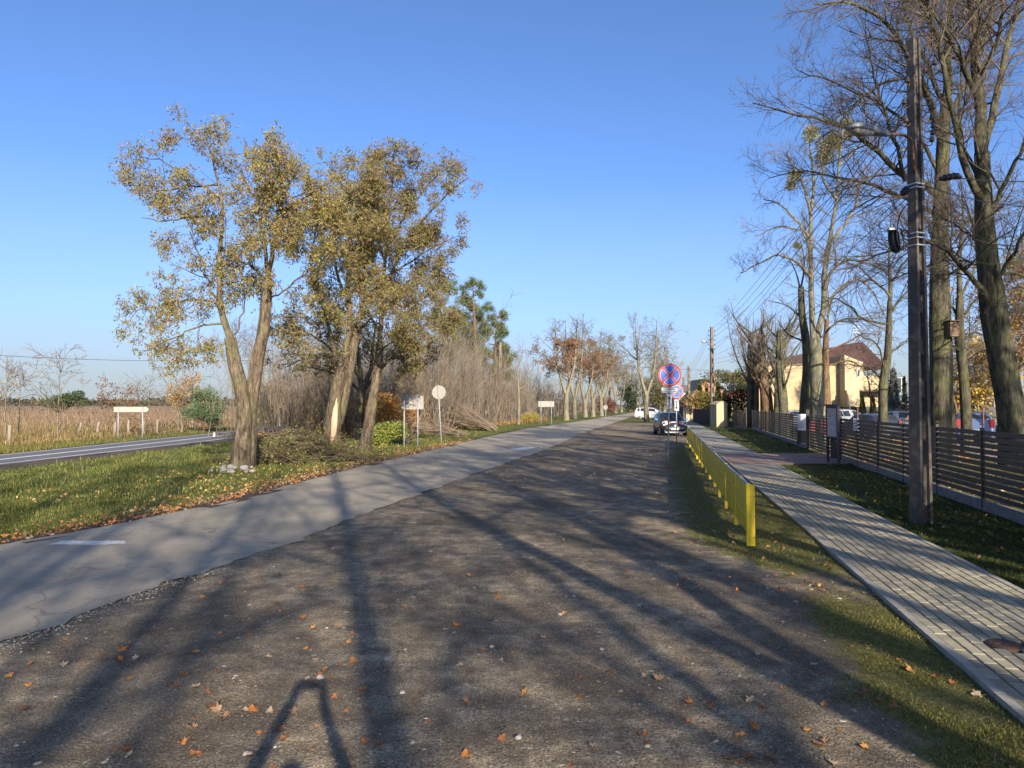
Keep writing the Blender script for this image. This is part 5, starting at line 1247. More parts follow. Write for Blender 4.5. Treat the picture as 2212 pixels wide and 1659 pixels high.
# ---- signs seen from behind
def back_sign_rect(label, uL, uR, vt, vb, posts, vbase, Y, brace=True, name='road_sign'):
    base = np.array([*P((uL + uR) / 2, vbase, Y)[:2], 0.0]); root = thing(name, label, 'road sign', base)
    a, b2 = P(uL, vt, Y), P(uR, vb, Y); w = b2[0] - a[0]; h = a[2] - b2[2]; c = (a + b2) / 2; c[1] = Y
    mb = MB(); k = 6; rr = min(0.06, h * 0.2); pts = []
    for cx_, cz_, a0 in ((1, 1, 0), (-1, 1, PI / 2), (-1, -1, PI), (1, -1, 1.5 * PI)):
        for j in range(k): an = a0 + PI / 2 * j / (k - 1); pts.append(c + [cx_ * (w / 2 - rr) + rr * math.cos(an), 0, cz_ * (h / 2 - rr) + rr * math.sin(an)])
    mb.poly(pts, (0, 0.012, 0)); mb.build('panel', MAT_SBACK, root)
    for u in posts:
        x = P(u, vbase, Y)[0]; mb = MB(); mb.tube([[x, Y - 0.035, -0.2], [x, Y - 0.035, a[2] + 0.03]], [0.032, 0.032], 12); mb.build('post', MAT_POST, root)
    if brace:
        mb = MB(); x0, x1 = P(posts[0], vbase, Y)[0], b2[0] - 0.1; mb.bar([x0, Y - 0.008, c[2]], [x1, Y - 0.008, c[2]], 0.012, 0.03); mb.build('brace', MAT_SBACK, root)
    return root
Yb = G(888, 964)[1]; back_sign_rect('blank grey back of a rectangular road sign on two posts near the locusts', 866, 915, 854, 884, (873, 902.5), 964, Yb)
Yb = G(1182, 917)[1]; back_sign_rect('small distant rectangular sign on two posts, seen from behind by the avenue', 1163, 1197, 866.5, 879, (1168.5, 1191), 917, Yb, False)
rs = G(954, 957); rs[2] = 0; Yr = rs[1]
root = thing('road_sign', 'grey back of a round road sign on a leaning post', 'road sign', rs)
c = P(948, 847.5, Yr); tp = P(946, 833, Yr)
mb = MB(); mb.tube([c + [0, 0.05, 0], c + [0, 0.062, 0]], [PX(15, Yr)] * 2, 40); mb.build('disc', MAT_SBACK, root)
mb = MB(); mb.tube([rs + [0, 0.02, -0.2], tp + [0, 0.015, 0.03]], [0.033, 0.033], 12); mb.build('post', MAT_POST, root)
# arrow-shaped direction sign beyond the highway
Yd = G(281, 945)[1]; a = P(246, 879, Yd); b2 = P(322, 890, Yd); w = b2[0] - a[0]; h = a[2] - b2[2] ; hh = h
base = np.array([(a[0] + b2[0]) / 2, Yd, 0]); root = thing('direction_sign', 'pale arrow-shaped direction sign on two posts beyond the highway', 'road sign', base)
mb = MB(); mb.poly([[a[0], Yd, b2[2]], [b2[0] - h * 0.55, Yd, b2[2]], [b2[0], Yd, (a[2] + b2[2]) / 2], [b2[0] - h * 0.55, Yd, a[2]], [a[0], Yd, a[2]]], (0, 0.02, 0)); mb.build('panel', mat('pale_sign_back', (0.30, 0.285, 0.245), (0.27, 0.26, 0.225), 4, 0.5), root)
for u in (255.5, 308): x = P(u, 945, Yd)[0]; mb = MB(); mb.tube([[x, Yd - 0.035, -0.2], [x, Yd - 0.035, a[2] - 0.03]], [0.035, 0.035], 12); mb.build('post', MAT_POST, root)
# delineator posts
MAT_WPOST = mat('white_delineator', (0.42, 0.40, 0.36), (0.38, 0.36, 0.33), 5, 0.6)
for u, v, hpx, lab in ((697, 919, 14, 'white delineator post beyond the highway, between two locust trunks'), (463, 943, 9, 'small pale delineator post beyond the highway near the young pine')):
    p_ = G(u, v); p_[2] = 0; h = PX(hpx, p_[1]) ; t = thing('delineator_post', lab, 'post', p_)
    mb = MB(); mb.box(p_ + [0, 0, h / 2], (0.13, 0.06, h), taper=0.85); mb.build('body', MAT_WPOST, t)
    mb = MB(); mb.box(p_ + [0, -0.032, h * 0.8], (0.116, 0.006, h * 0.12)); mb.build('band', MAT_SBLACK, t)
# ------------------------------------------------------------------ avenue trees, thicket, field
ORG = [(0.24, 0.12, 0.065), (0.18, 0.088, 0.05), (0.27, 0.155, 0.08), (0.21, 0.15, 0.07)]
def auto_tree(root, seed, h, r0, spread, forks=2, leaf=None, barkm=None, twigm=None, n=13, lv=3, dn=(2.2, 3.0, 3.0), ln=((0.8, 2.2), (0.4, 1.0), (0.2, 0.5)), r12=(0.014, 0.010), sides=(10, 5, 3, 3), first=0.28, up=(0.3, 0.15, 0.05), trunk_kids=0.0, ang=(30, 65)):
    T = Tree(seed); r = T.r; b = ROOT[root.name]; zf = h * r.uniform(0.16, 0.24)
    T.limb([b + [0, 0, -.1], b + [r.normal(0, .03), 0, zf * 0.5], b + [r.normal(0, .06), 0, zf]], [r0 * 1.15, r0, r0 * 0.9], 8, True)
    stems = []
    for k in range(forks):
        a = PI * 2 * k / forks + r.uniform(-.4, .4); s = spread * (0.22 if forks > 1 else 0.03)
        e = b + np.array([math.cos(a) * s * 1.5, math.sin(a) * s * 1.2, h * r.uniform(0.85, 1.0)])
        st = b + [0, 0, zf * 0.92]; m1 = st * 0.65 + e * 0.35 + [math.cos(a) * s * 0.5, math.sin(a) * s * 0.4, 0]; m2 = st * 0.3 + e * 0.7 + [math.cos(a) * s * 0.35, math.sin(a) * s * .3, 0]
        T.limb([st, m1, m2, e], [r0 * 0.72, r0 * 0.12], 14, wig=0.02); stems.append((st, e, T.limbs[-1]))
    for i in range(n):
        p_, rr = stems[i % forks][2]; f = r.uniform(first, 0.9); j = int(f * 13); p0 = p_[j]; a = r.uniform(0, 2 * PI); L_ = spread * (1.05 - 0.65 * abs(f - 0.35)) * r.uniform(0.6, 1.0)
        d = np.array([math.cos(a), math.sin(a), 0]); ri = L_ * r.uniform(0.35, 0.95)
        T.limb([p0, p0 + d * L_ * 0.4 + [0, 0, ri * 0.42], p0 + d * L_ * 0.75 + [0, 0, ri * 0.8], p0 + d * L_ * 0.95 + [0, 0, ri * 1.05]], [rr[j] * 0.5, 0.015], 14, wig=0.025)
    return bare(T, root, barkm or MAT_LIME, twigm or MAT_TWIG_GREY, lv, sides, leaf=leaf, r1=r12[0], r2=r12[1], ln=ln, dn=dn, t0=0.15, up=up, trunk_kids=trunk_kids, ang=ang)
AV_BARK = bark('avenue_bark', (0.085, 0.074, 0.055), (0.15, 0.134, 0.10), (0.21, 0.19, 0.145), 0.3, 5, 0.4)
AV = 'lime trees of the avenue'
# the single bare tree right of the road
b = G(1397, 912); b[2] = 0
root = thing('lime_tree', 'solitary bare forked tree on the grass left of the parked white minivan', 'tree', b)
auto_tree(root, 101, 13.0, 0.28, 3.7, 2, barkm=AV_BARK, n=26, r12=(0.018, 0.013), dn=(2.6, 3.4, 3.2))
# first avenue trees left of the road, rusty leaves still on
for i, (u, v, h, sp, fk, nl, lab) in enumerate(((1223, 908, 14.5, 4.2, 2, 5600, 'nearest avenue tree left of the road, dark V-forked trunk and rusty leaves'), (1241, 904, 15.5, 4.0, 2, 3600, 'second avenue tree with a tall bare top above rusty leaves'),
        (1264, 901.5, 14, 4.4, 2, 5600, 'third avenue tree, orange-brown leaves and a pale forked trunk'), (1281, 900.5, 14.5, 4.2, 3, 2600, 'fourth avenue tree, thick pale trunk with thin olive leaves'), (1299, 898.8, 14.5, 4.6, 2, 2600, 'fifth avenue tree beside the small round sign, olive crown'))):
    b = G(u, v); b[2] = 0; root = thing('lime_tree', lab, 'tree', b, AV)
    keep = (lambda zt: (lambda p: p[:, 2] < zt))(h * (0.72 if i < 3 else 1.0))
    auto_tree(root, 110 + i, h, 0.33, sp, fk, barkm=AV_BARK, n=20, r12=(0.018, 0.013), dn=(2.2, 3.0, 2.6),
              leaf=dict(n=nl, size=0.22, cols=ORG if i < 3 else [(0.16, 0.14, 0.05), (0.20, 0.15, 0.06), (0.12, 0.11, 0.045)], probs=[.35, .2, .25, .2] if i < 3 else [.4, .3, .3], spread=0.2, keep=keep))
# more avenue trees down the road, copies with their own turn and size
p1 = thing('lime_tree', 'grey bare avenue trees receding along the road to the vanishing point', 'tree', (float(road_left(140)) - 3, 140, 0), AV)
auto_tree(p1, 120, 13, 0.34, 3.6, 2, barkm=AV_BARK, n=16, lv=2, r12=(0.03, 0.022), dn=(2.8, 3.6, 2), ln=((0.8, 2.4), (0.5, 1.4), (.2, .5)))
ra = np.random.default_rng(121)
for k, y in enumerate((152, 165, 179, 195, 212, 232, 255, 280, 305)):
    copy_tree(p1, None, (float(road_left(y)) - 2.6 - ra.uniform(0, 1), y, 0), ra.uniform(0, 6), ra.uniform(0.85, 1.15))
p2 = copy_tree(p1, None, (float(road_right(118)) + 4.5, 118, 0), 2.0, 0.95); p2['label'] = 'grey bare avenue trees on the right side of the road beyond the minivan'
for k, y in enumerate((132, 147, 163, 182, 203, 226, 250, 276, 300)):
    copy_tree(p2, None, (float(road_right(y)) + 3.6 + ra.uniform(0, 1.4), y, 0), ra.uniform(0, 6), ra.uniform(0.85, 1.1))
# dark evergreen and brush at the end of the avenue
def leaf_mass(name, label, cat, c, rx, ry, rz_, n, size, cols, probs, m=None, group=None, stems=6, seed=1, shell=0.55, lumps=14, trunk=True, knd=None):
    r = np.random.default_rng(seed); c = np.asarray(c, float); root = thing(name, label, cat, (c[0], c[1], 0), group)
    lc = unit(r.normal(size=(lumps, 3))) * r.uniform(0.25, 0.75, (lumps, 1)); lr = r.uniform(0.25, 0.5, lumps)
    k = r.integers(0, lumps, n); d = unit(r.normal(size=(n, 3))); p = lc[k] + d * (lr[k] * r.uniform(shell, 1.0, n))[:, None]
    p = c + p * np.array([rx, ry, rz_]); p = p[p[:, 2] > 0.02]; d = d[:len(p)]
    V, Q, ci = leaves_at(p, d, r, size, cols, probs, 0.5, 0.2)
    if trunk:
        mb = MB()
        for s_ in range(stems):
            a = r.uniform(0, 2 * PI); e = c + lc[s_ % lumps] * np.array([rx, ry, rz_]); mb.tube(resample([[c[0] + .1 * math.cos(a), c[1] + .1 * math.sin(a), -.05], (np.array([c[0], c[1], 0]) + e) / 2, e], 6), np.linspace(0.05, 0.015, 6) * max(0.5, rz_ / 2), 5)
        kind(mb.build('stems', MAT_TWIG, root), 'stuff')
    kind(mesh_obj('foliage', V, Q, np.zeros((0, 3), int), m or MAT_LEAF, root, fcol=ci), 'stuff')
    return root
b = P(1316, 884, 150); leaf_mass('copper_bush', 'rounded copper-red bush beside the avenue, right of the last thick trunks', 'bush', (b[0] - 1, 150, 1.9), 3.2, 3, 2.2, 2600, 0.3, [(0.22, 0.085, 0.06), (0.16, 0.065, 0.05), (0.27, 0.12, 0.08)], [.4, .4, .2], seed=131)
b = P(1350, 880, 190); leaf_mass('evergreen_tree', 'dark evergreen mass at the far end of the avenue', 'tree', (b[0] + 1, 190, 4.5), 3.5, 3, 5.0, 2600, 0.5, [(0.03, 0.05, 0.025), (0.045, 0.065, 0.03)], [.5, .5], seed=132)
b = P(1425, 878, 105); leaf_mass('evergreen_bush', 'olive bush behind the solitary bare tree and the white minivan', 'bush', (b[0], 106, 3.0), 4.0, 3, 3.4, 5000, 0.25, [(0.10, 0.10, 0.04), (0.14, 0.11, 0.05), (0.07, 0.08, 0.03)], [.4, .3, .3], seed=133)
rs2 = G(1308, 905); rs2[2] = 0; t = thing('road_sign', 'small grey round sign on a post at the foot of the fifth avenue tree', 'road sign', rs2)
c = P(1308, 880, rs2[1]); mb = MB(); mb.tube([c + [0, -.01, 0], c + [0, .01, 0]], [0.32, 0.32], 24); mb.build('disc', MAT_SBACK, t); mb = MB(); mb.tube([[c[0], c[1] + .05, 0], [c[0], c[1] + .05, c[2]]], [.04, .04], 8); mb.build('post', MAT_POST, t)
# thicket of bare saplings left of the road
def thicket(name, xs, ys, hs, seed, m, label_kind='stuff', twig=7.0, lean=0.12, rad=0.015):
    r = np.random.default_rng(seed); n = len(xs); k = 6
    base = np.stack([xs, ys, np.zeros(n)], 1); a = r.uniform(0, 2 * PI, n); d = unit(np.stack([np.cos(a) * lean, np.sin(a) * lean, np.ones(n)], 1) + r.normal(0, 0.05, (n, 3)))
    Pp = np.empty((n, k, 3)); Pp[:, 0] = base; D = d
    for q_ in range(1, k): D = unit(D + r.normal(0, 0.07, (n, 3))); Pp[:, q_] = Pp[:, q_ - 1] + D * (hs / (k - 1))[:, None]
    Rr = (rad * r.uniform(0.7, 1.7, n))[:, None] * np.linspace(1, 0.35, k)[None]
    w1 = spawn(Pp, Rr, r, twig / 5.0, (0.6, 2.0), (20, 60), 0.15, 1, 3, 0.35, 0.14, 0.6, rmin=0.009)
    w2 = spawn(*w1, r, twig / 3, (0.3, 0.9), (20, 50), 0.2, 1, 2, 0.3, 0.12, 0.7, rmin=0.007)
    Vs, Qs, n_ = [], [], 0
    for Pq, Rq, sd in ((Pp, Rr, 4), (*w1, 3), (*w2, 3)):
        V, Q = tubes(Pq, Rq, sd); Vs.append(V); Qs.append(Q + n_); n_ += len(V)
    return kind(mesh_obj(name, np.concatenate(Vs), np.concatenate(Qs), np.zeros((0, 3), int), m, None, smooth=True), label_kind)
rt = np.random.default_rng(140)
MAT_THK = mat('sapling_bark', (0.125, 0.095, 0.068), (0.225, 0.18, 0.13), 0.9, 0.85)
MAT_THK2 = mat('sapling_bark_grey', (0.10, 0.085, 0.066), (0.19, 0.165, 0.13), 0.9, 0.85)
for kk, (n, y0, y1, mt_, sd_, tw_, ln_) in enumerate(((1150, 44, 105, MAT_THK, 141, 9.0, 0.20), (1000, 46, 110, MAT_THK2, 144, 9.0, 0.24), (520, 88, 230, MAT_THK2, 145, 7.0, 0.25), (420, 84, 200, MAT_THK, 146, 7.0, 0.2))):
    y = y0 * (y1 / y0) ** rt.uniform(0, 1, n); x = road_left(y) - np.interp(y, [40, 60, 80, 105, 230], [5.0, 4.2, 6.0, 8.0, 9.0]) - rt.uniform(0, 1, n) ** 1.2 * np.interp(y, [40, 100, 200], [13, 16, 24])
    hs = rt.uniform(4.0, 10.2, n) * np.interp(y, [40, 48, 60, 85, 105, 230], [0.75, 1.05, 1.1, 0.95, 0.85, 1.1]) * (0.8 + 0.35 * wob(x, y, 0.35))
    thicket('sapling_thicket', x, y, np.maximum(hs, 1.5), sd_, mt_, twig=tw_, lean=ln_, rad=0.017 if kk < 2 else 0.03)
# dense low brush and dry leaves under it
def leaf_litter(name, pts, size, cols, seed, m=None, flat=0.35):
    r = np.random.default_rng(seed); n = len(pts); d = r.normal(size=(n, 3)); d[:, 2] *= flat; V, Q, ci = leaves_at(pts, unit(d), r, size, cols, None, 0.6, 0.0); return kind(mesh_obj(name, V, Q, np.zeros((0, 3), int), m or MAT_LEAF, None, fcol=ci), 'stuff')
n = 9000; y = rt.uniform(42, 95, n); x = road_left(y) - 3.6 - rt.uniform(0, 1, n) * 12; k = x < road_left(y) - np.interp(y, [40, 50, 60, 95], [6.5, 4.6, 3.4, 4.5])
leaf_litter('thicket_floor_leaves', np.stack([x, y, rt.uniform(0.02, 0.25, n)], 1)[k], 0.20, [(0.30, 0.15, 0.06), (0.24, 0.14, 0.07), (0.36, 0.22, 0.08), (0.2, 0.15, 0.08)], 142)
n = 9000; y = rt.uniform(44, 62, n); x = road_left(y) - rt.uniform(5.0, 13, n); z = rt.uniform(0.2, 3.2, n) * rt.uniform(0.3, 1, n)
leaf_litter('thicket_dry_leaves', np.stack([x, y, z], 1)[: n], 0.16, [(0.36, 0.20, 0.06), (0.28, 0.15, 0.06), (0.22, 0.17, 0.07), (0.18, 0.11, 0.06)], 143, flat=1.0)
n = 5000; y = 88 * (230 / 88) ** rt.uniform(0, 1, n); x = road_left(y) - rt.uniform(10, 34, n); z = rt.uniform(0.2, 5.5, n) * rt.uniform(.2, 1, n)
leaf_litter('woodland_leaves', np.stack([x, y, z], 1), 0.42, [(0.13, 0.10, 0.05), (0.19, 0.13, 0.06), (0.09, 0.085, 0.04), (0.22, 0.16, 0.07)], 147, flat=1.0)
# single trunks one can pick out in the thicket
for i, (u, v, h, lab, m) in enumerate(((1120, 917, 5.6, 'pale lopped sapling with one long side branch, right of the concrete pole in the thicket', AV_BARK), (1052, 915, 5.0, 'thin pale trunk with a yellow tag in the thicket', AV_BARK), (1040, 917, 6.5, 'thin brown trunk at the thicket edge above the cut sticks', MAT_THK))):
    b = G(u, v); b[2] = 0; T = Tree(150 + i); root = thing('young_tree', lab, 'tree', b, 'single trunks in the thicket')
    T.limb([b, b + [0.05, 0, h * .4], b + [-.1, 0, h]], [0.13, 0.11, 0.05], 10, True)
    T.limb([b + [0, 0, h * .62], b + [1.4, 0, h * .8], b + [2.4, .3, h * .95]], [0.06, 0.02], 8); T.limb([b + [0, 0, h * .75], b + [-1.2, 0, h * 1.0], b + [-1.9, 0, h * 1.25]], [0.05, 0.015], 8); T.limb([b + [-.1, 0, h * .97], b + [.3, 0, h * 1.2], b + [.5, .2, h * 1.5]], [0.04, 0.012], 8)
    bare(T, root, m, MAT_TWIG_WARM, 2, (8, 5, 3, 3), r1=0.012, r2=0.01, dn=(2, 2.5, 2))
    if i == 1: mb = MB(); mb.box(b + [0, -.14, 1.25], (0.3, 0.03, 0.32)); mb.build('tag', mat('yellow_tag', (0.7, 0.5, 0.05), (0.6, 0.42, 0.04)), root)
leaf_mass('yellow_bush', 'low yellow-leaved bush on the verge at the right end of the thicket', 'bush', (*G(1140, 912)[:2], 0.5), 1.6, 1.2, 0.8, 2600, 0.13, [(0.42, 0.34, 0.08), (0.36, 0.26, 0.07), (0.28, 0.28, 0.08)], [.4, .3, .3], seed=160)
leaf_mass('green_bush', 'bright green leafy bush at the foot of the right locust', 'bush', (*G(828, 962)[:2], 0.6), 1.25, 0.9, 0.95, 5200, 0.14, [(0.20, 0.24, 0.05), (0.30, 0.31, 0.08), (0.13, 0.17, 0.04)], [.4, .35, .25], seed=161)
leaf_mass('orange_bush', 'orange-leaved shrub behind the rectangular sign, at the thicket edge', 'bush', (*G(845, 950)[:2], 1.6), 2.2, 1.4, 1.5, 2600, 0.16, [(0.40, 0.20, 0.05), (0.33, 0.16, 0.05), (0.45, 0.28, 0.08)], [.4, .3, .3], seed=162)
# cut sticks stacked on the verge
def stick_pile(label, c, n, L_, spread, az, rise, seed, name='stick_pile', r0=0.018, cols=MAT_THK, h=0.9):
    r = np.random.default_rng(seed); root = thing(name, label, 'brushwood', c); P_ = []
    k = 5
    for i in range(n):
        a = az + r.normal(0, 0.16); l = L_ * r.uniform(0.5, 1.1); z0 = r.uniform(0, 0.35); z1 = z0 + rise * r.uniform(0.2, 1.1)
        s_ = np.array(c) + np.array([r.normal(0, spread * .4), r.normal(0, spread), 0]); e = s_ + np.array([-math.cos(a) * l, math.sin(a) * l, 0])
        t_ = np.linspace(0, 1, k)[:, None]; pp = s_ + (e - s_) * t_; pp[:, 2] = z0 + (z1 - z0) * t_[:, 0] + 0.15 * np.sin(t_[:, 0] * PI) * r.normal(); pp[:, 2] = np.maximum(pp[:, 2], 0.02); pp[1:-1] += r.normal(0, 0.05, (k - 2, 3)); P_.append(pp)
    P_ = np.array(P_); Rr = (r0 * r.uniform(0.5, 1.8, n))[:, None] * np.linspace(1, 0.4, k)[None]
    w1 = spawn(P_, Rr, r, 1.6, (0.4, 1.2), (20, 50), 0.3, 1, 3, 0.1, 0.15, 0.6, rmin=0.007)
    V, Q = tubes(P_, Rr, 5); V2, Q2 = tubes(*w1, 3)
    kind(mesh_obj('sticks', V, Q, np.zeros((0, 3), int), cols, root, smooth=True), 'stuff'); kind(mesh_obj('twigs', V2, Q2, np.zeros((0, 3), int), cols, root, smooth=True), 'stuff')
    return root
stick_pile('fan of long cut sticks stacked on the verge at the right end of the thicket', G(1063, 931) * [1, 1, 0], 100, 5.6, 0.5, R(28), 2.2, 170)
stick_pile('loose cut branches lying on the grass between the two sign backs', G(1000, 944) * [1, 1, 0], 40, 4.6, 0.5, R(20), 1.0, 171)
stick_pile('few grey cut branches on the grass left of the rectangular sign', G(885, 957) * [1, 1, 0], 22, 3.0, 0.5, R(15), 0.8, 172, cols=MAT_TWIG)
# heap of leafy brush between the first two locusts
c = G(625, 1002) * [1, 1, 0] + [0, 1.2, 0]
r = np.random.default_rng(180); root = thing('brush_heap', 'heap of cut leafy brush lying between the nearest and the scarred locust', 'brushwood', c)
n = 420; k = 5; P_ = np.empty((n, k, 3)); a = r.normal(0, 0.5, n) + PI * r.integers(0, 2, n)
s_ = c + np.stack([r.normal(0, 0.95, n), r.normal(0, 0.7, n), np.zeros(n)], 1); s_[:, 2] = np.abs(r.normal(0, 0.45, n)).clip(0, 1.0) * np.exp(-((s_[:, 0] - c[0]) / 1.6) ** 2)
L_ = r.uniform(0.6, 1.9, n); t_ = np.linspace(-.5, .5, k)
P_[:] = s_[:, None, :] + np.stack([np.cos(a), np.sin(a) * 0.7, r.normal(0, .12, n)], 1)[:, None, :] * (L_[:, None] * t_[None])[..., None]; P_[:, :, 2] = np.maximum(P_[:, :, 2] + 0.1 * np.sin(np.linspace(0, PI, k)), 0.02)
Rr = (0.011 * r.uniform(0.5, 2, n))[:, None] * np.linspace(1, .5, k)[None]; w1 = spawn(P_, Rr, r, 3, (0.3, 0.8), (20, 60), 0.1, 1, 4, 0.2, .2, .6, rmin=0.005)
V, Q = tubes(P_, Rr, 5); kind(mesh_obj('sticks', V, Q, np.zeros((0, 3), int), MAT_TWIG, root, smooth=True), 'stuff')
V, Q = tubes(*w1, 3); kind(mesh_obj('twigs', V, Q, np.zeros((0, 3), int), MAT_TWIG, root, smooth=True), 'stuff')
p_, d_ = along(w1[0], r, 13, 0.05); p_[:, 2] = np.maximum(p_[:, 2], 0.02); V, Q, ci = leaves_at(p_, d_, r, 0.085, [(0.22, 0.22, 0.07), (0.13, 0.14, 0.045), (0.24, 0.15, 0.07), (0.30, 0.28, 0.11)], [.3, .3, .2, .2], .45, .1)
kind(mesh_obj('foliage', V, Q, np.zeros((0, 3), int), MAT_LEAF, root, fcol=ci), 'stuff')
# stones at the foot of the nearest locust
MAT_GRAN = mat('field_stone', (0.33, 0.31, 0.29), (0.22, 0.21, 0.20), 6, 0.85, bmp=0.4, bscale=25)
def stone(c, s_, seed, parent=None, nm='stone'):
    r = np.random.default_rng(seed); bm = [];  V = unit(r.normal(size=(1, 3)))
    th = np.linspace(0, PI, 6)[1:-1]; V = [[0, 0, 1]] + [[math.sin(t) * math.cos(f), math.sin(t) * math.sin(f), math.cos(t)] for t in th for f in np.linspace(0, 2 * PI, 8, endpoint=False)] + [[0, 0, -1]]
    V = np.array(V) * (1 + r.uniform(-.22, .22, (len(V), 1))) * s_ * np.array([1, 0.8, 0.65])
    T_ = [[0, 1 + i, 1 + (i + 1) % 8] for i in range(8)] + [[33, 25 + (i + 1) % 8, 25 + i] for i in range(8)]; Q = [[1 + 8 * k + i, 9 + 8 * k + i, 9 + 8 * k + (i + 1) % 8, 1 + 8 * k + (i + 1) % 8] for k in range(3) for i in range(8)]
    mb = MB(); mb.add(V + np.asarray(c), Q, T_, smooth=False); return mb.build(nm, MAT_GRAN, parent)
c = G(497, 1021) * [1, 1, 0]; root = thing('stone_heap', 'small heap of pale stones at the foot of the nearest locust', 'stones', c)
r = np.random.default_rng(190)
for i in range(16): stone(c + [r.normal(0.1, 0.26), r.normal(-0.1, 0.10), 0.06 + 0.10 * (i % 3 == 0)], r.uniform(0.05, 0.13), 191 + i, root)

# ---- pines over the thicket
NEED = [(0.055, 0.078, 0.030), (0.085, 0.115, 0.042), (0.125, 0.155, 0.058)]
def pine(label, u, vt, Y, half, seed, group='pines over the thicket', n=16000, zlow=0.35, size=0.40, cols=NEED):
    zt = P(u, vt, Y)[2]; b = np.array([*P(u, vt, Y)[:2], 0.0]); T = Tree(seed); r = T.r; w = PX(half, Y); root = thing('pine_tree', label, 'tree', b, group)
    T.limb([b, b + [r.normal(0, .15), 0, zt * .5], b + [r.normal(0, .1), 0, zt * 0.97]], [zt * 0.016, zt * 0.013, 0.03], 12, True)
    for i in range(60):
        f = r.uniform(zlow, 0.99); a = r.uniform(0, 2 * PI); L_ = w * (1.05 - 0.8 * ((f - zlow) / (1 - zlow)) ** 1.5) * r.uniform(0.5, 1.05) + 0.2; p0 = b + [0, 0, zt * f]; d = np.array([math.cos(a), math.sin(a), 0])
        T.limb([p0, p0 + d * L_ * .5 + [0, 0, L_ * .12], p0 + d * L_ + [0, 0, L_ * .38]], [0.06, 0.015], 8)
    Pp, Rr = T.arr(T.limbs); w1 = spawn(Pp, Rr, r, 2.2, (0.4, 1.1), (30, 70), 0.35, 1, 4, 0.5, .12, .5, rmin=.012)
    p_, d_ = along(w1[0], r, n / len(w1[0]), 0.16); V, Q, ci = leaves_at(p_, d_, r, size, cols, [.4, .35, .25], 0.13, -0.35)
    finish_tree(T, root, MAT_PINEBARK, MAT_TWIG, [w1], (V, Q, ci, MAT_NEEDLE), (9, 4, 3, 3), .1)
pine('pine with a tiered crown rising above the thicket', 1022, 598, 88, 46, 201)
pine('pine half hidden behind the right edge of the dense locust crown', 958, 588, 82, 50, 202)
pine('lower spreading pine sloping down to the right of the tiered pine', 1072, 668, 84, 40, 203)
pine('broad pine behind the tiered pine, crown lower', 1000, 640, 98, 70, 204)

# ---- the field beyond the highway
rf = np.random.default_rng(210)
n = 3800; y = 40 * (240 / 40) ** rf.uniform(0, 1, n); x = np.where(rf.uniform(0, 1, n) < .75, -rf.uniform(0.30, 0.86, n) * y, hw_far(y) - rf.uniform(4, 30, n)); k = x < hw_far(y) - 5.5
k &= ~((y < 62) & (rf.uniform(0, 1, n) < 0.75)); cl_ = rf.integers(0, 4, n)
thicket('field_scrub', x[k], y[k], rf.uniform(0.6, 1.9, k.sum()), 211, mat('scrub_bark', (0.16, 0.105, 0.075), (0.25, 0.175, 0.12), 0.3, 0.9), twig=4.0, lean=0.45, rad=0.02)
def fieldtree(name, label, u, v, Y, h, sp, r0, seed, forks=1, leaf=None, m=None, tw=None, n=14, lv=3, **kw):
    b = np.array([*P(u, v, Y)[:2], 0.0]); root = thing(name, label, 'tree', b); auto_tree(root, seed, h, r0, sp, forks, leaf=leaf, barkm=m or AV_BARK, twigm=tw or MAT_TWIG_WARM, n=n, lv=lv, r12=(0.016, 0.012), first=0.1, **kw); return root
fieldtree('young_tree', 'bare sapling with long upright shoots standing by the leaning field fence posts', 124, 950, 40, 5.2, 1.3, .06, 221, n=12)
fieldtree('young_tree', 'bare sapling with thin shoots at the left edge, beyond the highway', 10, 950, 42, 5.0, 1.0, .05, 222, n=10)
fieldtree('young_tree', 'leaning sapling with a few yellow leaves near the left edge of the field', 40, 945, 44, 4.2, 1.0, .05, 223, n=9, leaf=dict(n=60, size=.15, cols=[(.5, .36, .1)], probs=[1], spread=.1))
fieldtree('young_tree', 'bare bush-like tree with upright shoots behind the tip of the arrow sign', 385, 935, 60, 5.6, 2.2, .07, 224, forks=3, n=16)
fieldtree('young_tree', 'small tree with rusty leaves left of the arrow sign', 248, 935, 48, 3.4, .8, .07, 225, n=9, lv=2, leaf=dict(n=500, size=.16, cols=ORG, probs=[.3, .3, .2, .2], spread=.1))
fieldtree('young_tree', 'small yellow-leaved tree right of the arrow sign', 392, 938, 52, 3.6, 1.2, .07, 226, n=12, lv=2, leaf=dict(n=900, size=.16, cols=[(.42, .27, .07), (.34, .2, .07)], probs=[.5, .5], spread=.12))
fieldtree('bare_tree', 'grey bare tree with a rounded fine crown behind the fork of the nearest locust', 528, 905, 78, 11.0, 4.2, .2, 227, forks=2, n=24, tw=MAT_TWIG_GREY, dn=(2.8, 3.5, 3.2))
fieldtree('bare_tree', 'pale sunlit trunk with bare crown standing before a dark juniper beyond the highway', 602, 908, 66, 7.5, 2.0, .16, 228, forks=2, n=16)
fieldtree('bare_tree', 'small gnarled tree leaning right on the grass beyond the highway', 640, 906, 70, 5.6, 2.8, .2, 229, forks=2, n=18, tw=MAT_TWIG)
fieldtree('birch_tree', 'white-stemmed birch with orange leaves far across the highway', 687, 893, 120, 8.6, 2.6, .12, 230, n=16, m=mat('birch_bark', (.7, .68, .62), (.5, .48, .44), 3), leaf=dict(n=2600, size=.3, cols=[(.42, .2, .06), (.36, .17, .06), (.46, .27, .08)], probs=[.4, .3, .3], spread=.25))
fieldtree('bare_tree', 'slim bare tree between the dark trunks, far beyond the highway', 766, 897, 95, 8.5, 2.6, .14, 231, n=16)
fieldtree('young_tree', 'bare shrub-like tree left of the young pine in the field', 310, 925, 62, 4.8, 1.8, .06, 232, forks=2, n=14)
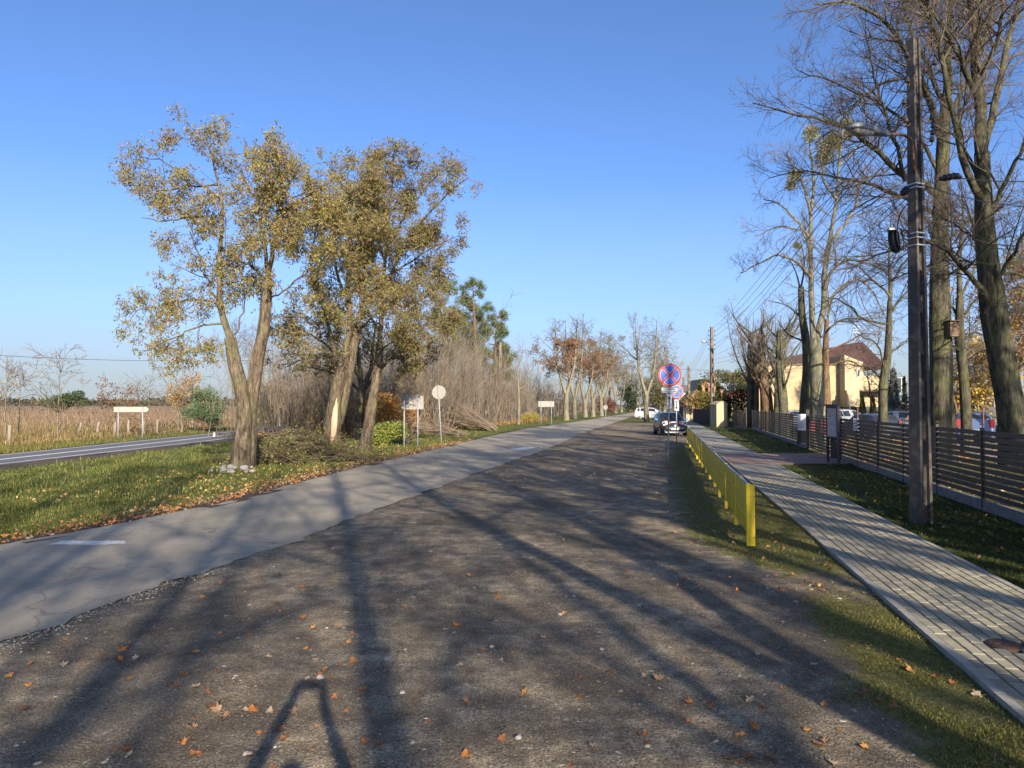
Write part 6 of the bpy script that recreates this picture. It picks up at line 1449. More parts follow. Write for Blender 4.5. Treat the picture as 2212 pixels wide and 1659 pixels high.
pine('young bushy pine in the field beyond the highway', 441, 848, 52, 27, 240, None, 5200, 0.06, 0.34, [(0.06, 0.10, 0.05), (0.09, 0.14, 0.07), (0.13, 0.18, 0.09)])
pine('broad dark juniper-like conifer behind the sunlit bare trunk', 600, 846, 70, 34, 241, None, 5600, 0.03, 0.36, [(0.035, 0.06, 0.035), (0.05, 0.08, 0.045), (0.07, 0.10, 0.05)])
pine('small pine beyond the leaning tree', 668, 862, 100, 22, 242, None, 2600, 0.05, 0.45)
leaf_mass('willow_bush', 'yellow-green rounded tree left of the dark conifer beyond the highway', 'tree', (*P(571, 880, 85)[:2], 2.6), 3.0, 2.2, 2.8, 3000, .3, [(0.36, 0.27, 0.07), (0.24, 0.22, 0.07), (0.19, 0.19, 0.06)], [.35, .35, .3], seed=250)
leaf_mass('green_bush', 'rounded dark green bush on the far edge of the field', 'bush', (*P(147, 872, 170)[:2], 2.6), 5.0, 4, 3.2, 3600, .5, [(0.045, 0.075, 0.03), (0.065, 0.095, 0.035), (0.09, 0.12, 0.045)], [.4, .35, .25], seed=251)
leaf_mass('green_bush', 'lower green bush joining the rounded one on its left at the field edge', 'bush', (*P(125, 874, 175)[:2], 1.8), 4.0, 3, 2.4, 1500, .5, [(0.055, 0.075, 0.035), (0.08, 0.09, 0.04)], [.5, .5], seed=252)
# far forest along the horizon
n = 5200; r = np.random.default_rng(255); yy = r.uniform(900, 1500, n); xx = -r.uniform(0.22, 0.95, n) * yy; hz = 7.0 + 3 * np.sin(xx * .012) + 2 * np.sin(xx * .05)
V, Q, ci = leaves_at(np.stack([xx, yy, r.uniform(0, 1, n) ** .8 * hz], 1), r.normal(size=(n, 3)), r, 7.0, [(0.05, 0.06, 0.04), (0.08, 0.075, 0.05), (0.10, 0.085, 0.055)], None, .8, 0)
kind(mesh_obj('far_forest', V, Q, np.zeros((0, 3), int), MAT_LEAF, None, fcol=ci), 'stuff')
# old wooden fence posts along the field
MAT_OLDW = mat('weathered_post', (0.24, 0.20, 0.155), (0.15, 0.125, 0.095), 7, 0.9, stretch=(1, 1, .2), bmp=.5, bscale=20)
for i, (u, v, tu, tv, lab) in enumerate(((20, 961, 22, 918, 'old wooden fence post at the far left of the field edge'), (170, 945, 176, 913, 'crooked fence post leaning right, left of the rusty-leaved tree'), (212, 943, 215, 911, 'straight old fence post just left of the arrow sign'), (247, 941, 250, 910, 'old fence post leaning right, at the left leg of the arrow sign'),
        (279, 938, 278, 908, 'old fence post upright between the two legs of the arrow sign'), (311, 937, 311, 910, 'old fence post hidden behind the right leg of the arrow sign'), (339, 932, 341, 905, 'thin fence post right of the arrow sign'), (416, 925, 417, 900, 'old fence post left of the young pine'), (446, 921, 446, 897, 'old fence post in front of the young pine'))):
    b = G(u, v) * [1, 1, 0]; tp = P(tu, tv, b[1]); t = thing('fence_post', lab, 'post', b, 'old wooden posts along the field'); m_ = (b + tp) / 2 + [-.03 * (i % 3), 0, 0]
    V, Q = rough_tube(resample([b - [0, 0, .1], m_, tp], 7), np.full(7, 0.085), 9, 260 + i, .12, 5); mb = MB(); mb.add(V, Q, smooth=True); c_ = len(V); mb.add(np.concatenate([V[-9:], [V[-9:].mean(0)]]), None, [[j, (j + 1) % 9, 9] for j in range(9)]); mb.build('post', MAT_OLDW, t)
# ------------------------------------------------------------------ buildings on the right
MAT_CREAM = mat('cream_render', (0.37, 0.285, 0.165), (0.34, 0.26, 0.15), 2, 0.9, bmp=.15, bscale=60, bdist=.004)
MAT_CREAM_L = mat('pale_render', (0.40, 0.33, 0.20), (0.37, 0.30, 0.18), 2, 0.9)
MAT_ROOF = mat('brown_roof', (0.058, 0.026, 0.022), (0.042, 0.020, 0.017), 3, 0.7)
MAT_PIPE = mat('brown_pipe', (0.09, 0.045, 0.035), (0.07, 0.035, 0.03), 5, 0.5)
MAT_WHITE = mat('white_paint', (0.42, 0.41, 0.39), (0.38, 0.37, 0.36), 5, 0.6)
MAT_DARKF = mat('dark_panel_fence', (0.065, 0.060, 0.058), (0.05, 0.047, 0.046), 3, 0.7)
def window(x0, x1, z0, z1, y, parent, mframe=None, bars=1):
    mb = MB(); w = 0.07; f = mframe or MAT_WHITE
    mb.box(((x0 + x1) / 2, y, z1 - w / 2), (x1 - x0, 0.08, w)); mb.box(((x0 + x1) / 2, y, z0 + w / 2), (x1 - x0, 0.08, w))
    for x in [x0 + w / 2, x1 - w / 2] + [x0 + (x1 - x0) * (k + 1) / (bars + 1) for k in range(bars)]: mb.box((x, y, (z0 + z1) / 2), (w, 0.076, z1 - z0 - 2 * w))
    wo = mb.build('window', f, parent); mb = MB(); mb.box(((x0 + x1) / 2, y + 0.01, (z0 + z1) / 2), (x1 - x0 - .02, 0.02, z1 - z0 - .02)); mb.build('pane', MAT_GLASS, wo); return wo
YW = 58.0
X = lambda u, Y=YW: P(u, 880, Y)[0]
Z = lambda v, Y=YW: P(1106, v, Y)[2]
bld = thing('cream_building', 'large cream rendered building with a brown hipped roof behind the parked cars', 'building', (X(1740), YW, 0))
ez = Z(788); x0, x1 = X(1640), X(1822)
xq = x0 * (YW + 12) / YW + .4
mb = MB(); mb.poly([[x0, YW, 0], [x1, YW, 0], [x1, YW + 12, 0], [xq, YW + 12, 0]], (0, 0, ez)); mb.build('wall', MAT_CREAM, bld)
mb = MB(); mb.box(((x0 + x1) / 2, YW - 0.08, ez + 0.03), (x1 - x0 + .2, 0.14, 0.10)); mb.build('gutter', MAT_PIPE, bld)
for u in (1644.5, 1819): mb = MB(); mb.tube([[X(u), YW - .09, 0], [X(u), YW - .09, ez]], [.075, .075], 8); mb.build('downpipe', MAT_PIPE, bld)
# tower block with a sloping top and a bright projecting pier
tz0, tz1 = Z(767, YW - 1), Z(783, YW - 1); a, b2 = X(1826, YW - 1), X(1866, YW - 1); zb_ = Z(843, YW - 1)
mb = MB(); mb.add([[a, YW - 1, 0 + zb_], [b2, YW - 1, zb_], [b2, YW - 1, tz1], [a, YW - 1, tz0], [a, YW + 5, zb_], [b2, YW + 5, zb_], [b2, YW + 5, tz1], [a, YW + 5, tz0]], [[0, 1, 2, 3], [1, 5, 6, 2], [5, 4, 7, 6], [4, 0, 3, 7], [3, 2, 6, 7], [0, 4, 5, 1]]); tw = mb.build('tower', MAT_CREAM_L, bld)
mb = MB(); mb.box(((a + X(1840)) / 2, YW - .6, zb_ / 2), (X(1840) - a, 1.4, zb_)); mb.build('pier', MAT_CREAM_L, bld)
window(X(1851, YW - 1), X(1859, YW - 1), Z(815, YW - 1), Z(798, YW - 1), YW - 1.02, bld, bars=0)
a, b2 = X(1840), X(1925); zl = Z(846)
mb = MB(); mb.box(((a + b2) / 2, YW + 3.2, zl / 2), (b2 - a, 5.6, zl)); mb.build('lower_wall', MAT_CREAM, bld)
mb = MB(); mb.box(((a + b2) / 2, YW + 2.6, zl + .09), (b2 - a + .3, 6.9, .16)); mb.build('lower_roof', MAT_PIPE, bld)
window(X(1909), X(1918), 0.1, Z(855), YW + .39, bld, bars=0)
a, b2 = X(1900), X(1990); z_ = Z(806)
mb = MB(); mb.box(((a + b2) / 2, YW + 8.5, z_ / 2), (b2 - a, 5, z_)); mb.build('side_wall', MAT_CREAM_L, bld)
window(X(1937, YW + 6), X(1958, YW + 6), Z(850, YW + 6), Z(815, YW + 6), YW + 5.98, bld, bars=1)
mb = MB(); mb.box(((X(1945) + b2) / 2, YW + 5.4, Z(846)), (b2 - X(1945), 1.2, .18)); mb.build('balcony', MAT_CREAM_L, bld)
# hipped roof with standing ribs
rx0, rx1, ry0, ry1 = X(1638), X(1992), YW - .4, YW + 15; pk = P(1850, 740, YW + 7); ez2 = ez + .1
A_, B_, C_, D_ = np.array([rx0, ry0, ez2]), np.array([rx1, ry0 + 5.5, ez2 - .1]), np.array([rx1 + 2, ry1, ez2]), np.array([rx0 * ry1 / ry0 + .3, ry1, ez2]); K0 = pk + [-.05, 0, 0]; K1 = pk + [.6, 0, 0]
mb = MB(); mb.add([A_, B_, C_, D_, K0, K1], [[0, 1, 5, 4], [2, 3, 4, 5]], [[1, 2, 5], [3, 0, 4]]); rf_ = mb.build('roof', MAT_ROOF, bld)
mb = MB()
for i in range(1, 60):
    f = i / 60; s_ = A_ + (B_ - A_) * f; xr = s_[0]
    if xr < K0[0]: t_ = (xr - A_[0]) / (K0[0] - A_[0]); e = A_ + (K0 - A_) * t_
    else: t_ = (B_[0] - xr) / (B_[0] - K1[0]); e = B_ + (K1 - B_) * t_
    if np.linalg.norm(e - s_) > .2: mb.bar(s_ + [0, 0, .03], e + [0, 0, .03], .05, .04)
kind(mb.build('roof_ribs', MAT_ROOF, rf_), 'stuff')
mb = MB(); mb.tube([pk, pk + [0, 0, 1.6]], [.03, .02], 6)
for z in (.9, 1.2, 1.5): mb.bar(pk + [-.35, 0, z], pk + [.35, 0, z], .02, .02)
mb.build('antenna', MAT_STEEL, bld)
Yh = 62.0
hb_ = thing('low_house', 'low cream house with a dark window seen past the leaning tree at the right edge', 'building', (X(2150, Yh), Yh, 0))
a, b2 = X(2117, Yh), X(2290, Yh); z_ = Z(850, Yh)
mb = MB(); mb.box(((a + b2) / 2, Yh + 3, z_ / 2), (b2 - a, 6, z_)); mb.build('wall', MAT_CREAM, hb_)
mb = MB(); mb.box(((a + b2) / 2, Yh + 2.8, z_ + .08), (b2 - a + .6, 7, .18)); mb.build('roof', MAT_ROOF, hb_)
window(X(2132, Yh), X(2147, Yh), Z(892, Yh), Z(861, Yh), Yh - .03, hb_, MAT_DARKF, 1); window(X(2205, Yh), X(2225, Yh), Z(892, Yh), Z(861, Yh), Yh - .03, hb_, MAT_DARKF, 1)
# dark panel fence behind the cars, chain link fence nearer
Yf = 55.5; dfe = thing('panel_fence', 'low dark grey panel fence along the back of the car park', 'fence', (X(1990, Yf), Yf, 0)); zt = Z(879, Yf)
xa, xb = X(1790, Yf), X(2240, Yf); npn = 16
for i in range(npn):
    a, b2 = xa + (xb - xa) * i / npn, xa + (xb - xa) * (i + 1) / npn; mb = MB(); mb.box(((a + b2) / 2, Yf, zt / 2), (b2 - a - .1, .05, zt)); mb.build('panel', MAT_DARKF, dfe)
    mb = MB(); mb.box((a, Yf, zt / 2 + .03), (.09, .09, zt + .06)); mb.build('post', MAT_FPOST, dfe)
MAT_WIRE = mat('fence_wire', (0.10, 0.10, 0.09), (0.08, 0.08, 0.07), 5, 0.6, metal=.4)
clf = thing('chain_link_fence', 'rusty chain link fence with thin posts between the trees and the parked cars', 'fence', (P(1800, 905, 27)[0], 27, 0))
pa, pb2 = np.array([P(1795, 905, 34)[0], 34, 0]), np.array([P(2290, 905, 27)[0], 27, 0]); Lc = np.linalg.norm(pb2 - pa); dc = (pb2 - pa) / Lc; hc = 1.75
for i in range(8): p_ = pa + dc * Lc * i / 7; mb = MB(); mb.tube([p_ - [0, 0, .1], p_ + [0, 0, hc + .1]], [.028, .028], 8); mb.build('post', MAT_RUST, clf)
mb = MB(); st = .085; n = int(Lc / st)
Pw = []
for i in range(-int(hc / st), n):
    for sg in (1, -1):
        s0 = i * st if sg == 1 else i * st + hc; t0, t1 = s0, s0 + sg * hc
        f0, f1 = 0.0, 1.0
        lo = max(0, min(t0, t1)); hi = min(Lc, max(t0, t1))
        if hi - lo < .05: continue
        za = (lo - t0) / (t1 - t0) * hc; zb2 = (hi - t0) / (t1 - t0) * hc
        Pw.append([pa + dc * lo + [0, 0, za + .05], pa + dc * hi + [0, 0, zb2 + .05]])
Pw = np.array(Pw); V, Q = tubes(Pw, np.full((len(Pw), 2), .0022), 3); kind(mesh_obj('wire_mesh', V, Q, np.zeros((0, 3), int), MAT_WIRE, clf), 'stuff')
# shrubs and conifers in the yard
def thuja(label, u, vb, vt, Y, half, seed, cols=((0.075, 0.10, 0.025), (0.12, 0.145, 0.035), (0.045, 0.065, 0.02)), name='thuja', n=2600, size=.14):
    r = np.random.default_rng(seed); b = np.array([*P(u, vb, Y)[:2], 0.0]); h = P(u, vt, Y)[2]; w = PX(half, Y); root = thing(name, label, 'conifer', b)
    f = r.uniform(0, 1, n) ** .8; a = r.uniform(0, 2 * PI, n); rad = w * np.minimum(1.0, (1 - f) * 1.25 + .05) * (.75 + .25 * np.sin(a * 5 + f * 9)) * r.uniform(.65, 1, n)
    p_ = b + np.stack([np.cos(a) * rad, np.sin(a) * rad, f * h], 1); d_ = unit(np.stack([np.cos(a) * .5, np.sin(a) * .5, np.ones(n)], 1)); V, Q, ci = leaves_at(p_, d_, r, size, list(cols), [.4, .35, .25], .4, -.4)
    kind(mesh_obj('foliage', V, Q, np.zeros((0, 3), int), MAT_NEEDLE, root, fcol=ci), 'stuff'); mb = MB(); mb.tube([b, b + [0, 0, h * .8]], [.06, .02], 6); mb.build('stem', MAT_TWIG, root); return root
thuja('left one of two small cone-shaped thujas before the cream building', 1863, 900, 852, 54.5, 12, 301); thuja('right one of two small cone-shaped thujas, partly behind a leaning bare stem', 1886, 900, 856, 54.5, 12, 302)
thuja('silvery blue spruce between the thin greenish trunk and the concrete pole', 1931, 900, 800, 52, 20, 303, ((0.13, 0.18, 0.18), (0.19, 0.25, 0.25), (0.08, 0.12, 0.11)), 'blue_spruce', 4200, .22)
thuja('narrow dark conifer between the blue spruce and the concrete pole', 1955, 900, 815, 51, 10, 304, ((.03, .04, .02), (.045, .055, .025), (.06, .06, .03)), n=1800)
fieldtree('young_tree', 'small leaning bare tree in front of the right cone-shaped thuja', 1893, 905, 52, 5.2, 2.0, .14, 305, forks=2, n=14, tw=MAT_TWIG, m=MAT_PINEBARK)
YLF = [(0.50, 0.33, 0.04), (0.42, 0.25, 0.04), (0.55, 0.40, 0.08)]
fieldtree('maple_tree', 'small maple full of yellow leaves behind the cars, right of the bird box tree', 2117, 905, 44, 6.0, 2.6, .1, 306, forks=3, n=24, tw=MAT_TWIG, leaf=dict(n=5200, size=.17, cols=YLF, probs=[.4, .3, .3], spread=.18))
fieldtree('beech_tree', 'bare-topped tree with rusty leaves at the right edge behind the leaning trunk', 2215, 905, 34, 9.5, 3.2, .14, 307, forks=2, n=26, tw=MAT_TWIG, leaf=dict(n=5200, size=.15, cols=ORG + YLF[:1], probs=[.3, .2, .2, .1, .2], spread=.15))
pine('dark pine at the right edge of the picture, above the rusty leaves', 2222, 520, 40, 40, 308, None, 5200, 0.35, 0.36)
fieldtree('bare_tree', 'thin dark stem with fine twigs between the bird box tree and the thin pale trunk', 2068, 905, 40, 9.0, 2.6, .1, 309, forks=2, n=22, tw=MAT_TWIG, m=MAT_PINEBARK)
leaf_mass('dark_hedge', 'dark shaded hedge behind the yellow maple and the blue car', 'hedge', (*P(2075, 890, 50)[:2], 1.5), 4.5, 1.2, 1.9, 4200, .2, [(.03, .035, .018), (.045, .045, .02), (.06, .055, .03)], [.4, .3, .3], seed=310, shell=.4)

# ---- booth, hedge, brick house by the far pole
MAT_BOOTH = mat('booth_cream', (0.34, 0.30, 0.195), (0.31, 0.27, 0.18), 3, 0.8)
bo = G(1553, 922) * [1, 1, 0]; Yo = bo[1]; w = PX(31, Yo); hbo = P(1553, 868, Yo)[2]
boo = thing('cream_booth', 'pale cream booth with a gently arched roof at the end of the fence', 'booth', bo)
rzo = R(10); w2 = w * .80
def bo_pt(x, y, z): return np.array([bo[0] + x * math.cos(rzo) - y * math.sin(rzo), bo[1] + x * math.sin(rzo) + y * math.cos(rzo), z])
arch = [(-w2 / 2, hbo * .86), (-w2 * .3, hbo * .95), (0, hbo), (w2 * .3, hbo * .97), (w2 / 2, hbo * .90)]
prof = [(-w2 / 2, 0), (w2 / 2, 0)] + [(x, z) for x, z in arch[::-1]]
mb = MB(); mb.poly([bo_pt(x, -.6, z) for x, z in prof], bo_pt(0, .6, 0) - bo_pt(0, -.6, 0)); mb.build('wall', MAT_BOOTH, boo)
mb = MB(); k = len(arch); V = [bo_pt(x * 1.08, y, z + .02 + dz) for dz in (0, .05) for y in (-.68, .68) for x, z in arch]
mb.add(V, [[i, i + 1, k + i + 1, k + i] for i in range(k - 1)] + [[2 * k + i, 3 * k + i, 3 * k + i + 1, 2 * k + i + 1] for i in range(k - 1)] + [[i, 2 * k + i, 2 * k + i + 1, i + 1] for i in range(k - 1)]); mb.build('roof', MAT_BOOTH, boo)
mb = MB(); mb.box(bo_pt(-.02, -.605, hbo * .42), (w2 * .72, .02, hbo * .74), rz=rzo); mb.build('door', MAT_BOOTH, boo)
fpo = np.array([*P(1586, 915, 66)[:2], 0.0]); t = thing('thin_post', 'thin tall steel post rising between the booth and the short fence', 'post', fpo); mb = MB(); mb.tube([fpo, [fpo[0], fpo[1], P(1586, 812, 66)[2]]], [.05, .045], 8); mb.build('tube', MAT_PIPE, t)
mb = MB(); mb.box((fpo[0], fpo[1], P(1586, 812, 66)[2] + .03), (.14, .14, .06)); mb.build('cap', MAT_PIPE, t)
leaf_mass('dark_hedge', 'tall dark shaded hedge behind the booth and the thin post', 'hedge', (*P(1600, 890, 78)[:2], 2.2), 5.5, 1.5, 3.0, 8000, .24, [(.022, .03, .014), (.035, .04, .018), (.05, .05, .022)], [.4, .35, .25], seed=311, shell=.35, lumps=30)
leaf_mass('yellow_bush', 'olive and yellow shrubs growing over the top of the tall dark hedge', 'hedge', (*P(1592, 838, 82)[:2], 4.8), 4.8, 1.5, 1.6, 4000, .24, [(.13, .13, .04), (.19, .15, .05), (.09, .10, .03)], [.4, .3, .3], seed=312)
for u, vb, vt, hf, lab, sd in ((1512, 905, 822, 15, 'tallest thuja in front of the brick house', 313), (1527, 905, 838, 11, 'thuja between the brick house and the far concrete pole', 314), (1551, 905, 828, 13, 'thuja right of the far concrete pole, above the booth', 315), (1566, 905, 845, 12, 'low thuja above the right side of the booth', 316)):
    thuja(lab, u, vb, vt, 84, hf, sd, ((0.09, 0.125, 0.025), (0.13, 0.165, 0.035), (0.05, 0.075, 0.02)), n=3000, size=.2)
leaf_mass('yellow_bush', 'yellow-green bush over the board fence, left of the far pole', 'bush', (*P(1513, 872, 80)[:2], 2.6), 2.4, 1.2, 1.1, 3000, .2, [(.30, .25, .06), (.20, .19, .05), (.24, .13, .06)], [.4, .3, .3], seed=317)
MAT_BOARDF = mat('brown_boards', (0.055, 0.038, 0.032), (0.04, 0.028, 0.024), 5, 0.8)
bf0, bf1 = np.array([*P(1497, 905, 80)[:2], 0]), np.array([*P(1534, 905, 71)[:2], 0]); t = thing('board_fence', 'dark brown vertical board fence behind the far concrete pole', 'fence', bf0); zt = P(1515, 884, 76)[2]
nb_ = 30
for i in range(nb_):
    p_ = bf0 + (bf1 - bf0) * (i + .5) / nb_; dv = (bf1 - bf0); mb = MB(); mb.box((p_[0], p_[1], zt / 2), (np.linalg.norm(dv) / nb_ - .03, .03, zt + rb.normal(0, .02)), rz=math.atan2(dv[1], dv[0])); mb.build('board', MAT_BOARDF, t)
gp_ = np.array([*P(1488, 908, 82)[:2], 0]); t = thing('gate_pillar', 'small cream gate pillar at the left end of the brown board fence', 'pillar', gp_); zt = P(1488, 885, 82)[2]
mb = MB(); mb.box(gp_ + [0, 0, zt / 2], (.75, .5, zt)); mb.build('shaft', MAT_BOOTH, t); mb = MB(); mb.box(gp_ + [0, 0, zt + .04], (.85, .6, .08)); mb.build('cap', MAT_BOOTH, t)
dg_ = np.array([*P(1478, 905, 90)[:2], 0]); t = thing('dark_gate', 'dark sheet gate in shade left of the cream gate pillar', 'gate', dg_)
for k in range(9): mb = MB(); mb.box(dg_ + [-.9 + .22 * k, 0, .95], (.2, .04, 1.9)); mb.build('board', MAT_FPOST, t)
MAT_BRICK = mat('orange_brick', (0.31, 0.145, 0.085), (0.27, 0.125, 0.075), 8, 0.9)
MAT_GROOF = mat('grey_roof', (0.12, 0.115, 0.11), (0.09, 0.088, 0.085), 4, 0.8)
YB_ = 118.0; Xb = lambda u: P(u, 880, YB_)[0]; Zb = lambda v: P(1106, v, YB_)[2]
bh = thing('brick_house', 'orange brick house with grey gabled roof behind the thujas and far poles', 'building', (Xb(1515), YB_, 0))
gx0, gx1, gxp = Xb(1494), Xb(1562), Xb(1526); ze, zp = Zb(853), Zb(822)
mb = MB(); mb.poly([[Xb(1482), YB_, 0], [gx1, YB_, 0], [gx1, YB_, Zb(845)], [gxp, YB_, zp], [Xb(1482), YB_, Zb(868)]], (0, 9, 0)); mb.build('wall', MAT_BRICK, bh)
mb = MB()
for (xa, za, xb2, zb3) in ((Xb(1479), Zb(869), gxp, zp + .1), (gxp, zp + .1, Xb(1568), Zb(841))):
    mb.add([[xa, YB_ - .5, za], [xb2, YB_ - .5, zb3], [xb2, YB_ + 9.5, zb3], [xa, YB_ + 9.5, za], [xa, YB_ - .5, za + .25], [xb2, YB_ - .5, zb3 + .25], [xb2, YB_ + 9.5, zb3 + .25], [xa, YB_ + 9.5, za + .25]], [[0, 3, 2, 1], [4, 5, 6, 7], [0, 1, 5, 4], [2, 3, 7, 6], [1, 2, 6, 5], [3, 0, 4, 7]])
mb.build('roof', MAT_GROOF, bh)
mb = MB(); a, b2 = Xb(1478), Xb(1512); mb.poly([[a - .2, YB_ + 4, Zb(845)], [b2, YB_ + 4, Zb(845)], [b2, YB_ + 7, Zb(829)], [a + 1.6, YB_ + 7, Zb(829)]], (0, 3.5, 0)); mb.build('back_roof', MAT_GROOF, bh)
mb = MB(); mb.box((Xb(1491), YB_ + 7.0, Zb(860)), (2.2, 5, Zb(845) - Zb(875))); mb.build('dormer_wall', MAT_WHITE, bh)
for u0, u1, v0, v1 in ((1499.5, 1505, 860, 853), (1519, 1528, 858, 849.5), (1532, 1536, 858, 850)): window(Xb(u0), Xb(u1), Zb(v0), Zb(v1), YB_ - .05, bh, None, 0)
mb = MB(); mb.box((Xb(1555), YB_ + 4, Zb(816)), (.9, .8, 2.2)); mb.build('chimney', MAT_BRICK, bh)
rr_ = thing('red_roof_house', 'house with a red roof just showing above the far hedge', 'building', (*P(1600, 850, 130)[:2], 0)); z0, z1 = P(1600, 857, 130)[2], P(1600, 841, 130)[2]; a, b2 = P(1575, 850, 130)[0], P(1632, 850, 130)[0]
mb = MB(); mb.poly([[a, 130, z0], [b2, 130, z0], [b2 - 2, 133, z1], [a + 2, 133, z1]], (0, 4, 0)); mb.build('roof', mat('red_tiles', (.36, .10, .06), (.28, .08, .05), 6, .8), rr_); mb = MB(); mb.box(((a + b2) / 2, 133, z0 / 2), (b2 - a - 1, 5, z0)); mb.build('wall', MAT_CREAM, rr_)

# ---- distant poles and the wires
def far_pole(label, u, vb, vt, Y, w, lamp=None, seed=1):
    b = np.array([*P(u, vb, Y)[:2], 0.0]); H = P(u, vt, Y)[2]; t = thing('utility_pole', label, 'utility pole', b, 'concrete poles along the road')
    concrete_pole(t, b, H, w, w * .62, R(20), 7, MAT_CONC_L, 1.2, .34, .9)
    for k in range(5):
        for sg in (-1, 1):
            c = b + np.array([sg * (.26 + .02 * (k % 2)), 0, H - .35 - .42 * k]); mb = MB(); mb.tube([c + [-sg * .2, 0, -.1], c + [0, 0, -.1], c + [0, 0, -.04]], [.012] * 3, 5); p_ = mb.build('insulator_pin', MAT_RUST, t); mb = MB(); mb.tube([c + [0, 0, -.05], c, c + [0, 0, .06]], [.05, .06, .02], 8); mb.build('insulator', MAT_GLAZE, p_)
    if lamp:
        lx, lv = lamp; e = P(lx, lv, Y - .4); s_ = np.array([b[0], b[1], e[2] - .35]); mb = MB(); mb.tube(resample([s_, (s_ + e) / 2 + [0, 0, .12], e], 8), np.full(8, .03), 6); mb.build('lamp_arm', MAT_STEEL, t)
        d = unit(np.array([e[0] - b[0], e[1] - b[1], 0.05])); mb = MB(); mb.tube([e, e + d * .25, e + d * .55, e + d * .75], [.05, .13, .15, .06], 10); mb.build('lamp_housing', MAT_WHITE, t)
    return b, H
fpole, fH = far_pole('far concrete pole with street lamp beside the cream booth', 1539, 921, 706, 64.8, .36, (1527, 739))
p3, h3 = far_pole('thin distant pole in front of the brick house', 1488.5, 905, 790, 100, .34, None)
p4, h4 = far_pole('most distant pole with a lamp, half behind the no-stopping discs', 1477, 903, 815, 138, .34, (1469, 823))
fp5, h5 = far_pole('pale concrete pole standing in the bare thicket left of the road', 1080.5, 913, 740, 78, .38, None)
def add_wire(label, pts, sag, rad=.008, m=None):
    t = thing('overhead_wire', label, 'wire', pts[0], 'overhead wires'); wire(pts, sag, rad).build('strand', m or MAT_BLACK, t)
for k, (u, v) in enumerate(((1960, 172), (1953, 219), (1957, 258), (2017, 229), (2019, 134))):
    sg = -1 if u < 1990 else 1; a = P(u, v, pY - .05) + [0, 0, .02]
    hs_ = [(b_[0] + sg * .26, b_[1], H_ - .35 - .42 * (k % 5)) for b_, H_ in ((fpole, fH), (p3, h3), (p4, h4))]
    add_wire(('topmost', 'second', 'third', 'fourth', 'lowest')[k] + ' of the bare wires strung along the poles on the right', [a] + [np.array(q_) for q_ in hs_], .55, .009)
add_wire('black cable sagging from the pole joint to the trees at the right edge', [P(2062, 383, pY + .2), P(2330, 372, pY + 6)], .15, .012)
add_wire('second black cable below the joint running off to the right edge', [P(2000, 402, pY), P(2330, 440, pY + 5)], .2, .009)
add_wire('thick dark cable sagging across the sky over the field', [P(-420, 733, 64), np.array([fp5[0], fp5[1], h5 - .1])], 1.95, .022)
add_wire('thin cable crossing the avenue from the thicket pole to the far pole', [np.array([fp5[0], fp5[1], h5 - .6]), np.array([fpole[0], fpole[1], P(1539, 800, 64.8)[2]])], .5, .012)
for k, (u, v) in enumerate(((1985, 404, ), (1985, 512), (1985, 530))):
    add_wire(('upper', 'middle', 'lower')[k] + ' black cable leaving the straps of the concrete pole toward the far pole', [P(u, v, pY), np.array([fpole[0] + .15, fpole[1], fH - 2.6 - .35 * k])], .5, .008)

# ---- bird box on the tree
c = P(2057, 711, YB - .35); t = thing('bird_box', 'wooden bird box hanging on the bird box tree beside the concrete pole', 'bird box', c)
MAT_BOXW = mat('box_wood', (0.17, 0.115, 0.07), (0.13, 0.085, 0.055), 5, .8, stretch=(1, 1, .2)); w, h = PX(19, YB), PX(32, YB)
mb = MB(); mb.box(c, (w, w * .9, h)); mb.build('body', MAT_BOXW, t); mb = MB(); mb.box(c + [-.01, -.03, h / 2 + .016], (w * 1.25, w * 1.3, .025)); mb.build('roof', MAT_PIPE, t)
mb = MB(); q0 = c + [0, -w * .45 - .002, h * .18]; mb.tube([q0, q0 + [0, -.004, 0]], [.022, .022], 12); mb.build('entrance_hole', MAT_BLACK, t)

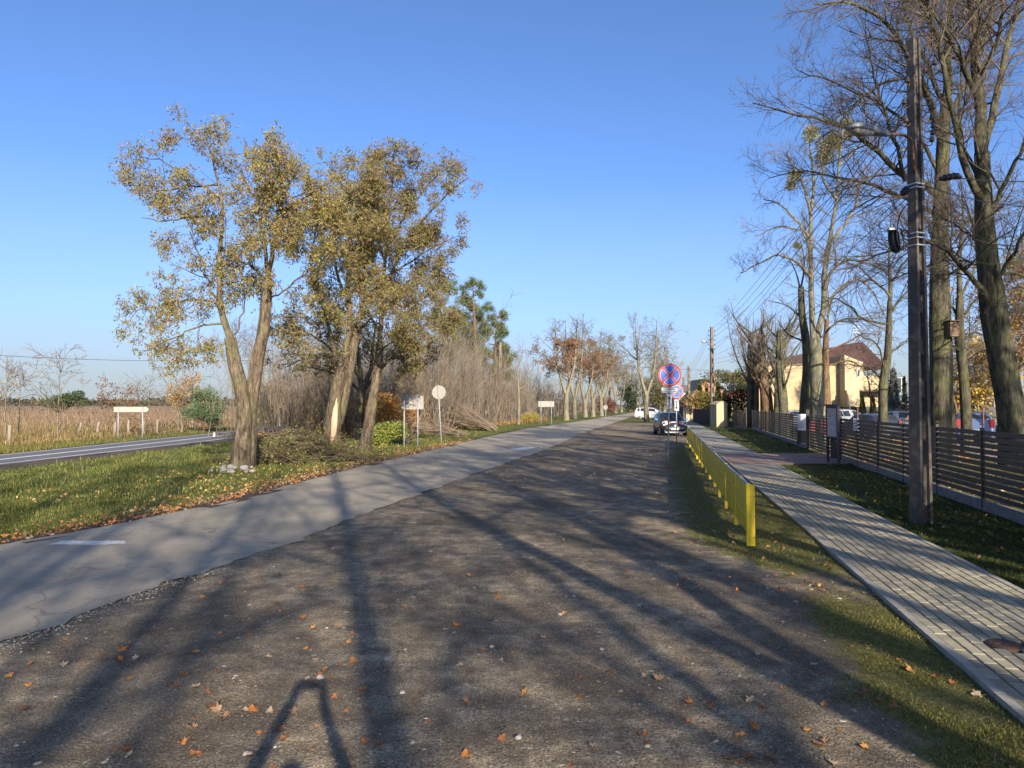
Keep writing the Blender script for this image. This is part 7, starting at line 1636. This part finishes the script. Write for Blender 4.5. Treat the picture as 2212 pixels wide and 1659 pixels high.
# ------------------------------------------------------------------ cars
MAT_TYRE = mat('tyre_rubber', (0.014, 0.014, 0.015), (0.02, 0.02, 0.02), 9, .8); MAT_RIM = mat('alloy', (.45, .46, .48), (.38, .39, .41), 6, .35, metal=.7)
MAT_TAIL = mat('tail_red', (.22, .018, .018), (.19, .016, .016), 4, .25); MAT_HEADL = mat('headlamp', (.6, .62, .65), (.5, .52, .55), 5, .15); MAT_TRIM = mat('dark_trim', (.018, .018, .02), (.025, .025, .027), 5, .5)
def paint(name, c, metal=.15):
    m, nt, b = newmat(name); b.inputs['Base Color'].default_value = rgba(c); b.inputs['Roughness'].default_value = .28; b.inputs['Metallic'].default_value = metal; b.inputs['Coat Weight'].default_value = .5; b.inputs['Coat Roughness'].default_value = .06; return m
PROF = {  # station, roof or hood line, belt line, half width
 'hatch': [(0, .50, .48, .60), (.015, .62, .60, .72), (.05, .74, .72, .79), (.14, .86, .84, .83), (.24, .95, .92, .845), (.29, 1.0, .95, .85), (.38, 1.30, .96, .85), (.46, 1.45, .97, .85), (.60, 1.49, .98, .85), (.78, 1.46, 1.0, .845), (.89, 1.40, 1.02, .83), (.955, 1.12, 1.02, .80), (.985, .92, .90, .77), (1.0, .55, .53, .70)],
 'mpv': [(0, .52, .50, .62), (.015, .66, .64, .75), (.05, .80, .78, .81), (.12, .92, .90, .85), (.20, 1.02, .99, .865), (.25, 1.1, 1.02, .87), (.35, 1.42, 1.03, .87), (.44, 1.58, 1.04, .87), (.60, 1.64, 1.05, .87), (.80, 1.62, 1.06, .865), (.925, 1.54, 1.07, .85), (.965, 1.18, 1.06, .83), (.985, .96, .94, .80), (1.0, .58, .56, .74)],
 'suv': [(0, .60, .58, .66), (.015, .76, .74, .78), (.05, .92, .90, .84), (.14, 1.02, 1.0, .88), (.24, 1.08, 1.05, .895), (.29, 1.12, 1.07, .90), (.38, 1.44, 1.08, .90), (.46, 1.60, 1.09, .90), (.60, 1.66, 1.10, .90), (.80, 1.63, 1.12, .895), (.915, 1.54, 1.14, .88), (.965, 1.22, 1.12, .85), (.988, 1.0, .98, .82), (1.0, .62, .60, .76)]}
def car(name, label, cat, loc, heading, kind_, Lc, Wd, Hs, pm, roofm=None, plate=True, group=None, base_z=0.0):
    root = thing(name, label, cat, loc, group); ROOT[root.name] = np.zeros(3); root.rotation_euler = (0, 0, heading)
    pr_ = PROF[kind_]; M = 4; xs = [];  st = np.array(pr_); f = np.linspace(0, 1, (len(st) - 1) * M + 1) * (len(st) - 1); ii = np.arange(len(st))
    S_ = np.stack([np.interp(f, ii, st[:, j]) for j in range(4)], 1)
    def sec(s, zt, zb, hw):
        hw = hw * Wd / 1.7; zt *= Hs; zb *= Hs; zt = max(zt, zb + .012); y = -Lc / 2 + s * Lc; g = min(1, max(0, (zt - zb) / .5)); rh = hw * (1 - .26 * g); zlo = .20 + .12 * (abs(s - .5) * 2) ** 6
        sh = min(.06, (zt - zb) * .4)
        p_ = [(hw * .90, zlo), (hw * .985, zlo + .10), (hw * 1.0, zlo + (zb - zlo) * .5), (hw * .995, zlo + (zb - zlo) * .8), (hw * .965, zb), (hw * .965 + (rh - hw * .965) * .5, zb + (zt - sh - zb) * .5), (rh, zt - sh), (rh * .90, zt - sh * .25), (rh * .5, zt), (0, zt + .008)]
        return [(x, y, z) for x, z in p_] + [(-x, y, z) for x, z in p_[::-1][1:]]
    secs = np.array([sec(*s) for s in S_]); n, k, _ = secs.shape
    mb = MB(); Q = [[i * k + j, (i + 1) * k + j, (i + 1) * k + j + 1, i * k + j + 1] for i in range(n - 1) for j in range(k - 1)]; Q += [[i * k, i * k + k - 1, (i + 1) * k + k - 1, (i + 1) * k] for i in range(n - 1)]
    V = secs.reshape(-1, 3); T_ = []; V = np.concatenate([V, [secs[0].mean(0)], [secs[-1].mean(0)]])
    T_ = [[j, j + 1, n * k] for j in range(k - 1)] + [[(n - 1) * k + j + 1, (n - 1) * k + j, n * k + 1] for j in range(k - 1)]
    mb.add(V, Q, T_, smooth=True); mb.build('body', pm, root)
    def patch(nm, i0, i1, j0, j1, m, off):
        sub = secs[i0:i1 + 1, j0:j1 + 1] + np.asarray(off); a, b2, _ = sub.shape; mb = MB(); mb.add(sub.reshape(-1, 3), [[i * b2 + j, (i + 1) * b2 + j, (i + 1) * b2 + j + 1, i * b2 + j + 1] for i in range(a - 1) for j in range(b2 - 1)], smooth=True); return mb.build(nm, m, root)
    iw0, iw1, ir0, ir1 = 5 * M + 1, 7 * M - 1, 10 * M + 1, 11 * M - 1
    patch('windscreen', iw0, iw1, 7, 11, MAT_GLASS, (0, -.008, .012)); patch('rear_window', ir0, ir1, 7, 11, MAT_GLASS, (0, .012, .010))
    for a, b2 in ((6 * M + 1, 8 * M - 1), (8 * M + 1, 9 * M), (9 * M + 1, 10 * M - 1)):
        for sg in (1, -1):
            sub = secs[a:b2 + 1, 4:7] if sg == 1 else secs[a:b2 + 1, 12:15]
            sub = sub.copy(); lo, hi = (0, 2) if sg == 1 else (2, 0); q_ = sub[:, lo] + (sub[:, hi] - sub[:, lo]) * .12; w_ = sub[:, lo] + (sub[:, hi] - sub[:, lo]) * .92
            V = np.stack([q_, w_], 1) + np.array([sg * .008, 0, .004]); mb = MB(); m_ = len(V); mb.add(V.reshape(-1, 3), [[2 * i, 2 * i + 2, 2 * i + 3, 2 * i + 1] for i in range(m_ - 1)]); mb.build('side_window', MAT_GLASS, root)
    if roofm is not None: patch('roof_skin', 7 * M, 10 * M, 7, 11, roofm, (0, 0, .006))
    hw = Wd / 2
    for yy in (-Lc * .5 + Lc * .185, -Lc * .5 + Lc * .80):
        for sg in (1, -1):
            x = sg * (hw - .10); mb = MB(); mb.tube([[x - sg * .10, yy, .31], [x - sg * .09, yy, .31], [x + sg * .085, yy, .31], [x + sg * .105, yy, .31]], [.27, .31, .31, .27], 22); w_ = mb.build('wheel', MAT_TYRE, root)
            mb = MB(); mb.tube([[x + sg * .09, yy, .31], [x + sg * .109, yy, .31]], [.205, .19], 18); mb.build('rim', MAT_RIM, w_)
            mb = MB(); ring = [[x + sg * .094, yy + r_ * math.cos(a), max(.2, .32 + r_ * math.sin(a))] for a in np.linspace(-.15, PI + .15, 15) for r_ in (.312, .365)]; mb.add(ring, [[2 * i, 2 * i + 1, 2 * i + 3, 2 * i + 2] for i in range(14)]); mb.build('wheel_arch', MAT_TRIM, root)
        # mirrors
    s5 = S_[6 * M]; ym = -Lc / 2 + s5[0] * Lc
    for sg in (1, -1): mb = MB(); mb.tube([[sg * (hw * .95), ym, s5[2] * Hs + .02], [sg * (hw + .08), ym - .02, s5[2] * Hs + .06], [sg * (hw + .20), ym - .01, s5[2] * Hs + .07], [sg * (hw + .23), ym, s5[2] * Hs + .06]], [.02, .07, .075, .03], 8); mb.build('mirror', roofm or pm, root)
    def surf_y(i, z, sgn):   # y of nose or tail at height z
        return 0
    def onface(s_idx, x, dz=0): return secs[s_idx]
    # lights, plates and bumper strips stand on the nose and tail
    yf, yr = -Lc / 2, Lc / 2; zh = st[2][1] * Hs
    for sg in (1, -1):
        c = secs[2 * M][3] * [1, 1, 1]; mb = MB(); mb.box((sg * hw * .70, -Lc / 2 + st[2][0] * Lc + .02, zh - .05), (.34, .14, .13), rz=-sg * .35); mb.build('headlight', MAT_HEADL, root)
        mb = MB(); mb.box((sg * hw * .83, yr - .085, (st[-3][2]) * Hs - .02), (.20, .16, .42 if kind_ == 'mpv' else .2), rz=sg * .25); mb.build('tail_light', MAT_TAIL, root)
    if plate:
        mb = MB(); mb.box((0, yr + .004, .66 * Hs), (.52, .02, .115)); mb.build('number_plate', MAT_SWHITE, root); mb = MB(); mb.box((0, yf - .004, .42), (.52, .03, .115)); mb.build('number_plate', MAT_SWHITE, root)
    return root
WHITEC = paint('car_white', (.40, .41, .42), 0); BLUEC = paint('car_blue', (.11, .15, .27), .3); DARKC = paint('car_dark_blue', (.035, .045, .07), .3); GREYC = paint('car_grey', (.10, .11, .12), .3); TEALC = paint('car_teal', (.10, .22, .28), .2)
cx = lambda u, Y: (P(u, 900, Y)[0], Y, 0)
car('parked_car', 'white hatchback with red tail light, parked left of the thin greenish trunk', 'car', cx(1922, 50), R(236), 'suv', 4.3, 1.8, .94, WHITEC)
car('parked_car', 'white car with a dark rear window, just right of the notice board', 'car', cx(1826, 51), R(120), 'suv', 4.4, 1.8, 1.0, WHITEC)
car('parked_car', 'dark blue-grey car whose roof shows above the fence, nearest the notice board', 'car', cx(1874, 41.5), R(185), 'hatch', 4.1, 1.75, .99, DARKC)
car('parked_car', 'blue minivan with tall red tail lights behind the thin pale trunk', 'car', cx(2101, 38), R(150), 'mpv', 4.1, 1.75, 1.0, BLUEC)
car('parked_car', 'grey and white car mostly hidden behind the concrete pole', 'car', cx(1993, 44), R(165), 'hatch', 4.2, 1.75, 1.02, paint('car_silver', (.42, .45, .48), .4))
car('parked_car', 'teal car cut off by the right edge of the picture', 'car', cx(2228, 37), R(180), 'hatch', 4.1, 1.75, 1.02, TEALC)
car('parked_car', 'white car roof glimpsed over the fence between the left bare trunks', 'car', cx(1692, 54), R(195), 'hatch', 4.0, 1.7, 1.08, WHITEC)
b = G(1408, 906); car('parked_car', 'white minivan parked across the grass beside the solitary bare tree', 'minivan', (b[0], b[1], 0), R(70), 'mpv', 4.5, 1.8, .98, WHITEC)
# the dark car with eyes painted on its front
b = G(1461, 942); EY = car('parked_car', 'dark hatchback with cartoon eyes on its bonnet, blue roof and blue mirrors, facing us', 'car', (b[0], b[1] + 1.9, 0), R(-2), 'hatch', 3.9, 1.7, 1.0, paint('car_black_wrap', (.03, .03, .034), .1), paint('car_sky_blue', (.06, .20, .48), .1), plate=False)
MAT_EYEW = mat('eye_white', (.45, .44, .42), (.42, .41, .4)); MAT_EYEO = mat('eye_orange', (.38, .15, .08), (.34, .13, .07)); 
def disc_at(nm, c, rx, rz_, nrm, m, par, n=24):
    nrm = unit(np.asarray(nrm, float)); sx = unit(np.cross(nrm, [0, 0, 1])); sz = np.cross(sx, nrm); mb = MB(); mb.poly([np.asarray(c) + sx * rx * math.cos(a) + sz * rz_ * math.sin(a) for a in np.linspace(0, 2 * PI, n, endpoint=False)], nrm * .012); return mb.build(nm, m, par)
for sg in (1, -1):
    c = np.array([sg * .58, -1.72, .82]); e = disc_at('eye_patch', c + [-sg * .08, 0, .01], .24, .15, (sg * .12, -.9, .42), MAT_EYEO, EY)
    disc_at('eye_white', c + np.array([sg * .03, -.02, .0]), .18, .125, (sg * .12, -.9, .42), MAT_EYEW, e); disc_at('pupil', c + np.array([sg * .09 * (1 if sg > 0 else 1), -.04, -.01]), .08, .075, (sg * .12, -.9, .42), MAT_SBLACK, e)
mb = MB(); mb.poly([[-.52, -1.955, .40], [.52, -1.955, .40], [.30, -1.93, .60], [-.30, -1.93, .60]], (0, .03, 0)); mb.build('grille', MAT_TRIM, EY)
mb = MB(); mb.box((0, -1.97, .44), (.52, .02, .115)); mb.build('number_plate', MAT_SWHITE, EY); mb = MB(); mb.bar([-.62, -1.95, .25], [.62, -1.95, .25], .05, .06); mb.build('chrome_strip', MAT_RIM, EY)
mb = MB(); mb.tube([[0, -1.93, .655], [0, -1.945, .655]], [.07, .065], 16); mb.build('badge', MAT_RIM, EY)
mb = MB(); mb.box((.02, -1.60, .878), (.46, .02, .05), rz=.05); mb.build('bonnet_decal', MAT_SWHITE, EY)
for sg in (1, -1): disc_at('fog_light', (sg * .62, -1.90, .36), .06, .06, (sg * .3, -1, 0), MAT_HEADL, EY)
# ------------------------------------------------------------------ the row of limes behind the camera whose shade lies over the foreground
ROWG = 'bare limes of the row behind the photographer'
back = []
for i, (sd, h, sp, fk, r0, n_, xy) in enumerate(((401, 14.5, 4.4, 2, .25, 18, (4.75, -3.9)), (402, 17, 4.0, 1, .24, 16, (3.1, -9.8)), (403, 18, 5.2, 3, .24, 34, (1.7, -16.2)))):
    root = thing('lime_tree', 'bare lime of the row along the fence behind the photographer, known by its shadow', 'tree', (*xy, 0), ROWG)
    auto_tree(root, sd, h, r0, sp, fk, n=n_, barkm=MAT_LIME, twigm=MAT_TWIG, lv=3 if i < 2 else 2, r12=(0.012, 0.008) if i < 2 else (.022, .016), dn=(2.3, 3.2, 3.2) if i < 2 else (2.0, 2.0, 0), ln=((0.9, 2.4), (0.5, 1.2), (0.2, 0.6)), first=.3)
    back.append(root)
for k, (x, y, a, s_, w) in enumerate(((-0.4, -23.0, 4.0, 1.1, 2), (-2.6, -31, 1.1, 1.2, 2), (9.4, 5.2, 0.7, .95, 2), (16.5, 3.5, 2.7, .95, 2), (19.5, -7, 1.7, 1.0, 2), (5.6, -26, 3.3, 1.0, 2), (6.8, 0.6, 1.9, .8, 1), (7.9, 3.6, 4.6, .75, 1), (8.9, -5.6, 2.2, .95, 2), (6.2, -12.6, 5.2, .9, 1), (12.0, -9.5, .9, 1.0, 2), (9.0, -14.5, 5.0, 1.0, 1), (13.5, -1.5, 2.6, 1.0, 0), (7.6, -2.2, 3.7, .85, 1), (11.8, 3.2, 5.5, .9, 1), (7.4, -8.2, 0.3, .9, 2), (-6.5, -26, 5.5, 1.1, 2), (4.2, -36, .4, 1.1, 2), (-5.8, -38, 4.4, 1.05, 0))):
    copy_tree(back[w], None, (x, y, 0), a, s_)

# ------------------------------------------------------------------ the photographer, arms raised behind the camera
pe = thing('person', 'person behind the camera holding a phone up in both hands, seen only as a shadow', 'person', (0.0, -0.42, 0))
def skin_body(name, joints, bones, mats, parent, sub=2):
    me = bpy.data.meshes.new(name); me.from_pydata([j[0] for j in joints], bones, []); o = bpy.data.objects.new(name, me); col.objects.link(o)
    o.modifiers.new('s', 'SKIN'); sl = me.skin_vertices[0].data
    for i, j in enumerate(joints): sl[i].radius = (j[1], j[1] * (j[2] if len(j) > 2 else 1)); sl[i].use_root = i == 0
    md = o.modifiers.new('d', 'SUBSURF'); md.levels = sub; md.render_levels = sub
    dg = bpy.context.evaluated_depsgraph_get(); dg.update(); nm = bpy.data.meshes.new_from_object(o.evaluated_get(dg)); bpy.data.objects.remove(o)
    nm.materials.clear()
    for m in mats: nm.materials.append(m)
    o = bpy.data.objects.new(name, nm); col.objects.link(o); o.parent = parent
    return o
SKIN = mat('skin', (.50, .31, .23), (.45, .27, .20), 5, .6); JACK = mat('dark_jacket', (.03, .035, .045), (.022, .026, .034), 9, .85); JEAN = mat('dark_jeans', (.035, .045, .07), (.028, .036, .055), 14, .85); SHOE = mat('shoe', (.03, .025, .02), (.02, .018, .015), 9, .6); HAIR = mat('brown_hair', (.05, .03, .02), (.03, .02, .012), 12, .7)
J = [((0, 0, .98), .155, .72), ((0, .01, 1.16), .14, .75), ((0, .0, 1.36), .165, .70), ((0, -.01, 1.48), .10, .8), ((0, 0, 1.55), .058), ((0, .02, 1.63), .075), ((0, .03, 1.72), .092), ((0, .02, 1.80), .07),
     ((.19, 0, 1.45), .068), ((.30, .10, 1.66), .052), ((.115, .27, 1.90), .038), ((.095, .325, 1.955), .030),
     ((-.19, 0, 1.45), .068), ((-.30, .10, 1.66), .052), ((-.115, .27, 1.90), .038), ((-.095, .325, 1.955), .030),
     ((.10, 0, .90), .105), ((.12, .02, .50), .068), ((.13, -.02, .10), .045), ((.135, .02, .05), .045), ((.15, .16, .035), .035),
     ((-.10, 0, .90), .105), ((-.12, .02, .50), .068), ((-.13, -.02, .10), .045), ((-.135, .02, .05), .045), ((-.15, .16, .035), .035)]
J = [((p_[0], p_[1], p_[2] * (.93 if p_[2] < 1.85 else 1)),) + tuple(j_) for p_, *j_ in J]
E = [(0, 1), (1, 2), (2, 3), (3, 4), (4, 5), (5, 6), (6, 7), (2, 8), (8, 9), (9, 10), (10, 11), (2, 12), (12, 13), (13, 14), (14, 15), (0, 16), (16, 17), (17, 18), (18, 19), (19, 20), (0, 21), (21, 22), (22, 23), (23, 24), (24, 25)]
for sg, w in ((1, 11), (-1, 15)):                           # palms and fingers closed on the phone's edges
    b_ = np.array([sg * .095, .325, 1.955]); J.append((tuple(b_ + [-sg * .004, .03, .035]), .026, .6)); pi = len(J) - 1; E.append((w, pi))
    for k in range(4):
        f0 = b_ + [sg * .004, .045, .030 - .004 + .018 * k - .02]; f1 = f0 + [0, .034, .006]; f2 = f1 + [-sg * .026, .012 - .002 * k, .003]
        a_ = len(J); J += [(tuple(f0), .0095), (tuple(f1), .0085), (tuple(f2), .0075)]; E += [(pi, a_), (a_, a_ + 1), (a_ + 1, a_ + 2)]
    th = b_ + [-sg * .02, .01, .03]; a_ = len(J); J += [(tuple(th), .011), (tuple(th + [-sg * .018, .012, .028]), .0095)]; E += [(pi, a_), (a_, a_ + 1)]
body = skin_body('body', J, E, [SKIN, JACK, JEAN, SHOE], pe)
for p_ in body.data.polygons:
    z = sum(body.data.vertices[v].co.z for v in p_.vertices) / len(p_.vertices); y_ = sum(body.data.vertices[v].co.y for v in p_.vertices) / len(p_.vertices)
    p_.material_index = 3 if z < .09 else 2 if z < .89 else (0 if (z > 1.43 and abs(p_.center.x) < .14 and y_ < .2) or z > 1.93 or y_ > .30 else 1); p_.use_smooth = True
mb = MB(); hc_ = np.array([0, -.42 - .008, 1.650]); th = np.linspace(0, PI * .50, 9); ph_ = np.linspace(0, 2 * PI, 20, endpoint=False)
V = [hc_ + [.098 * math.sin(t) * math.cos(f), .112 * math.sin(t) * math.sin(f) - .012 - .02 * (t > 1.2) * (math.sin(f) < 0), .088 * math.cos(t) - .02 * (1 - math.sin(f)) * (t > 1.0)] for t in th for f in ph_]
mb.add(V, [[i * 20 + j, (i + 1) * 20 + j, (i + 1) * 20 + (j + 1) % 20, i * 20 + (j + 1) % 20] for i in range(8) for j in range(20)], smooth=True); mb.build('hair', HAIR, pe)
for nm, pts, r_, m in (('nose', [[0, -.42 + .115, 1.60], [0, -.42 + .138, 1.58], [0, -.42 + .122, 1.573]], [.008, .014, .011], SKIN), ('mouth', [[-.024, -.42 + .108, 1.540], [0, -.42 + .114, 1.540], [.024, -.42 + .108, 1.540]], [.004, .007, .004], mat('lips', (.42, .18, .15)))): mb = MB(); mb.tube(pts, r_, 8); mb.build(nm, m, pe)
for sg in (1, -1):
    mb = MB(); mb.tube([[sg * .033, -.42 + .105, 1.610], [sg * .033, -.42 + .117, 1.610]], [.012, .008], 10); mb.build('eye', MAT_SWHITE, pe); mb = MB(); mb.tube([[sg * .092, -.42 + .02, 1.575], [sg * .104, -.42 + .008, 1.60], [sg * .10, -.42 + .0, 1.625]], [.010, .016, .010], 8); mb.build('ear', SKIN, pe)
ph = thing('phone', 'dark phone held up in both hands of the photographer, outside the picture', 'phone', (0, -.02, 2.0)); mb = MB(); mb.box((0, -.028, 2.0), (.158, .008, .076)); mb.build('case', MAT_BLACK, ph); mb = MB(); mb.box((0, -.0330, 2.0), (.15, .001, .07)); mb.build('screen', MAT_GLASS, ph)

# ------------------------------------------------------------------ fallen leaves
LEAFC = [(0.38, 0.15, 0.04), (0.28, 0.12, 0.045), (0.42, 0.21, 0.07), (0.25, 0.16, 0.095), (0.34, 0.26, 0.18), (0.19, 0.09, 0.042)]
def maple(seed, c):
    r = np.random.default_rng(seed); tips = [(-.45, -.30), (-.62, .05), (-.28, .0), (-.78, .48), (-.34, .34), (-.30, .62), (0, 1.0), (.30, .62), (.34, .34), (.78, .48), (.28, .0), (.62, .05), (.45, -.30), (.05, -.12), (0, -.2), (-.05, -.12)]
    p_ = np.array(tips) * (1 + r.normal(0, .07, (len(tips), 1))) ; p_ = p_ * .5
    mid = p_ * .5 + np.array([0, .09]); n = len(p_); cu = r.uniform(.25, .9); cv = r.uniform(-.4, .8); tw = r.normal(0, .25)
    def z(q): return cu * q[:, 0] ** 2 * 1.6 + cv * np.abs(q[:, 1]) ** 2 + tw * q[:, 0] * q[:, 1] + .02
    V = np.concatenate([np.c_[p_, z(p_) + r.normal(0, .035, n)], np.c_[mid, z(mid) + r.normal(0, .012, n)], [[0, .06, .0]]])
    Q = [[i, (i + 1) % n, n + (i + 1) % n, n + i] for i in range(n)]; T_ = [[n + i, n + (i + 1) % n, 2 * n] for i in range(n)]
    st = np.array([[-.012, -.1, .02], [.012, -.1, .02], [.02, -.5, .05], [0, -.5, .05]]); V = np.concatenate([V, st]); Q.append([2 * n + 1, 2 * n + 2, 2 * n + 3, 2 * n + 4])
    V[:, 2] -= V[:, 2].min() - .005
    o = mesh_obj('fallen_leaf', V, Q, T_, MAT_DRYLEAF, None, fcol=np.tile([c], (len(Q) + len(T_), 1)) * r.uniform(.85, 1.1, (len(Q) + len(T_), 1))); me = o.data; bpy.data.objects.remove(o); return me
MAT_DRYLEAF = attr_mat('dry_leaf', .7, .15, .3)
LM = [maple(500 + i, LEAFC[i % 6]) for i in range(18)]
cA = [(1063,632),(1220,648),(1088,733),(975,772),(1145,745),(800,830),(810,925),(925,915),(655,1020),(555,1045),(335,1110),(450,1090),(152,1103),(155,1210),(895,1050),(655,1080),(720,1070),(1060,1040),(990,1160),(1055,1225),(960,1228),(1690,1205),(1810,1275),(1700,1090),(1905,1100),(1860,1118),(1875,1000),(1680,912),(1355,940),(1480,770),(1430,815),(1510,810),(1645,848),(1500,620),(1550,600),(1640,690),(1785,665),(120,1350),(60,1165),(690,1590),(980,1520),(1040,1445),(1180,1355),(1050,1390),(1220,1375),(1140,1340),(1200,1390),(1410,1475),(1450,1370),(1570,1355),(1500,1450),(1520,1520),(1360,1360),(915,1395),(695,1558),(1040,1590)]
cB = [(200,670),(750,745),(1090,832),(985,958),(825,1043),(382,1025),(550,1105),(1345,1138),(1610,1182),(880,1255),(1200,1270),(1395,1245),(330,1272),(575,1310),(60,1357),(25,1245),(482,1500),(20,1537),(570,1595),(1522,1480),(1545,1525),(745,435),(815,585),(1080,533),(595,628),(450,320),(680,192),(970,115),(1440,605),(1565,670),(1245,708),(145,400),(250,797),(517,898),(40,1145),(115,1540)]
cC = [(820,1030),(885,1085),(1100,1225),(1160,1190),(890,1285),(180,1285),(155,1380),(60,1255),(285,1345),(515,1300),(450,1400),(470,1425),(380,1465),(540,1585),(420,1590),(310,1595),(930,1625),(840,1510),(905,1500),(780,1430),(1310,1283),(1220,1252),(1345,990),(1430,1060),(1600,1100),(1690,1140),(1850,1210),(730,515),(500,495),(410,520),(295,455),(400,470),(370,550),(150,730),(895,795),(1150,578),(2010,1635),(320,978),(555,1030),(440,1250)]
spots = [G(x * .4642 / 1.1573, (1150 + y * .4642) / 1.1573) for x, y in cA] + [G((900 + x * .464) / 1.1573, (1150 + y * .464) / 1.1573) for x, y in cB] + [G((1700 + x * .404) / 1.1573, (1250 + y * .404) / 1.1573) for x, y in cC]
rl = np.random.default_rng(520); big = len(spots)
while len(spots) < 285:
    y = (1 / 3.2 + rl.uniform() * (1 / 20 - 1 / 3.2)) ** -1; x = rl.uniform(-.72, .5) * y
    if float(road_right(y)) + .1 < x < float(path_left(y)) - .05: spots.append(np.array([x, y, 0]))
for i, p_ in enumerate(spots):
    o = bpy.data.objects.new('fallen_leaf', LM[int(rl.choice(18))]); col.objects.link(o); s_ = rl.uniform(.075, .125) if i < big else rl.uniform(.04, .09); tilt = rl.normal(0, .22, 2)
    o.location = (p_[0], p_[1], float(hills_(p_[0], p_[1])) + .004); o.rotation_euler = (tilt[0], tilt[1], rl.uniform(0, 6.28)); o.scale = (s_, s_ * rl.uniform(.8, 1.1), s_ * rl.uniform(.7, 1.3))
    tag(o, 'dry brown maple leaf lying loose on the gravel', 'leaf', 'fallen leaves on the gravel')
# drifts of leaves: along the left road edge, round the trunks, in the lawn
def drift(name, x, y, z, size, seed, cols=LEAFC, flat=.4): leaf_litter(name, np.stack([x, y, z], 1), size, cols, seed, MAT_DRYLEAF, flat)
n = 2800; y = 9.5 * (40 / 9.5) ** rl.uniform(0, 1, n); x = road_left(y) - np.abs(rl.normal(.28, .55, n)); drift('road_edge_leaves', x, y, rl.uniform(.01, .05, n), .07, 530)
n = 1300; y = rl.uniform(14, 34, n); x = road_left(y) - rl.uniform(.3, 5.0, n); drift('verge_leaves', x, y, rl.uniform(.02, .09, n), .07, 531, [(.40, .30, .12), (.45, .36, .16), (.34, .17, .06), (.38, .22, .08)])
n = 300; y = (1 / 7.5 + rl.uniform(0, 1, n) * (1 / 30 - 1 / 7.5)) ** -1; x = path_left(y) - rl.uniform(0, 2.2, n); drift('grass_strip_leaves', x, y, rl.uniform(.01, .035, n), .06, 532)
n = 500; y = rl.uniform(8, 55, n); x = path_right(y) + (fence_x(y) - path_right(y)) * rl.uniform(0, 1, n); drift('lawn_leaves', x, y, rl.uniform(.02, .05, n), .06, 533)
n = 5200; y = rl.uniform(9, 40, n); x = fence_x(y) + rl.uniform(.3, 9, n); drift('yard_leaves', x, y, rl.uniform(.02, .05, n), .09, 534)
n = 600; y = rl.uniform(18, 40, n); x = road_right(y) + rl.uniform(0, 1, n) * (path_left(y) - road_right(y)); drift('far_gravel_leaves', x, y, rl.uniform(.01, .03, n), .06, 535)
# a few larger stones in the gravel
for i, (u, v, s_) in enumerate(((690, 1467, .025), (1062, 1400, .02), (835, 1427, .026), (1120, 1597, .022), (868, 1500, .02), (1210, 1330, .024), (1300, 1405, .018), (1380, 1310, .026), (1240, 1290, .02))):
    c = G(u, v); c[2] = .012; o = stone(c, s_, 600 + i, None, 'loose_stone'); tag(o, 'pale loose stone lying among the gravel', 'stone', 'loose stones in the gravel')
